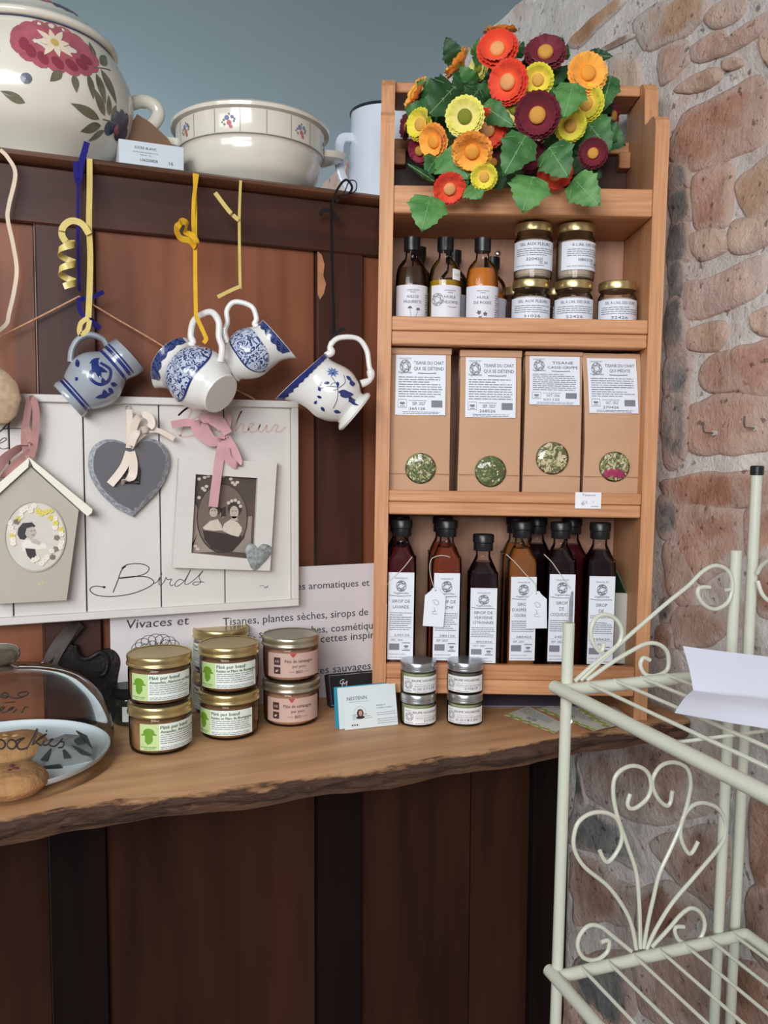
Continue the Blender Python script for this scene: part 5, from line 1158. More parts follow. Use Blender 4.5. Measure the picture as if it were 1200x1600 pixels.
# --- balm jars
mBLAB = mat('balm_label', rgb(228, 228, 228), 0.55, var=0.01); mBALM = mat('balm', rgb(150, 156, 120), 0.4, var=0.1, vscale=100); mBALMD = mat('dark_balm', rgb(84, 84, 74), 0.4, var=0.1, vscale=100)
RB_ = 0.0262; HB = 0.0465
def balm(label, M, no, dark, dt, rot, group='balm jars by the cards'):
    t = thing('balm_jar', label, 'jar', M @ Matrix.Rotation(rot, 4, 'Z'), group)
    cached('balmfill', 'balm', mBALMD if dark else mBALM, t, lambda b: b.lathe([(0.020, 0.003), (0.0243, 0.004), (0.0247, 0.006), (0.0247, 0.031), (0.0, 0.031)], 30))
    cached('balmglass', 'glass_jar', GLASS, t, lambda b: b.lathe(smooth_prof([(0.019, 0), (0.0245, 0.0006), (0.0262, 0.003), (0.0262, 0.030), (0.0250, 0.033), (0.0245, 0.036)], 3), 36))
    cached('balmlid', 'lid', SILVER, t, lambda b: b.lathe([(0.0255, 0.0335), (0.0264, 0.034), (0.0264, 0.0355), (0.0257, 0.036), (0.0264, 0.0368), (0.0264, 0.0385), (0.0257, 0.039), (0.0264, 0.0397), (0.0264, 0.0452), (0.0256, 0.0465), (0.0, 0.0465)], 40))
    lb = cached('balmlabel', 'label', mBLAB, t, rimband(RB_+0.0002, -0.0285, 0.0345, 0.004, 0.0275)); fn = cyl(RB_+0.0002, 0.0008)
    pr = Print(fn); pr.text('BAUME VAGABOND', 0.006, 0.0205, 0.0034, wfix=0.040); pr.text(no, 0.012, 0.0085, 0.0032, wfix=0.020); pr.text(dt, -0.006, 0.0085, 0.0030, wfix=0.012); pr.build('lettering', INK, lb)
    pr = Print(fn); pr.logo(-0.0195, 0.0155, 0.0062, 0.0004); pr.rules(-0.026, -0.013, 0.0235, 1, 0.002, 0.0008, 3); pr.rules(-0.026, -0.013, 0.0062, 1, 0.002, 0.0008, 4); pr.rules(-0.010, 0.031, 0.017, 1, 0.002, 0.0004, 1); pr.rules(-0.010, 0.031, 0.014, 1, 0.002, 0.0007, 6); pr.rect(-0.0105, 0.0125, 0.031, 0.0127, 6); pr.rules(-0.010, 0.025, 0.0055, 1, 0.002, 0.0007, 8); pr.build('small_print', GREYINK, lb)
m1, m2 = ontable(653, 1128), ontable(726, 1127); S2 = Matrix.Translation((0, 0, HB+0.0003))
balm('silver-lidded balm jar, bottom of the stack beside the business cards', m1, '213130', False, '', radians(14)); balm('silver-lidded balm jar, top of the stack beside the business cards', S2 @ m1, '27128', False, 'JUL. 2028', radians(10))
balm('silver-lidded balm jar, bottom of the stack farther from the cards', m2, '18120', False, 'JUIL. 2028', radians(-4)); balm('silver-lidded balm jar, top of the stack farther from the cards, grey-brown inside', S2 @ m2, '210629', True, '', radians(-6))

# --- business cards and their black holder
def upright(pts, D0, D1):
    # card standing on its lower edge: bottom-left, bottom-right on the table
    pass
bl, br = onZ(539, 1141, ZT+0.0006), onZ(622, 1132, ZT+0.0006)
def card(name, label, bl, br, h, lean, m, th=0.0005, cat='card', group=None):
    ex = (br-bl); wd = ex.length; ex.normalize(); back = V((-ex.y, ex.x, 0)); ez = (V((0, 0, 1))*cos(lean)+back*sin(lean)); ey = ez.cross(ex)
    M = Matrix(((ex.x, ey.x, ez.x, bl.x), (ex.y, ey.y, ez.y, bl.y), (ex.z, ey.z, ez.z, bl.z), (0, 0, 0, 1)))
    t = thing(name, label, cat, M, group); q = MB(); q.box(0, wd, 0, th, 0, h); q.build('sheet', m, t); return t, wd
mCARD = mat('white_card_stock', rgb(214, 224, 226), 0.5, var=0.01)
h = (onD(532, 1075, (bl-CAM).dot(NH)+0.01).z-ZT)
t, wd = card('business_card', 'white business card with a small round portrait, foremost beside the balm jars', bl, br, h, radians(14), mCARD, group='business cards')
pr = Print(flat(-0.0003)); k = wd/83.0; CX = lambda px: (px-536)*k
pr.text('NESTENN', CX(542), h-0.0185, 0.0050, align='L', wfix=0.030); pr.rect(CX(544), h-0.0215, CX(575), h-0.0212); pr.text('MARGAUX', CX(587), h-0.030, 0.0020, align='L'); pr.text('Conseillère immobilier', CX(587), h-0.0335, 0.0018, align='L', wfix=0.024)
for i in range(3): pr.ell(CX(548)+0.0036*i, 0.0055, 0.0013, 0.0013, 8)
pr.build('lettering', INK, t)
pr = Print(flat(-0.0003)); pr.rules(CX(549), CX(580), 0.0195, 3, 0.0028, 0.0007, 3); pr.rules(CX(587), CX(618), h-0.040, 2, 0.003, 0.0007, 4); pr.rules(CX(587), CX(620), h-0.049, 3, 0.003, 0.0007, 5); pr.stroke([(CX(561)+0.0088*cos(a), h-0.037+0.0088*sin(a)) for a in [2*pi*i/16 for i in range(16)]], 0.0003, 2, True); pr.build('small_print', GREYINK, t)
for nm, m, off, pls in (('portrait_hair', mat('hair_dark', rgb(44, 34, 36), 0.5), 0.0004, [ellp(0, -0.0008, 0.0050, 0.0058), ellp(0, -0.0068, 0.0062, 0.0022)]), ('portrait_face', mat('face_tone', rgb(206, 150, 130), 0.5), 0.0006, [ellp(0.0003, -0.0008, 0.0027, 0.0040)]), ('portrait_features', mat('feature_red', rgb(130, 60, 64), 0.5), 0.0008, [ellp(0.0004, -0.0026, 0.0011, 0.0005), ellp(-0.0009, 0.0002, 0.0008, 0.0003), ellp(0.0015, 0.0002, 0.0008, 0.0003)])):
    pr = Print(flat(-off))
    for p in pls: pr.poly([(CX(561)+x, h-0.037+y) for x, y in p])
    pr.build(nm, m, t)
off = V((NH.x, NH.y, 0))
card('business_card', 'plain white business card directly behind the one with the portrait', bl+off*0.004-LAT*0.008, br+off*0.004-LAT*0.010, h*0.985, radians(12), mCARD, group='business cards')
card('business_card', 'turquoise business card at the back of the three, edge showing', bl+off*0.009-LAT*0.014, br+off*0.009-LAT*0.016, h*0.98, radians(10), mat('turquoise_card', rgb(36, 142, 170), 0.45), group='business cards')
b0, b1 = onZ(516, 1106, ZT+0.0006), onZ(592, 1098, ZT+0.0006)
t, wd = card('card_box', 'small black box of cards with a white monogram, behind the turquoise card', b0, b1-off*0.0, 0.052, radians(20), mat('black_card_box', rgb(26, 26, 34), 0.35), th=0.016, cat='box')
pr = Print(flat(-0.0004)); pr.text('M', 0.026, 0.030, 0.009, slant=0.25); pr.text('G', 0.022, 0.034, 0.008, slant=0.25); pr.stroke([(0.003, 0.003), (0.003, 0.049), (wd-0.003, 0.049), (wd-0.003, 0.003)], 0.0004, 1, True, False); pr.build('monogram', mat('white_print', rgb(214, 214, 220), 0.5), t)
# --- flyers under the rack
mFLY_ = mat('flyer_paper', rgb(204, 208, 196), 0.55, var=0.03, vscale=30); mLIME = mat('lime_print', rgb(166, 178, 78), 0.55, var=0.25, vscale=80)
FLY = [('green-edged flyer lying foremost on the shelf board, left of the rack post', [(788, 1117), (826, 1104), (886, 1134), (866, 1146)], 0), ('green-edged flyer lying across the middle of the loose pile', [(840, 1108), (880, 1098), (960, 1134), (928, 1142)], 1), ('green-edged flyer at the far end of the loose pile', [(900, 1106), (960, 1104), (994, 1128), (948, 1137)], 2)]
for lab, pts, k in FLY:
    z = ZT+0.0006+0.0011*k; P = [onZ(x, y, z) for x, y in pts]; t = thing('flyer', lab, 'flyer', P[0], 'loose flyers on the shelf board')
    q = MB(); q.add(P+[p+V((0, 0, 0.0005)) for p in P], [(3, 2, 1, 0), (4, 5, 6, 7)]+[(i, (i+1) % 4, 4+(i+1) % 4, 4+i) for i in range(4)], False); q.build('sheet', mFLY_, t, world=True)
    def fn(x, y, P=P, z=z): a = P[0].lerp(P[3], x); b2 = P[1].lerp(P[2], x); p = a.lerp(b2, y); return (p.x, p.y, z+0.0008)
    pr = Print(fn); pr.rules(0.05, 0.75, 0.84, 4, 0.10, 0.03, k); pr.logo(0.42, 0.36, 0.1, 0.008); pr.build('small_print', GREYINK, t, world=True)
    pr = Print(fn)
    for i in range(16): pr.ell(0.03+0.94*i/15, 0.06+0.05*sin(i*2.1), 0.04, 0.07, 8)
    pr.build('leaf_border', mLIME, t, world=True)
# --- clear tray pushed under the shelf unit
c = MU @ V((0.16, -0.004, 0)); t = thing('plastic_tray', 'flat smoky plastic sleeve lying under the shelf unit', 'tray', Matrix.Translation((c.x, c.y, ZT+0.0006)) @ Matrix.Rotation(-YAW, 4, 'Z'))
q = MB(); q.box(-0.02, 0.17, 0.066, 0.13, 0, 0.0022); q.build('sleeve', mat('smoky_plastic', rgb(112, 108, 124), 0.2, coat=0.3), t)

# ================================================================== IN THE SHELF UNIT
# --- kraft tea bags
mKB = mat('kraft_paper', rgb(196, 154, 122), 0.75, var=0.05, vscale=14, bump=0.12, bscale=30)
mBL = mat('bag_label', rgb(226, 230, 240), 0.55, var=0.01)
HERB = [mat('herb_green', rgb(118, 134, 78), 0.8, col2=rgb(166, 170, 112), vscale=90), mat('herb_dark', rgb(66, 86, 48), 0.8, col2=rgb(110, 126, 74), vscale=90), mat('herb_straw', rgb(204, 184, 140), 0.8, col2=rgb(226, 212, 178), vscale=90), mat('herb_cream', rgb(236, 228, 190), 0.8), mat('herb_pink', rgb(170, 50, 92), 0.7, var=0.2, vscale=90)]
mWBASE = mat('bag_inside', rgb(110, 104, 72), 0.85, var=0.3, vscale=120)
def tea_bag(label, px0, px1, v, titles, lab, win, hts, herb, codes, skew=0.0, folded=True, py=660, rz=0.0, dep=0.058):
    u0, u1 = uvw(px0, py, v).x, uvw(px1, py, v).x; wd = u1-u0
    M = MU @ Matrix.Translation(((u0+u1)/2, v, SH[3]+0.0004)) @ Matrix.Rotation(rz, 4, 'Z')
    t = thing('tea_bag', label, 'bag', M, 'tea bags on the third shelf'); hw = wd/2; H = hts
    # a soft paper bag: full at the foot, flattening to the folded top
    rows = [(0.0, 1.0, 1.0), (0.006, 1.0, 1.0), (0.042, 1.0, 1.0), (0.046, 0.995, 0.99), (0.09, 0.985, 1.03), (0.14, 0.98, 0.95), (0.18, 0.98, 0.72), (H-0.018, 0.985, 0.40), (H, 0.985, 0.22)]
    vs = []; fs = []; NC = 9
    for z, kw, kd in rows:
        d = dep*kd; yf = (dep-d)*0.22
        cross = []
        for i in range(NC): s = -1+2*i/(NC-1); cross.append((hw*kw*s, yf-0.0035*(1-s*s)*min(1, kd)))
        gus = hw*kw-0.010*(1-min(kd, 1))*1.2-0.0015
        cross += [(gus, yf+d*0.5)]; cross += [(hw*kw*(1-2*i/4), yf+d) for i in range(5)]; cross += [(-gus, yf+d*0.5)]
        vs += [(x+skew*max(0, z-0.10)/0.12*(-1), y, z+0.0008*noise.noise(V((x*60, y*60, z*40)))) for x, y in cross]
    m = len(cross)
    for k in range(len(rows)-1):
        for i in range(m): j = (i+1) % m; fs.append((k*m+i, k*m+j, (k+1)*m+j, (k+1)*m+i))
    fs += [tuple(range(m-1, -1, -1)), tuple((len(rows)-1)*m+i for i in range(m))]
    q = MB(); q.add(vs, fs, True); bag = q.build('paper_bag', mKB, t)
    def front(z):
        for (z0, a, k0), (z1, b_, k1) in zip(rows, rows[1:]):
            if z0 <= z <= z1: kd = k0+(k1-k0)*(z-z0)/(z1-z0); return (dep-dep*kd)*0.22-0.0035*min(1, kd)
        return 0
    sk = lambda z: -skew*max(0, z-0.10)/0.12
    if folded:
        q = MB(); zf = H; yf = front(H); q.box(-hw*1.005+sk(H), hw*1.005+sk(H), yf-0.0035, yf+0.014, max(lab[3]+0.0008, H-0.010), H+0.0005, 0.001); q.build('folded_top', mKB, t)
    q = MB(); q.box(-hw*0.998, hw*0.998, -0.0046, -0.003, 0.0405, 0.0412); q.build('fold_crease', mat('kraft_crease', rgb(176, 130, 98), 0.75), t)
    # label sheet
    lx0, lx1, lz0, lz1 = lab
    q = MB(); n = 8; vs = []; fs = []
    for i in range(n+1):
        z = lz0+(lz1-lz0)*i/n; y = front(z)-0.0012; vs += [(lx0+sk(z), y, z), (lx1+sk(z), y, z), (lx1+sk(z), y+0.0004, z), (lx0+sk(z), y+0.0004, z)]
    for i in range(n):
        for k in range(4): a = i*4; fs.append((a+k, a+(k+1) % 4, a+4+(k+1) % 4, a+4+k))
    fs += [(3, 2, 1, 0), (n*4, n*4+1, n*4+2, n*4+3)]; q.add(vs, fs, False); lb = q.build('label', mBL, t)
    W_ = lx1-lx0; HL = lz1-lz0
    fn = lambda x, z: (lx0+x*W_+sk(lz0+z*HL), front(lz0+z*HL)-0.0016, lz0+z*HL)
    pr = Print(fn); cx = 0.66
    # unit square label coordinates; text heights as a share of the label height
    for i, s in enumerate(titles): pr.text(s, cx, 0.84-0.095*i, 0.055, wfix=(0.60 if len(s) > 11 else 0.42))
    pr.stroke([(cx-0.22, 0.695), (cx, 0.690), (cx+0.15, 0.698)], 0.012, 3); pr.text('VIVACES ET', 0.19, 0.925, 0.026, wfix=0.25); pr.text('Vagabondes', 0.19, 0.69, 0.036, wfix=0.27)
    pr.text(codes[0], 0.47, 0.165, 0.050, wfix=0.26); pr.text(codes[1], 0.44, 0.085, 0.046, wfix=0.32); pr.build('lettering', INK, lb)
    pr = Print(fn)
    pr.logo(0.19, 0.81, 0.105, 0.010); pr.rules(0.06, 0.94, 0.62, 9, 0.040, 0.014, len(label)); pr.rules(0.27, 0.65, 0.235, 1, 0.02, 0.010, 4); pr.rules(0.15, 0.9, 0.045, 2, 0.026, 0.010, 7); pr.icon(0.055, 0.125, 0.17, 0.13, 0.010); pr.rect(0.72, 0.13, 0.94, 0.245); pr.build('small_print', GREYINK, lb)
    # round window full of herbs
    wx, wz, wr = win; y0 = front(wz)
    q = MB(Matrix.Translation((wx, y0-0.0016, wz)) @ Matrix.Rotation(pi/2, 4, 'X')); q.lathe([(wr, -0.003), (wr, 0.0), (0.0, 0.0002)], 32); wn = q.build('window', mWBASE, t)
    g = random.Random(int(px0)); qs = {}
    for k in range(150):
        a, rr = g.uniform(0, 6.28), wr*0.93*sqrt(g.random()); cxx, czz = wx+rr*cos(a), wz+rr*sin(a)
        kind = g.choice(herb)
        q = qs.setdefault(kind, MB()); ln = g.uniform(0.004, 0.010)*(0.6 if kind >= 3 else 1); wl_ = ln*g.uniform(0.25, 0.6); b2 = g.uniform(0, 6.28)
        ca, sa = cos(b2), sin(b2); yy = y0-0.0019-0.0016*g.random()
        pts = [(ln*0.5, 0), (0, wl_*0.5), (-ln*0.5, 0), (0, -wl_*0.5)]
        vv = []
        for x, z in pts:
            X = cxx+x*ca-z*sa; Z = czz+x*sa+z*ca; dd = sqrt((X-wx)**2+(Z-wz)**2)
            if dd > wr*0.985: X = wx+(X-wx)*wr*0.985/dd; Z = wz+(Z-wz)*wr*0.985/dd
            vv.append((X, yy-0.0006*g.random(), Z))
        q.add(vv, [(0, 1, 2, 3)], False)
    if skew:
        q = qs.setdefault(4, MB())
        for i in range(5): q.M = Matrix.Translation((wx-0.010+0.005*i, y0-0.0034, wz-0.011+0.002*(i % 2))) @ Matrix.Rotation(pi/2, 4, 'X') @ Matrix.Rotation(0.4*i, 4, 'Z'); q.lathe([(0.0065, 0.0), (0.004, 0.0006), (0.0, 0.0009)], 8); q.M = Matrix.Identity(4)
    for kind, q in qs.items():
        o = q.build('dried_herbs', HERB[kind], wn); o['kind'] = 'stuff'
    q = MB(Matrix.Translation((wx, y0-0.0042, wz)) @ Matrix.Rotation(pi/2, 4, 'X')); q.lathe([(wr, -0.002), (wr*0.9, 0.0002), (wr*0.5, 0.0008), (0.0, 0.001)], 28, cap=False)
    q.v = [p+V((0, 0.0006*noise.noise(p*130), 0)) for p in q.v]; q.build('clear_film', FILM, wn)
    return t
K_ = 1.27/FPX
tea_bag('kraft tea bag with green herbs in its window, first at the left post', 608, 704, 0.020, ['TISANE DU CHAT', 'QUI SE DÉTEND'], (-0.037, 0.037, 0.1275, 0.2165), (0.002, 0.049, 0.0228), 0.2265, [0, 0, 1, 2, 3], ('SEP. 2027', '265126'))
tea_bag('kraft tea bag with dark herbs and white flowers in its window, second in row', 717, 814, 0.022, ['TISANE DU CHAT', 'QUI SE DÉTEND'], (-0.0375, 0.037, 0.1255, 0.2145), (0.002, 0.046, 0.0232), 0.2250, [1, 1, 0, 1, 3], ('SEP. 2027', '268526'), dep=0.056)
tea_bag('kraft tea bag with pale straw herbs and a shiny window, third from the left post', 819, 909, 0.024, ['TISANE', 'CASSE-GRIPPE'], (-0.0365, 0.038, 0.1460, 0.2180), (-0.0005, 0.067, 0.0242), 0.2245, [2, 2, 2, 0], ('OCT. 2026', '031125'), dep=0.054)
tea_bag('kraft tea bag with a pink petal in its window and a sagging top', 914, 1006, 0.024, ['TISANE DU CHAT', 'QUI MÉDITE'], (-0.037, 0.036, 0.135, 0.2165), (0.001, 0.056, 0.0225), 0.2240, [0, 0, 3, 2], ('OCT. 2027', '270426'), skew=0.006, folded=False)
# pink petal of the last bag: a large single piece
# --- price card on the third shelf's edge
p = uvw(919, 782, -0.0016); t = thing('price_card', 'small white handwritten price card stuck on the front edge under the tea bags', 'price tag', MU @ Matrix.Translation(p))
q = MB(); q.box(-0.0190, 0.0190, 0, 0.0006, -0.0120, 0.0120); q.build('card', PAPER, t)
pr = Print(flat(-0.0004)); pr.stroke([(-0.006, -0.001), (-0.009, -0.004), (-0.0085, -0.0065), (-0.006, -0.006), (-0.0065, -0.004), (-0.009, -0.005)], 0.0007); pr.stroke([(-0.001, -0.001), (-0.003, -0.002), (-0.003, -0.004), (-0.001, -0.0045)], 0.0005); pr.text('Tisane', 0.0, 0.0065, 0.0032, slant=0.3, wfix=0.020); pr.text('le', 0.007, -0.003, 0.002, slant=0.3); pr.text('sachet', 0.010, -0.0095, 0.0022, slant=0.3, wfix=0.011); pr.build('lettering', mat('pencil', rgb(110, 104, 104), 0.7), t)

# --- oil bottles on the second shelf
mOILLAB = mat('oil_label', rgb(224, 222, 230), 0.55, var=0.01)
OILS = {'dark': mat('dark_oil', rgb(62, 42, 24), 0.2), 'olive': mat('olive_oil', rgb(166, 130, 22), 0.2), 'amber': mat('amber_oil', rgb(190, 112, 34), 0.2), 'orange': mat('orange_oil', rgb(196, 108, 30), 0.2)}
def oilglass(b): b.lathe(smooth_prof([(0.018, 0), (0.0225, 0.001), (0.0238, 0.005), (0.0240, 0.060), (0.0235, 0.082), (0.0205, 0.098), (0.0135, 0.108), (0.0100, 0.113), (0.0096, 0.128)], 4), 36)
def oil_bottle(label, px, v, kind, title, art, rot=0.0, sc_=1.0, lz=(0.0, 0.0705), sticker=False, fill=0.096):
    M = onshelf(px, v, SH[2]+0.0003, rot, 440) @ Matrix.Scale(sc_, 4)
    M = onshelf(px, v, SH[2]+0.0003, rot, 440) @ Matrix.Diagonal((1, 1, sc_, 1)) if sc_ != 1 else M
    t = thing('oil_bottle', label, 'bottle', M, 'oil bottles on the second shelf')
    ft = {0.096: [(0.021, 0.003), (0.0225, 0.007), (0.0226, 0.080), (0.0195, 0.096), (0.0, 0.097)], 0.078: [(0.021, 0.003), (0.0225, 0.007), (0.0226, 0.077), (0.0, 0.078)]}[fill]
    cached('oil%.3f' % fill, 'oil', OILS[kind], t, lambda b: b.lathe(ft, 30)); cached('oilglass', 'glass_bottle', GLASS, t, oilglass)
    cached('oilcap', 'cap', BLACKPL, t, lambda b: b.lathe(smooth_prof([(0.0118, 0.1225), (0.0122, 0.124), (0.0122, 0.1395), (0.0112, 0.141), (0.0, 0.141)], 2), 28))
    lb = cached('oillabel', 'label', mOILLAB, t, rimband(0.0243, -0.030, 0.036, 0.002, 0.0690, nx=20)); fn = cyl(0.0243, 0.0008)
    if title:
        pr = Print(fn); pr.text('LABORATOIRE DES', 0.0, 0.0605, 0.0016, wfix=0.018); pr.text('SIMPLES', 0.0, 0.0575, 0.0016); pr.text(title[0], 0.0, 0.0500, 0.0040, wfix=0.017); pr.text(title[1], 0.0, 0.0425, 0.0040, wfix=0.026); pr.build('lettering', mat('soft_ink', rgb(84, 84, 94), 0.7), lb)
        pr = Print(fn)
        for i in range(14): pr.rect(0.0205, 0.055-0.0034*i, 0.0305-0.003*(i % 3), 0.0561-0.0034*i)
        if art == 0:
            pr.stroke([(0.0, 0.008), (-0.002, 0.022), (-0.004, 0.034)], 0.0005); pr.stroke([(0.0, 0.010), (0.004, 0.022), (0.008, 0.032)], 0.0005); pr.leaf(-0.001, 0.014, 0.008, 0.003, 0.9); pr.leaf(-0.001, 0.012, 0.008, 0.003, 2.2)
            for x, z in ((-0.004, 0.035), (0.008, 0.033)):
                for k in range(7): a = pi*k/6; pr.leaf(x, z, 0.0035, 0.0016, a)
        elif art == 1: pr.logo(-0.019, 0.048, 0.009, 0.0005); pr.stroke([(-0.004, 0.0385), (0.004, 0.037), (0.011, 0.038)], 0.0006); pr.rules(-0.02, 0.012, 0.016, 3, 0.004, 0.001, 5)
        else:
            for x, z in ((-0.005, 0.030), (0.004, 0.028), (-0.003, 0.022), (0.006, 0.020), (0.0, 0.014)):
                for k in range(5): a = k*1.257+x*90; pr.leaf(x, z, 0.0036, 0.0026, a)
            pr.stroke([(0.0, 0.004), (0.001, 0.014), (-0.002, 0.024)], 0.0005)
        pr.build('small_print', mat('soft_grey_ink', rgb(96, 98, 106), 0.7), lb)
    if sticker:
        q = MB(); rimband(0.0245, 0.0035, 0.0205, 0.0775, 0.0930, nx=6)(q); so = q.build('price_sticker', PAPER, t); so.scale = (0.97, 0.97, 1)
        pr = Print(cyl(0.0242, 0.0006)); pr.text('11€', 0.012, 0.083, 0.0045, slant=0.2); pr.build('lettering', INK, so)
    return t
oil_bottle('oil bottle with dark oil and a daisy drawing, next to the left post', 643, 0.042, 'dark', ('HUILE DE', 'PÂQUERETTE'), 0, radians(4))
oil_bottle('oil bottle of greenish yellow oil with a small price sticker', 695, 0.040, 'olive', ('HUILE', "D'HÉLICHRYSE"), 1, radians(16), sticker=True, fill=0.078)
oil_bottle('oil bottle of amber oil with rose drawings, nearest the salt jars', 753, 0.040, 'amber', ('HUILE', 'DE ROSES'), 2, radians(-2))
oil_bottle('dark oil bottle in the back row behind the daisy bottle', 653, 0.100, 'dark', None, 0)
oil_bottle('dark oil bottle in the back row behind the greenish yellow one', 708, 0.100, 'dark', None, 0, sc_=0.97)
oil_bottle('orange oil bottle in the back row behind the amber one', 768, 0.098, 'orange', None, 0, sc_=0.90, fill=0.078)

# --- salt jars
mSALT = mat('herb_salt', rgb(176, 160, 142), 0.8, var=0.1, vscale=300); mSALTD = mat('dark_salt', rgb(60, 36, 30), 0.8, var=0.3, vscale=300)
HS = 0.0815
def saltglass(b): b.lathe(smooth_prof([(0.022, 0), (0.0265, 0.001), (0.0280, 0.005), (0.0285, 0.052), (0.0270, 0.060), (0.0250, 0.064), (0.0248, 0.073)], 3), 36)
def salt_jar(label, M, title, code, icon=False, rot=0.0, fill=None, printed=True):
    t = thing('salt_jar', label, 'jar', M @ Matrix.Rotation(rot, 4, 'Z'), 'salt jars on the second shelf')
    cached('salt', 'salt', fill or mSALT, t, lambda b: b.lathe([(0.024, 0.003), (0.0268, 0.006), (0.0271, 0.050), (0.024, 0.056), (0.0, 0.057)], 30)); cached('saltglass', 'glass_jar', GLASS, t, saltglass)
    cached('saltlid', 'lid', GOLD, t, lambda b: b.lathe(smooth_prof([(0.0268, 0.0685), (0.0276, 0.0695), (0.0276, 0.0785), (0.0266, 0.0805), (0.024, 0.0812), (0.022, 0.0806), (0.0, 0.0806)], 2), 36))
    if not printed: return t
    lb = cached('saltlabel', 'label', mBL, t, rimband(0.0287, -0.036, 0.040, 0.0120, 0.0530, nx=20)); fn = cyl(0.0287, 0.0009)
    pr = Print(fn); pr.text(title, 0.0035, 0.0455, 0.0040, wfix=0.046); pr.text(code[0], 0.002, 0.0240, 0.0040, wfix=0.024); pr.text(code[1], 0.016, 0.0195, 0.0034, wfix=0.014); pr.build('lettering', mat('soft_ink', rgb(84, 84, 94), 0.7), lb)
    pr = Print(fn); pr.rules(-0.026, 0.034, 0.0405, 4, 0.0030, 0.0010, len(label)); pr.rules(-0.026, 0.034, 0.0165, 1, 0.003, 0.0009, 3)
    if icon: pr.icon(0.018, 0.0165, 0.009, 0.010, 0.0005)
    pr.build('small_print', GREYINK, lb); return t
def sm_(px, v, lev=0): return onshelf(px, v, SH[2]+0.0003+lev*(HS+0.0004), 0, 470)
salt_jar('gold-lidded salt jar, bottom of the stack nearest the oil bottles', sm_(829, 0.042), 'SEL AUX FLEURS', ('31026', ''), rot=radians(-8)); salt_jar('gold-lidded salt jar, top of the stack nearest the oil bottles', sm_(831, 0.042, 1), 'SEL AUX FLEURS', ('220420', 'DÉC. 2028'), rot=radians(-10))
salt_jar('gold-lidded salt jar, bottom of the second stack', sm_(896, 0.042), "SEL À L'AIL DES OURS", ('52426', ''), rot=radians(-12)); salt_jar('gold-lidded salt jar, top of the second stack with a square emblem', sm_(897, 0.042, 1), "À L'AIL DES OURS", ('080328', 'OCT. 2027'), True, radians(16))
salt_jar('gold-lidded salt jar standing alone at the right end of the second shelf', sm_(964, 0.044), "SEL À L'AIL DES OURS", ('32426', ''), rot=radians(-10))
salt_jar('dark gold-lidded jar in the back row between the oil and salt', sm_(808, 0.104), '', ('', ''), fill=mSALTD, printed=False); salt_jar('dark gold-lidded jar in the back row between the two salt stacks', sm_(866, 0.104), '', ('', ''), fill=mSALTD, printed=False)

# --- syrup bottles on the bottom shelf
mSYL = mat('syrup_label', rgb(226, 230, 238), 0.55, var=0.01)
SYR = {'lavender': mat('lavender_syrup', rgb(70, 20, 24), 0.12), 'mint': mat('mint_syrup', rgb(112, 48, 26), 0.12), 'verbena': mat('verbena_syrup', rgb(34, 14, 16), 0.12), 'woodruff': mat('woodruff_syrup', rgb(132, 78, 36), 0.12), 'poppy': mat('poppy_syrup', rgb(26, 10, 14), 0.12)}
HBT = 0.148
SQ = lambda k: 2.0
def syr_prof(sh): return smooth_prof([(0.0200, 0.0), (0.0222, 0.002), (0.0224, 0.006), (0.0224, sh), (0.0218, sh+0.012), (0.0165, sh+0.026), (0.0118, sh+0.036), (0.0108, sh+0.042), (0.0106, sh+0.060)], 3)
def syr_exp(sh, pf): return lambda k: 6.0 if pf[k][1] < sh else max(2.0, 6.0-4.0*min(1, (pf[k][1]-sh)/0.026))
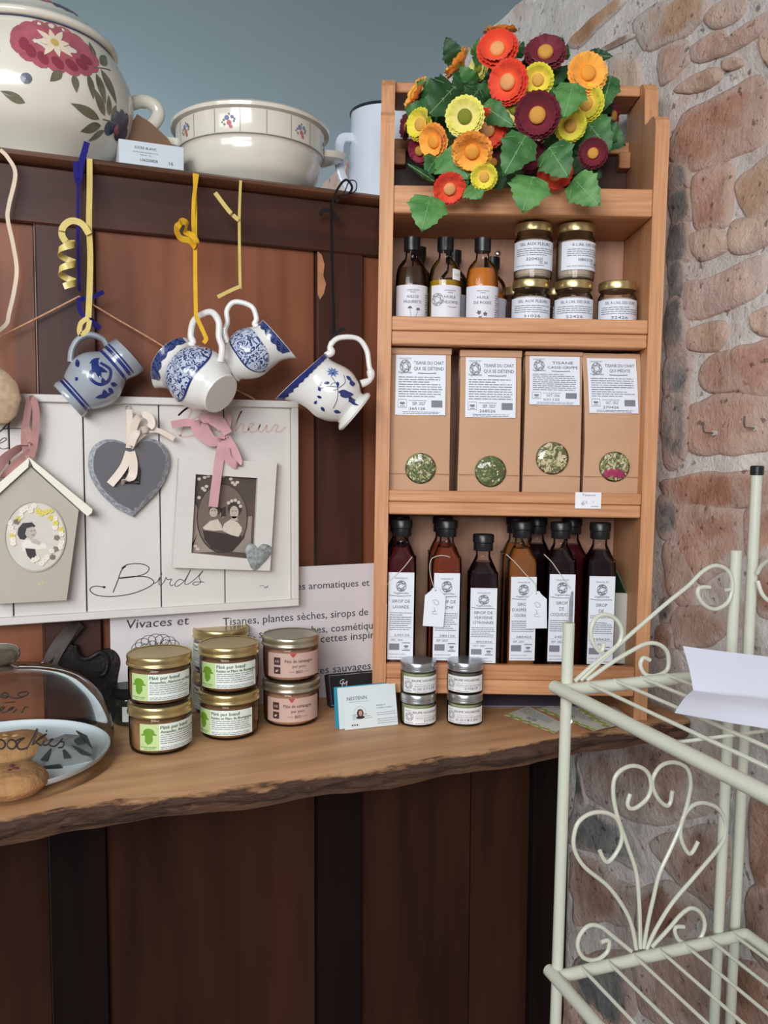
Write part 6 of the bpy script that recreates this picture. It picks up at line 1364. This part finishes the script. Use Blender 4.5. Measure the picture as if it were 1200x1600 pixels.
def syrup(label, px, v, kind, title, codes, rot=0.0, sh=0.165, lw=0.0385, lab=(0.026, 0.158), printed=True, group='syrup bottles on the bottom shelf'):
    t = thing('syrup_bottle', label, 'bottle', onshelf(px, v, SH[4]+0.0003, rot, 940), group)
    pf = syr_prof(sh); ex = syr_exp(sh, pf)
    inner = [(max(r-0.0013, 0.001), z) for r, z in pf if 0.003 < z < sh+0.033]; ie = syr_exp(sh, inner)
    cached('syf%.3f' % sh, 'syrup', SYR[kind], t, lambda b: b.lathe(inner, 44, ie)); cached('syg%.3f' % sh, 'glass_bottle', GLASS, t, lambda b: b.lathe(pf, 44, ex))
    zt_ = sh+0.056
    cached('syc%.3f' % sh, 'cap', BLACKPL, t, lambda b: b.lathe(smooth_prof([(0.0142, zt_-0.010), (0.0146, zt_-0.009), (0.0146, zt_+0.0015), (0.0150, zt_+0.002), (0.0160, zt_+0.003), (0.0160, zt_+0.013), (0.0150, zt_+0.0146), (0.0, zt_+0.0148)], 1), 30))
    if not printed: return t
    z0, z1 = lab; yl = -0.0228
    lb = cached('syl%.3f%.3f' % (z0, z1), 'label', mSYL, t, lambda b: b.box(-lw/2, lw/2, yl, yl+0.0006, z0, z1)); Hh = z1-z0
    fn = lambda x, z: (-lw/2+x*lw, yl-0.0003, z0+z*Hh)
    pr = Print(fn); n = len(title); zz = 0.655
    for i, s in enumerate(title): pr.text(s, 0.5, zz-0.066*i, 0.036, wfix=min(0.86, 0.085*len(s)+0.02))
    pr.text('VIVACES ET', 0.5, 0.925, 0.018, wfix=0.5); pr.text('Vagabondes', 0.5, 0.755, 0.024, wfix=0.58); pr.stroke([(0.04, 0.742), (0.4, 0.730), (0.9, 0.736)], 0.006, 3)
    pr.text(codes[0], 0.55, 0.272, 0.024, wfix=0.60); pr.text(codes[1], 0.36, 0.215, 0.026, wfix=0.46); pr.build('lettering', INK, lb)
    pr = Print(fn); pr.v and None
    for k in range(5):
        a = pi*k/4+0.3; e = (0.42, 0.6, 0.42, 0.6, 1.0)[k]; pr.stroke([(0.5+0.20*(cos(b)*cos(a)-e*sin(b)*sin(a)), 0.845+0.060*(cos(b)*sin(a)+e*sin(b)*cos(a))) for b in [2*pi*i/10 for i in range(10)]], 0.010, 2, True)
    zr_ = zz-0.066*n+0.01; nl = int((zr_-0.30)/0.024); pr.rules(0.06, 0.95, zr_, nl, 0.024, 0.009, len(label)); pr.rect(0.06, 0.110, 0.46, 0.185); pr.icon(0.58, 0.108, 0.30, 0.086, 0.012); pr.rules(0.06, 0.95, 0.060, 1, 0.02, 0.006, 3); pr.rules(0.06, 0.95, 0.022, 1, 0.02, 0.006, 4); pr.rect(0.05, 0.260, 0.95, 0.263); pr.build('small_print', GREYINK, lb)
    return t
s1 = syrup('reddish lavender syrup bottle beside the left post', 626, 0.034, 'lavender', ['SIROP DE', 'LAVANDE'], ('230125', 'DÉC. 2026'))
s2 = syrup('amber-red mint syrup bottle with a white price tag on its neck', 696, 0.034, 'mint', ['SIROP DE', 'MENTHE'], ('280126', 'SEP. 2027'))
s3 = syrup('short dark verbena syrup bottle, lower than its neighbours', 753, 0.030, 'verbena', ['SIROP DE', 'VERVEINE', 'CITRONNÉE'], ('800426', 'OCT. 2027'), sh=0.145, lab=(0.024, 0.137), lw=0.0395)
s4 = syrup('brown-orange woodruff syrup bottle with a price tag over its label', 813, 0.036, 'woodruff', ['SIROP', "D'ASPÉRULE", 'ODORANTE'], ('280425', 'SEP. 2027'), lab=(0.027, 0.154), rot=radians(2))
s5 = syrup('black-red poppy syrup bottle with its price tag seen edge-on', 873, 0.034, 'poppy', ['SIROP', 'DE', 'COQUELICOT'], ('245625', 'SEP. 2027'), lab=(0.027, 0.159))
s6 = syrup('black-red poppy syrup bottle nearest the right post', 934, 0.034, 'poppy', ['SIROP', 'DE', 'COQUELICOT'], ('165620', 'OCT. 2027'), lab=(0.024, 0.157))
for px, kind, lab in ((622, 'poppy', 'syrup bottle in the back row behind the lavender syrup'), (689, 'mint', 'syrup bottle in the back row behind the mint syrup'), (803, 'woodruff', 'syrup bottle in the back row, first of two behind the woodruff syrup'), (836, 'poppy', 'dark syrup bottle in the back row between woodruff and poppy syrups'), (890, 'lavender', 'reddish syrup bottle in the back row behind the tagged poppy syrup')):
    syrup(lab, px, 0.098, kind, None, None, printed=False, sh=0.166)
# price tags on strings
mTAG = mat('tag_card', rgb(228, 232, 240), 0.55, var=0.01)
def price_tag(label, px, py, v, wdt, hgt, rot, neck, yaw=0.0):
    p = uvw(px, py, v); t = thing('price_tag', label, 'price tag', MU @ Matrix.Translation(p) @ Matrix.Rotation(yaw, 4, 'Z') @ Matrix.Rotation(rot, 4, 'Y'), 'price tags on the syrup bottles')
    a, h = wdt/2, hgt; q = MB(); q.prism([(-a, -h), (a, -h), (a, -0.010), (a*0.45, -0.002), (a*0.3, 0.002), (-a*0.3, 0.002), (-a*0.45, -0.002), (-a, -0.010)], 0, 0.0007); q.build('card', mTAG, t)
    pr = Print(flat(-0.0004)); zc = -h*0.5
    pr.stroke([(-0.004, zc+0.010), (0.0, zc+0.0125), (0.005, zc+0.010), (0.0055, zc+0.006), (0.002, zc+0.005), (-0.001, zc+0.0065), (-0.001, zc+0.010)], 0.0006, 4); pr.stroke([(-0.001, zc+0.001), (0.001, zc-0.004), (-0.003, zc-0.006), (-0.001, zc-0.009), (0.005, zc-0.0085)], 0.0006, 4); pr.stroke([(0.003, zc-0.005), (-0.001, zc-0.005)], 0.0005, 2); pr.ell(0, -0.0015, 0.0011, 0.0011, 8); pr.build('lettering', GREYINK, t)
    q = MB(); pts = [MU @ uvw(x, y, vv) for x, y, vv in neck]; q.tube(smooth_pts(pts, 5), 0.0006, 5); q.build('string', mat('white_string', rgb(206, 198, 186), 0.7), t, world=True)
    return t
price_tag('white price tag with a handwritten 9, hanging over the mint syrup label', 681, 921, 0.006, 0.031, 0.056, radians(3), [(708, 872, 0.017), (690, 868, 0.012), (674, 874, 0.014), (672, 895, 0.010), (679, 921, 0.006)])
price_tag('white price tag with a handwritten 9, hanging between woodruff and poppy syrups', 838, 926, 0.006, 0.031, 0.054, radians(-2), [(791, 866, 0.022), (806, 880, 0.012), (820, 896, 0.009), (836, 912, 0.008), (838, 926, 0.006)])
price_tag('narrow price tag turned edge-on beside the tagged poppy syrup', 894, 926, 0.004, 0.031, 0.052, 0, [(850, 866, 0.02), (862, 878, 0.012), (872, 892, 0.009), (892, 920, 0.006)], yaw=radians(62))
price_tag('sliver of a price tag tucked against the left post', 602, 932, 0.012, 0.026, 0.046, radians(4), [(644, 870, 0.014), (628, 890, 0.010), (606, 912, 0.012), (602, 932, 0.012)], yaw=radians(-80))
# green folder and grey card leaning at the right end of the bottom shelf
z4 = SH[4]+0.0004
t = thing('green_folder', 'dark green curved card leaning at the right end of the bottom shelf', 'card', MU @ Matrix.Translation((0.345, 0.07, z4)))
q = MB(); cur = smooth_pts([MU @ (uvw(x, y, v)) for x, y, v in ((944, 861, 0.07), (962, 890, 0.066), (980, 930, 0.060), (996, 975, 0.050), (1003, 1020, 0.045))], 4); bk = [p+AX_U*(-0.012)+NH*0.03 for p in cur]
n = len(cur); vs = cur+bk+[p-AX_U*0.0008 for p in cur]+[p-AX_U*0.0008 for p in bk]; fs = []
for i in range(n-1): fs += [(i, i+1, n+i+1, n+i), (2*n+i, 3*n+i, 3*n+i+1, 2*n+i+1), (i, 2*n+i, 2*n+i+1, i+1)]
q.add(vs, fs, True); q.strip([p-NH*0.001 for p in cur], 0.0022, AX_U); q.build('card', mat('dark_green_card', rgb(44, 66, 42), 0.4, var=0.1), t, world=True)
t = thing('grey_card', 'torn pale grey card standing between the last syrup bottle and the green folder', 'card', MU @ Matrix.Translation((0.35, 0.055, z4)))
P = [MU @ uvw(x, y, 0.055) for x, y in ((952, 1036), (952, 926), (980, 927), (985, 942), (990, 962), (997, 985), (1001, 1010), (1004, 1038))]; q = MB(); n = len(P)
q.add(P+[p+NH*0.001 for p in P], [tuple(range(n)), tuple(range(2*n-1, n-1, -1))]+[(i, n+i, n+(i+1) % n, (i+1) % n) for i in range(n)], False); q.build('card', mat('pale_grey_card', rgb(186, 184, 178), 0.7, var=0.03), t, world=True)

# ================================================================== ARTIFICIAL FLOWERS
bc = MU @ V((uvw(800, 290, 0.07).x, 0.075, SH[1])); t = thing('flower_bouquet', 'dome of orange, yellow and burgundy fabric flowers with ivy leaves on the shelf unit top', 'flower bouquet', bc)
q = MB(Matrix.Translation(bc)); q.lathe(smooth_prof([(0.045, 0.0), (0.050, 0.004), (0.060, 0.06), (0.058, 0.064), (0.0, 0.060)], 2), 28); q.build('basket', mat('dark_basket', rgb(46, 34, 26), 0.8, var=0.2, vscale=120), t, world=True)
bcen = onD(805, 215, 1.305)
def flower_mesh(b, R, layers=3, cup=0.34, nf=20, seed=0):
    # cupped rosette: overlapping ruffled rings with a finely fringed edge
    g = random.Random(seed)
    for l in range(layers):
        r0, r1 = R*(0.15+0.08*l), R*(1.0-0.10*l); n = 72; vs = []; fs = []; ph = g.random()*6.28
        z0 = 0.05*R*l; rings = 5; m1, m2 = g.choice((5, 6, 7)), g.choice((9, 11, 13))
        for k in range(rings+1):
            s = k/rings; r = r0+(r1-r0)*s
            for i in range(n):
                a = 2*pi*i/n+ph; tooth = (0.028 if i % 3 == 0 else (-0.028 if i % 3 == 1 else 0.0))*s**4
                ruf = R*s*s*(0.030*sin(a*m1+l*2)+0.030*sin(a*m2+l)); pleat = 0.014*R*s*sin(a*24)
                vs.append((r*(1+tooth)*cos(a), r*(1+tooth)*sin(a), z0+cup*R*s**1.7*(0.7+0.30*l)+ruf+pleat-0.10*R*max(0, s-0.8)*5*0.2))
        for k in range(rings):
            for i in range(n): j = (i+1) % n; fs.append((k*n+i, k*n+j, (k+1)*n+j, (k+1)*n+i))
        b.add(vs, fs, True)
    b.lathe([(R*0.12, -0.18*R), (R*0.3, -0.02*R), (R*0.36, 0.05*R)], 16, cap=False)
def flower_mat(name, inner, outer, pos=0.55):
    if name in _M: return _M[name]
    m, nt, bs = newmat(name); N = nt.nodes; L = nt.links
    tcn = N.new('ShaderNodeTexCoord'); sx = N.new('ShaderNodeVectorMath'); sx.operation = 'MULTIPLY'; sx.inputs[1].default_value = (1, 1, 0); L.new(tcn.outputs['Object'], sx.inputs[0])
    ln = N.new('ShaderNodeVectorMath'); ln.operation = 'LENGTH'; L.new(sx.outputs[0], ln.inputs[0])
    mr = N.new('ShaderNodeMapRange'); mr.inputs['From Max'].default_value = 0.030; L.new(ln.outputs['Value'], mr.inputs['Value'])
    rp = N.new('ShaderNodeValToRGB'); rp.color_ramp.elements[0].position = pos-0.22; rp.color_ramp.elements[1].position = pos+0.2; rp.color_ramp.elements[0].color = inner; rp.color_ramp.elements[1].color = outer
    L.new(mr.outputs[0], rp.inputs['Fac']); L.new(rp.outputs['Color'], bs.inputs['Base Color']); bs.inputs['Roughness'].default_value = 0.7; bs.inputs['Sheen Weight'].default_value = 0.15
    _M[name] = m; return m
FM = {'o': flower_mat('orange_petals', rgb(246, 160, 50), rgb(250, 178, 72)), 'r': flower_mat('red_orange_petals', rgb(240, 92, 44), rgb(230, 66, 38)), 'b': flower_mat('burgundy_petals', rgb(122, 24, 46), rgb(108, 18, 40)), 'y': flower_mat('yellow_petals', rgb(246, 200, 110), rgb(230, 220, 66), 0.45),
      'p': flower_mat('pale_yellow_petals', rgb(244, 216, 150), rgb(234, 226, 112), 0.5), 'c': flower_mat('crimson_petals', rgb(150, 30, 56), rgb(132, 24, 50))}
CM = {'o': mat('orange_disc', rgb(247, 168, 62), 0.8, bump=0.5, bscale=900), 'r': mat('peach_disc', rgb(242, 172, 110), 0.8, bump=0.5, bscale=900), 'b': mat('golden_disc', rgb(222, 160, 70), 0.8, bump=0.5, bscale=900), 'y': mat('apricot_disc', rgb(232, 178, 84), 0.8, bump=0.5, bscale=900), 'p': mat('green_disc', rgb(128, 140, 40), 0.8, bump=0.5, bscale=900), 'c': mat('golden_disc', rgb(222, 160, 70), 0.8)}
# photograph place (crop pixels), radius, colour, facing (right, up), closeness
FL = [(575, 42, 80, 'o', 0.0, 0.95, 0.0), (562, 128, 95, 'r', -0.1, 0.50, 0.8), (795, 145, 96, 'b', 0.05, 0.55, 0.6), (380, 200, 84, 'o', -0.75, 0.62, 0.3), (470, 215, 55, 'p', -0.6, 0.2, 0.35), (505, 295, 55, 'b', -0.2, -0.1, 0.3), (618, 280, 98, 'r', -0.42, 0.08, 0.9), (760, 268, 72, 'y', -0.05, 0.05, 0.9),
      (1000, 240, 94, 'o', 0.28, 0.30, 0.75), (1000, 385, 82, 'y', -0.15, 0.1, 0.7), (650, 405, 82, 'p', -0.2, 0.1, 0.8), (757, 443, 104, 'b', 0.0, 0.03, 1.0), (400, 450, 90, 'p', -0.12, 0.12, 1.0), (185, 490, 72, 'y', -0.62, 0.15, 0.5), (168, 345, 84, 'o', -0.80, 0.5, 0.3), (125, 500, 60, 'b', -0.95, 0.1, 0.2),
      (180, 615, 60, 'c', -0.45, -0.35, 0.35), (255, 570, 80, 'o', -0.62, -0.1, 0.6), (508, 505, 94, 'r', 0.1, -0.38, 0.75), (435, 612, 94, 'o', -0.05, -0.48, 0.95), (918, 492, 74, 'y', 0.18, -0.2, 0.8), (495, 745, 62, 'y', -0.1, -0.1, 0.9), (322, 800, 76, 'r', 0.15, -0.42, 0.8), (722, 643, 72, 'b', 0.0, -0.1, 0.7),
      (843, 725, 82, 'r', 0.15, -0.50, 0.75), (1030, 630, 68, 'b', 0.1, 0.0, 0.75), (1120, 445, 62, 'b', 0.85, 0.0, 0.25), (540, 672, 56, 'b', -0.2, -0.3, 0.5), (1110, 340, 48, 'b', 0.9, 0.2, 0.2), (948, 590, 60, 'r', 0.2, -0.2, 0.4)]
stems = MB()
for k, (x, y, r, c, fx, fy, cl) in enumerate(FL):
    px, py = 600+x/3.158, 40+y/3.158; D_ = 1.345-0.195*cl*0.95
    p = onD(px, py, D_); R_ = r/3.158*D_/FPX
    fz = sqrt(max(0.02, 1-min(0.97, fx*fx+fy*fy))); nrm = (LAT*fx+V((0, 0, 1))*(fy+0.0)-(p-CAM).normalized()*fz).normalized()
    rot = nrm.to_track_quat('Z', 'Y').to_matrix().to_4x4()
    fl = cached('flower%d' % (k % 4), 'flower', FM[c], t, lambda b, k=k: flower_mesh(b, 0.0315, 3, 0.34 if k % 2 else 0.22, 20, k))
    L_ = Matrix.Translation(p) @ rot @ Matrix.Scale(R_/0.030, 4); fl.matrix_local = WM[t.name].inverted() @ L_
    ce = cached('centre', 'flower_centre', CM[c], fl, lambda b: b.lathe(smooth_prof([(0.0112, 0.0035), (0.0116, 0.0075), (0.0095, 0.0108), (0.005, 0.0122), (0.0, 0.0126)], 2), 18))
    stems.tube(smooth_pts([p-nrm*0.008, p-nrm*0.035, bcen.lerp(bc, 0.4), bc+V((0, 0, 0.04))], 3), 0.0016, 5)
o = stems.build('stems', mat('stem_green', rgb(58, 84, 44), 0.6), t, world=True); o['kind'] = 'stuff'
def leaf_mat(name, c1, c2):
    if name in _M: return _M[name]
    return mat(name, c1, 0.55, col2=c2, vscale=34, bump=0.25, bscale=70)
LM = [leaf_mat('leaf_green', rgb(62, 116, 54), rgb(104, 156, 86)), leaf_mat('leaf_dark', rgb(24, 58, 28), rgb(46, 90, 42)), leaf_mat('leaf_deep', rgb(42, 90, 44), rgb(76, 128, 66))]
mVEIN = mat('leaf_vein', rgb(126, 164, 110), 0.55)
IVY = [(0.0, 0.04), (0.02, 0.24), (0.06, 0.40), (0.14, 0.42), (0.22, 0.50), (0.30, 0.46), (0.38, 0.56), (0.46, 0.42), (0.54, 0.42), (0.62, 0.34), (0.70, 0.34), (0.78, 0.22), (0.86, 0.20), (0.94, 0.08), (1.0, 0.0)]
LEAVES = [(228, 842, 185, 1016, 0.95, 0, 1.02), (735, 745, 682, 925, 0.95, 0, 1.02), (935, 755, 1066, 890, 0.85, 0, 0.9), (700, 540, 588, 742, 0.72, 2, 1.03), (815, 600, 912, 752, 0.95, 2, 0.98), (935, 285, 885, 462, 0.75, 0, 1.0), (1000, 470, 1118, 625, 0.85, 2, 0.7), (490, 395, 645, 498, 0.55, 2, 0.85), (350, 300, 215, 445, 0.9, 1, 0.6),
    (470, 310, 400, 410, 0.8, 1, 0.6), (320, 600, 420, 760, 1.1, 0, 0.8), (260, 650, 205, 735, 0.8, 2, 0.7), (430, 780, 480, 855, 1.1, 0, 0.85), (250, 768, 108, 676, 0.22, 1, 0.85), (1120, 250, 1070, 432, 0.55, 2, 0.6), (1010, 145, 1130, 152, 0.5, 1, 0.3), (880, 110, 820, 45, 0.6, 1, 0.3), (440, 150, 470, 60, 0.5, 2, 0.1), (660, 160, 690, 75, 0.6, 1, 0.4), (690, 210, 715, 150, 0.7, 1, 0.5),
    (800, 540, 905, 585, 0.8, 1, 0.7), (990, 700, 1075, 750, 0.9, 1, 0.6), (290, 330, 278, 235, 0.4, 1, 0.3), (540, 700, 575, 815, 0.9, 1, 0.75), (640, 745, 500, 770, 0.5, 1, 0.7), (230, 380, 175, 350, 0.8, 1, 0.3), (400, 250, 340, 330, 0.8, 1, 0.4), (870, 200, 840, 300, 0.8, 1, 0.5), (900, 640, 1000, 730, 0.8, 1, 0.5), (700, 640, 620, 740, 0.9, 1, 0.5), (560, 560, 660, 640, 0.9, 1, 0.4), (890, 170, 905, 90, 0.6, 1, 0.2), (370, 800, 420, 740, 0.8, 2, 0.8), (330, 450, 260, 470, 0.8, 1, 0.4), (1000, 560, 940, 640, 0.8, 1, 0.5)]
g_ = random.Random(11)
for k in range(46):
    a = g_.uniform(0, 6.28); rr = sqrt(g_.random()); x0 = 640+440*rr*cos(a); y0 = 440+330*rr*sin(a); ln_ = g_.uniform(90, 150); b2 = a+g_.uniform(-0.7, 0.7)
    LEAVES.append((x0, y0, x0+ln_*cos(b2), y0+ln_*sin(b2), g_.uniform(0.7, 1.0), 1 if k % 3 else 2, 0.30+0.3*(1-rr)))
for k, (x0, y0, x1, y1, wk, mi, cl) in enumerate(LEAVES):
    D0 = 1.345-0.185*cl; p0 = onD(600+x0/3.158, 40+y0/3.158, D0+0.006); p1 = onD(600+x1/3.158, 40+y1/3.158, D0-0.012)
    ax = p1-p0; Ln = ax.length; ax.normalize(); view = (p0-CAM).normalized(); sd = ax.cross(view).normalized(); nn = sd.cross(ax).normalized()
    if nn.dot(view) > 0: nn = -nn
    vs = []; fs = []; m = len(IVY)
    for s, wv in IVY:
        mid = p0+ax*Ln*s+nn*(0.10*Ln*sin(pi*s))
        vs += [mid-sd*wv*wk*Ln+nn*(-0.10*Ln*wv+0.03*Ln*sin(s*22)), mid-sd*wv*wk*Ln*0.5+nn*0.02*Ln*sin(s*20), mid-nn*0.012*Ln, mid+sd*wv*wk*Ln*0.5+nn*0.02*Ln*sin(s*20+1), mid+sd*wv*wk*Ln+nn*(-0.10*Ln*wv+0.03*Ln*sin(s*22+1))]
    for i in range(m-1):
        for j in range(4): a = i*5+j; fs.append((a, a+1, a+6, a+5))
    q = MB(); q.add(vs, fs, True); lf = q.build('leaf', LM[mi], t, world=True)
    if k < 16:
        q = MB(); up_ = nn*0.0006
        mids = [p0+ax*Ln*s+nn*(0.10*Ln*sin(pi*s)-0.010*Ln)+up_ for s, _ in IVY[:-1]]; q.strip(mids, 0.016*Ln, sd, 0.0001)
        for i0, i1, kk in ((1, 6, 0.8), (4, 8, 0.75), (7, 11, 0.7)):
            for sg in (1, -1):
                e = vs[i1*5+(4 if sg > 0 else 0)]; a = mids[i0]; q.strip([a, a.lerp(e, 0.5)+nn*0.014*Ln, a.lerp(e, kk)+nn*0.008*Ln], 0.010*Ln, ax, 0.0001)
        q.build('leaf_veins', mVEIN, lf, world=True)

# ================================================================== CREAM METAL RACK
mRACK = mat('cream_metal', rgb(206, 208, 192), 0.38, var=0.02, vscale=20, coat=0.2)
PL = onD(875, 1300, 0.97); PLx, PLy = PL.x, PL.y
PF = onD(1164, 1300, 1.06); dA = V((PF.x-PLx, PF.y-PLy, 0)); LA = dA.length; dA.normalize(); dB = V((dA.y, -dA.x, 0))
if dB.dot(NH) > 0: dB = -dB
P0 = V((PLx, PLy, 0)); LB = 0.50
NSIDE = dB
def zat(px, py): return onP(px, py, P0, NSIDE).z
t = thing('metal_rack', 'cream metal rack with wire shelves and a scrollwork side before the stone wall', 'rack', P0)
RT = 0.0068
lean = lambda z: 0.0
def post(a, b_, ztop, cap=None):
    p = P0+dA*a+dB*b_; tilt_ = Matrix.Identity(4); tl = LAT*0.013; tilt_[0][2], tilt_[1][2] = tl.x, tl.y   # the rack leans a little
    p = p-tl*zD; q = MB(Matrix.Translation(p) @ tilt_); q.lathe([(RT, 0.0), (RT, ztop-0.001), (RT-0.001, ztop), (0.0, ztop)], 18); o = q.build('post', mRACK, t, world=True)
    q = MB(Matrix.Translation(p) @ tilt_); q.lathe([(0.0, 0.0), (RT+0.002, 0.0), (RT+0.002, 0.012), (RT, 0.013)], 16, cap=False); q.build('rubber_foot', BLACKPL, o, world=True)
    if cap: q = MB(Matrix.Translation(p) @ tilt_); q.lathe([(RT+0.0014, ztop-0.010), (RT+0.0016, ztop+0.0005), (RT, ztop+0.0018), (0.0, ztop+0.0018)], 18); q.build('end_cap', BLACKPL, o, world=True)
zL = zat(892, 972); aM = (onP(1136, 1150, P0, NSIDE)-P0).dot(dA); zM = zat(1152, 860); zF = onP(1179, 730, P0+dA*LA, NSIDE).z
zU = zat(882, 1075); zD = zat(868, 1520)
post(0, 0, zL); post(aM, -0.004, zM); post(LA, -0.012, zF, True); post(0, LB, zL); post(LA, LB+0.012, zF, True)
zU = zat(882, 1075); zD = zat(868, 1520)
RR = 0.0075
for zz in (zU, zD, 0.12):
    q = MB(); q.tube([P0+dA*(-0.002)+dB*0.008+V((0, 0, zz)), P0+dA*LA+dB*0.008+V((0, 0, zz))], RR, 14); q.build('side_rail', mRACK, t, world=True)
    q = MB(); q.tube([P0+dA*(-0.008)+dB*(-0.006)+V((0, 0, zz+0.001)), P0+dA*(-0.008)+dB*(LB+0.006)+V((0, 0, zz+0.001))], RR, 14); q.build('front_rail', mRACK, t, world=True)
    q = MB(); q.tube([P0+dA*LA+dB*0.008+V((0, 0, zz)), P0+dA*LA+dB*LB+V((0, 0, zz))], RR, 14); q.build('back_rail', mRACK, t, world=True)
    q = MB(); q.tube([P0+dA*(-0.002)+dB*(LB-0.008)+V((0, 0, zz)), P0+dA*LA+dB*(LB-0.008)+V((0, 0, zz))], RR, 14); q.build('side_rail', mRACK, t, world=True)
    for k in range(7):
        a = LA*(0.10+0.815*k/6); q = MB(); q.tube([P0+dA*a+dB*0.008+V((0, 0, zz+0.006)), P0+dA*a+dB*(LB-0.008)+V((0, 0, zz+0.006))], 0.0022, 8); q.build('shelf_wire', mRACK, t, world=True)
    for bb in (0.20, 0.33):
        q = MB(); q.tube([P0+dB*bb+V((0, 0, zz+0.0015)), P0+dA*LA+dB*bb+V((0, 0, zz+0.0015))], 0.0018, 8); q.build('cross_wire', mRACK, t, world=True)
def scroll(pts, sx, ox, oy, off=0.0, r=0.0026):
    pp = [onP(ox+x/sx, oy+y/sx, P0, NSIDE)+dB*off for x, y in pts]; q = MB(); q.tube(smooth_pts(pp, 5), r, 9); q.build('scroll_wire', mRACK, t, world=True)
FAN = [[(565, 1200), (560, 1000), (545, 830), (500, 690), (455, 560), (432, 450), (440, 360), (490, 312), (550, 304), (600, 335), (618, 400), (600, 460), (550, 505), (515, 512), (502, 488), (515, 440)],
 [(580, 1200), (605, 1060), (630, 950), (660, 830), (720, 700), (770, 580), (805, 450), (812, 370), (790, 310), (730, 285), (670, 300), (632, 350), (625, 400), (650, 460), (690, 498), (713, 483), (722, 425)],
 [(545, 1205), (520, 1080), (470, 980), (400, 890), (290, 800), (242, 720), (237, 650), (260, 580), (320, 537), (390, 532), (445, 560), (472, 620), (470, 680), (440, 740), (405, 775), (382, 758), (365, 720)],
 [(595, 1205), (640, 1110), (720, 980), (830, 850), (940, 720), (980, 650), (983, 580), (950, 515), (880, 485), (820, 500), (775, 560), (762, 640), (780, 700), (805, 735), (825, 722), (850, 675)],
 [(520, 1215), (440, 1150), (370, 1095), (310, 1090), (265, 1140), (258, 1200), (290, 1250), (350, 1257), (400, 1220), (412, 1175), (400, 1162), (370, 1172)],
 [(620, 1195), (700, 1110), (770, 1030), (820, 1003), (865, 1030), (882, 1080), (872, 1130), (845, 1165), (800, 1178), (755, 1160), (735, 1120), (742, 1096), (780, 1095)]]
for p_ in FAN: scroll(p_, 3.158, 820, 1100, 0.002)
for p_ in [[(240, 1150), (330, 1070), (450, 975), (560, 880), (700, 760), (800, 680), (870, 610), (930, 580), (985, 595), (1015, 640), (1018, 700), (995, 760), (940, 793), (890, 780), (855, 740), (848, 700), (868, 686), (908, 686)],
 [(270, 1145), (360, 1060), (430, 995), (465, 950), (472, 890), (440, 840), (390, 820), (345, 840), (320, 900), (330, 955), (362, 1000), (380, 990), (385, 960)],
 [(300, 1145), (420, 1060), (520, 1000), (590, 965), (650, 965), (695, 1000), (705, 1060), (690, 1100), (640, 1122), (590, 1115), (565, 1070), (580, 1034), (612, 1045)]]: scroll(p_, 3.158, 820, 700, 0.002)
# back panel scroll beside the tall post
pb0 = P0+dA*LA; nb = dA
q = MB(); q.tube(smooth_pts([onP(x, y, pb0, nb) for x, y in ((1183, 896), (1190, 884), (1203, 876), (1222, 880), (1236, 902), (1230, 930), (1210, 942), (1192, 930), (1184, 908))], 5), 0.0026, 9); q.tube(smooth_pts([onP(x, y, pb0, nb) for x, y in ((1236, 902), (1262, 960), (1290, 1040), (1320, 1160))], 4), 0.0026, 9); q.build('scroll_wire', mRACK, t, world=True)
for px, py in ((1138, 921),): 
    p = onP(px, py, P0, NSIDE); q = MB(); q.tube([p+dB*0.002-dA*0.006, p+dB*0.002+dA*0.004], 0.0022, 8); q.build('weld_pin', mRACK, t, world=True)
p = onP(891, 1127, P0, NSIDE); q = MB(); vw = (CAM-p).normalized(); q.tube([p+vw*0.0050, p+vw*0.0082], 0.0026, 10); q.build('bolt_head', mRACK, t, world=True)
# curled white paper on the upper rack shelf
pc = P0+dA*0.12+dB*0.16+V((0, 0, zU))
t = thing('paper_sheet', 'folded blank white paper sheet lying on the upper wire shelf of the rack', 'paper', pc)
top = [(1067, 1010, 0.90), (1110, 1016, 0.87), (1160, 1022, 0.84), (1260, 1034, 0.79)]; cre = [(1083, 1079, 0.845), (1120, 1084, 0.82), (1160, 1088, 0.79), (1262, 1098, 0.74)]; bot = [(1054, 1114, 0.80), (1100, 1122, 0.775), (1150, 1131, 0.75), (1262, 1148, 0.70)]
rows = []
for k in range(4): rows.append(smooth_pts([onD(*top[k]), onD(*top[k]).lerp(onD(*cre[k]), 0.55)-NH*0.004, onD(*cre[k])], 5)+smooth_pts([onD(*cre[k]), onD(*cre[k]).lerp(onD(*bot[k]), 0.5)+V((0, 0, 0.003)), onD(*bot[k])], 5)[1:])
n = len(rows[0]); vs = [p for r in rows for p in r]; fs = [(k*n+i, k*n+i+1, (k+1)*n+i+1, (k+1)*n+i) for k in range(3) for i in range(n-1)]
q = MB(); q.add(vs+[p+V((0, 0, 0.0004)) for p in vs], fs+[tuple(a+len(vs) for a in f[::-1]) for f in fs], True); q.build('sheet', mat('blank_paper', rgb(222, 224, 238), 0.55), t, world=True)
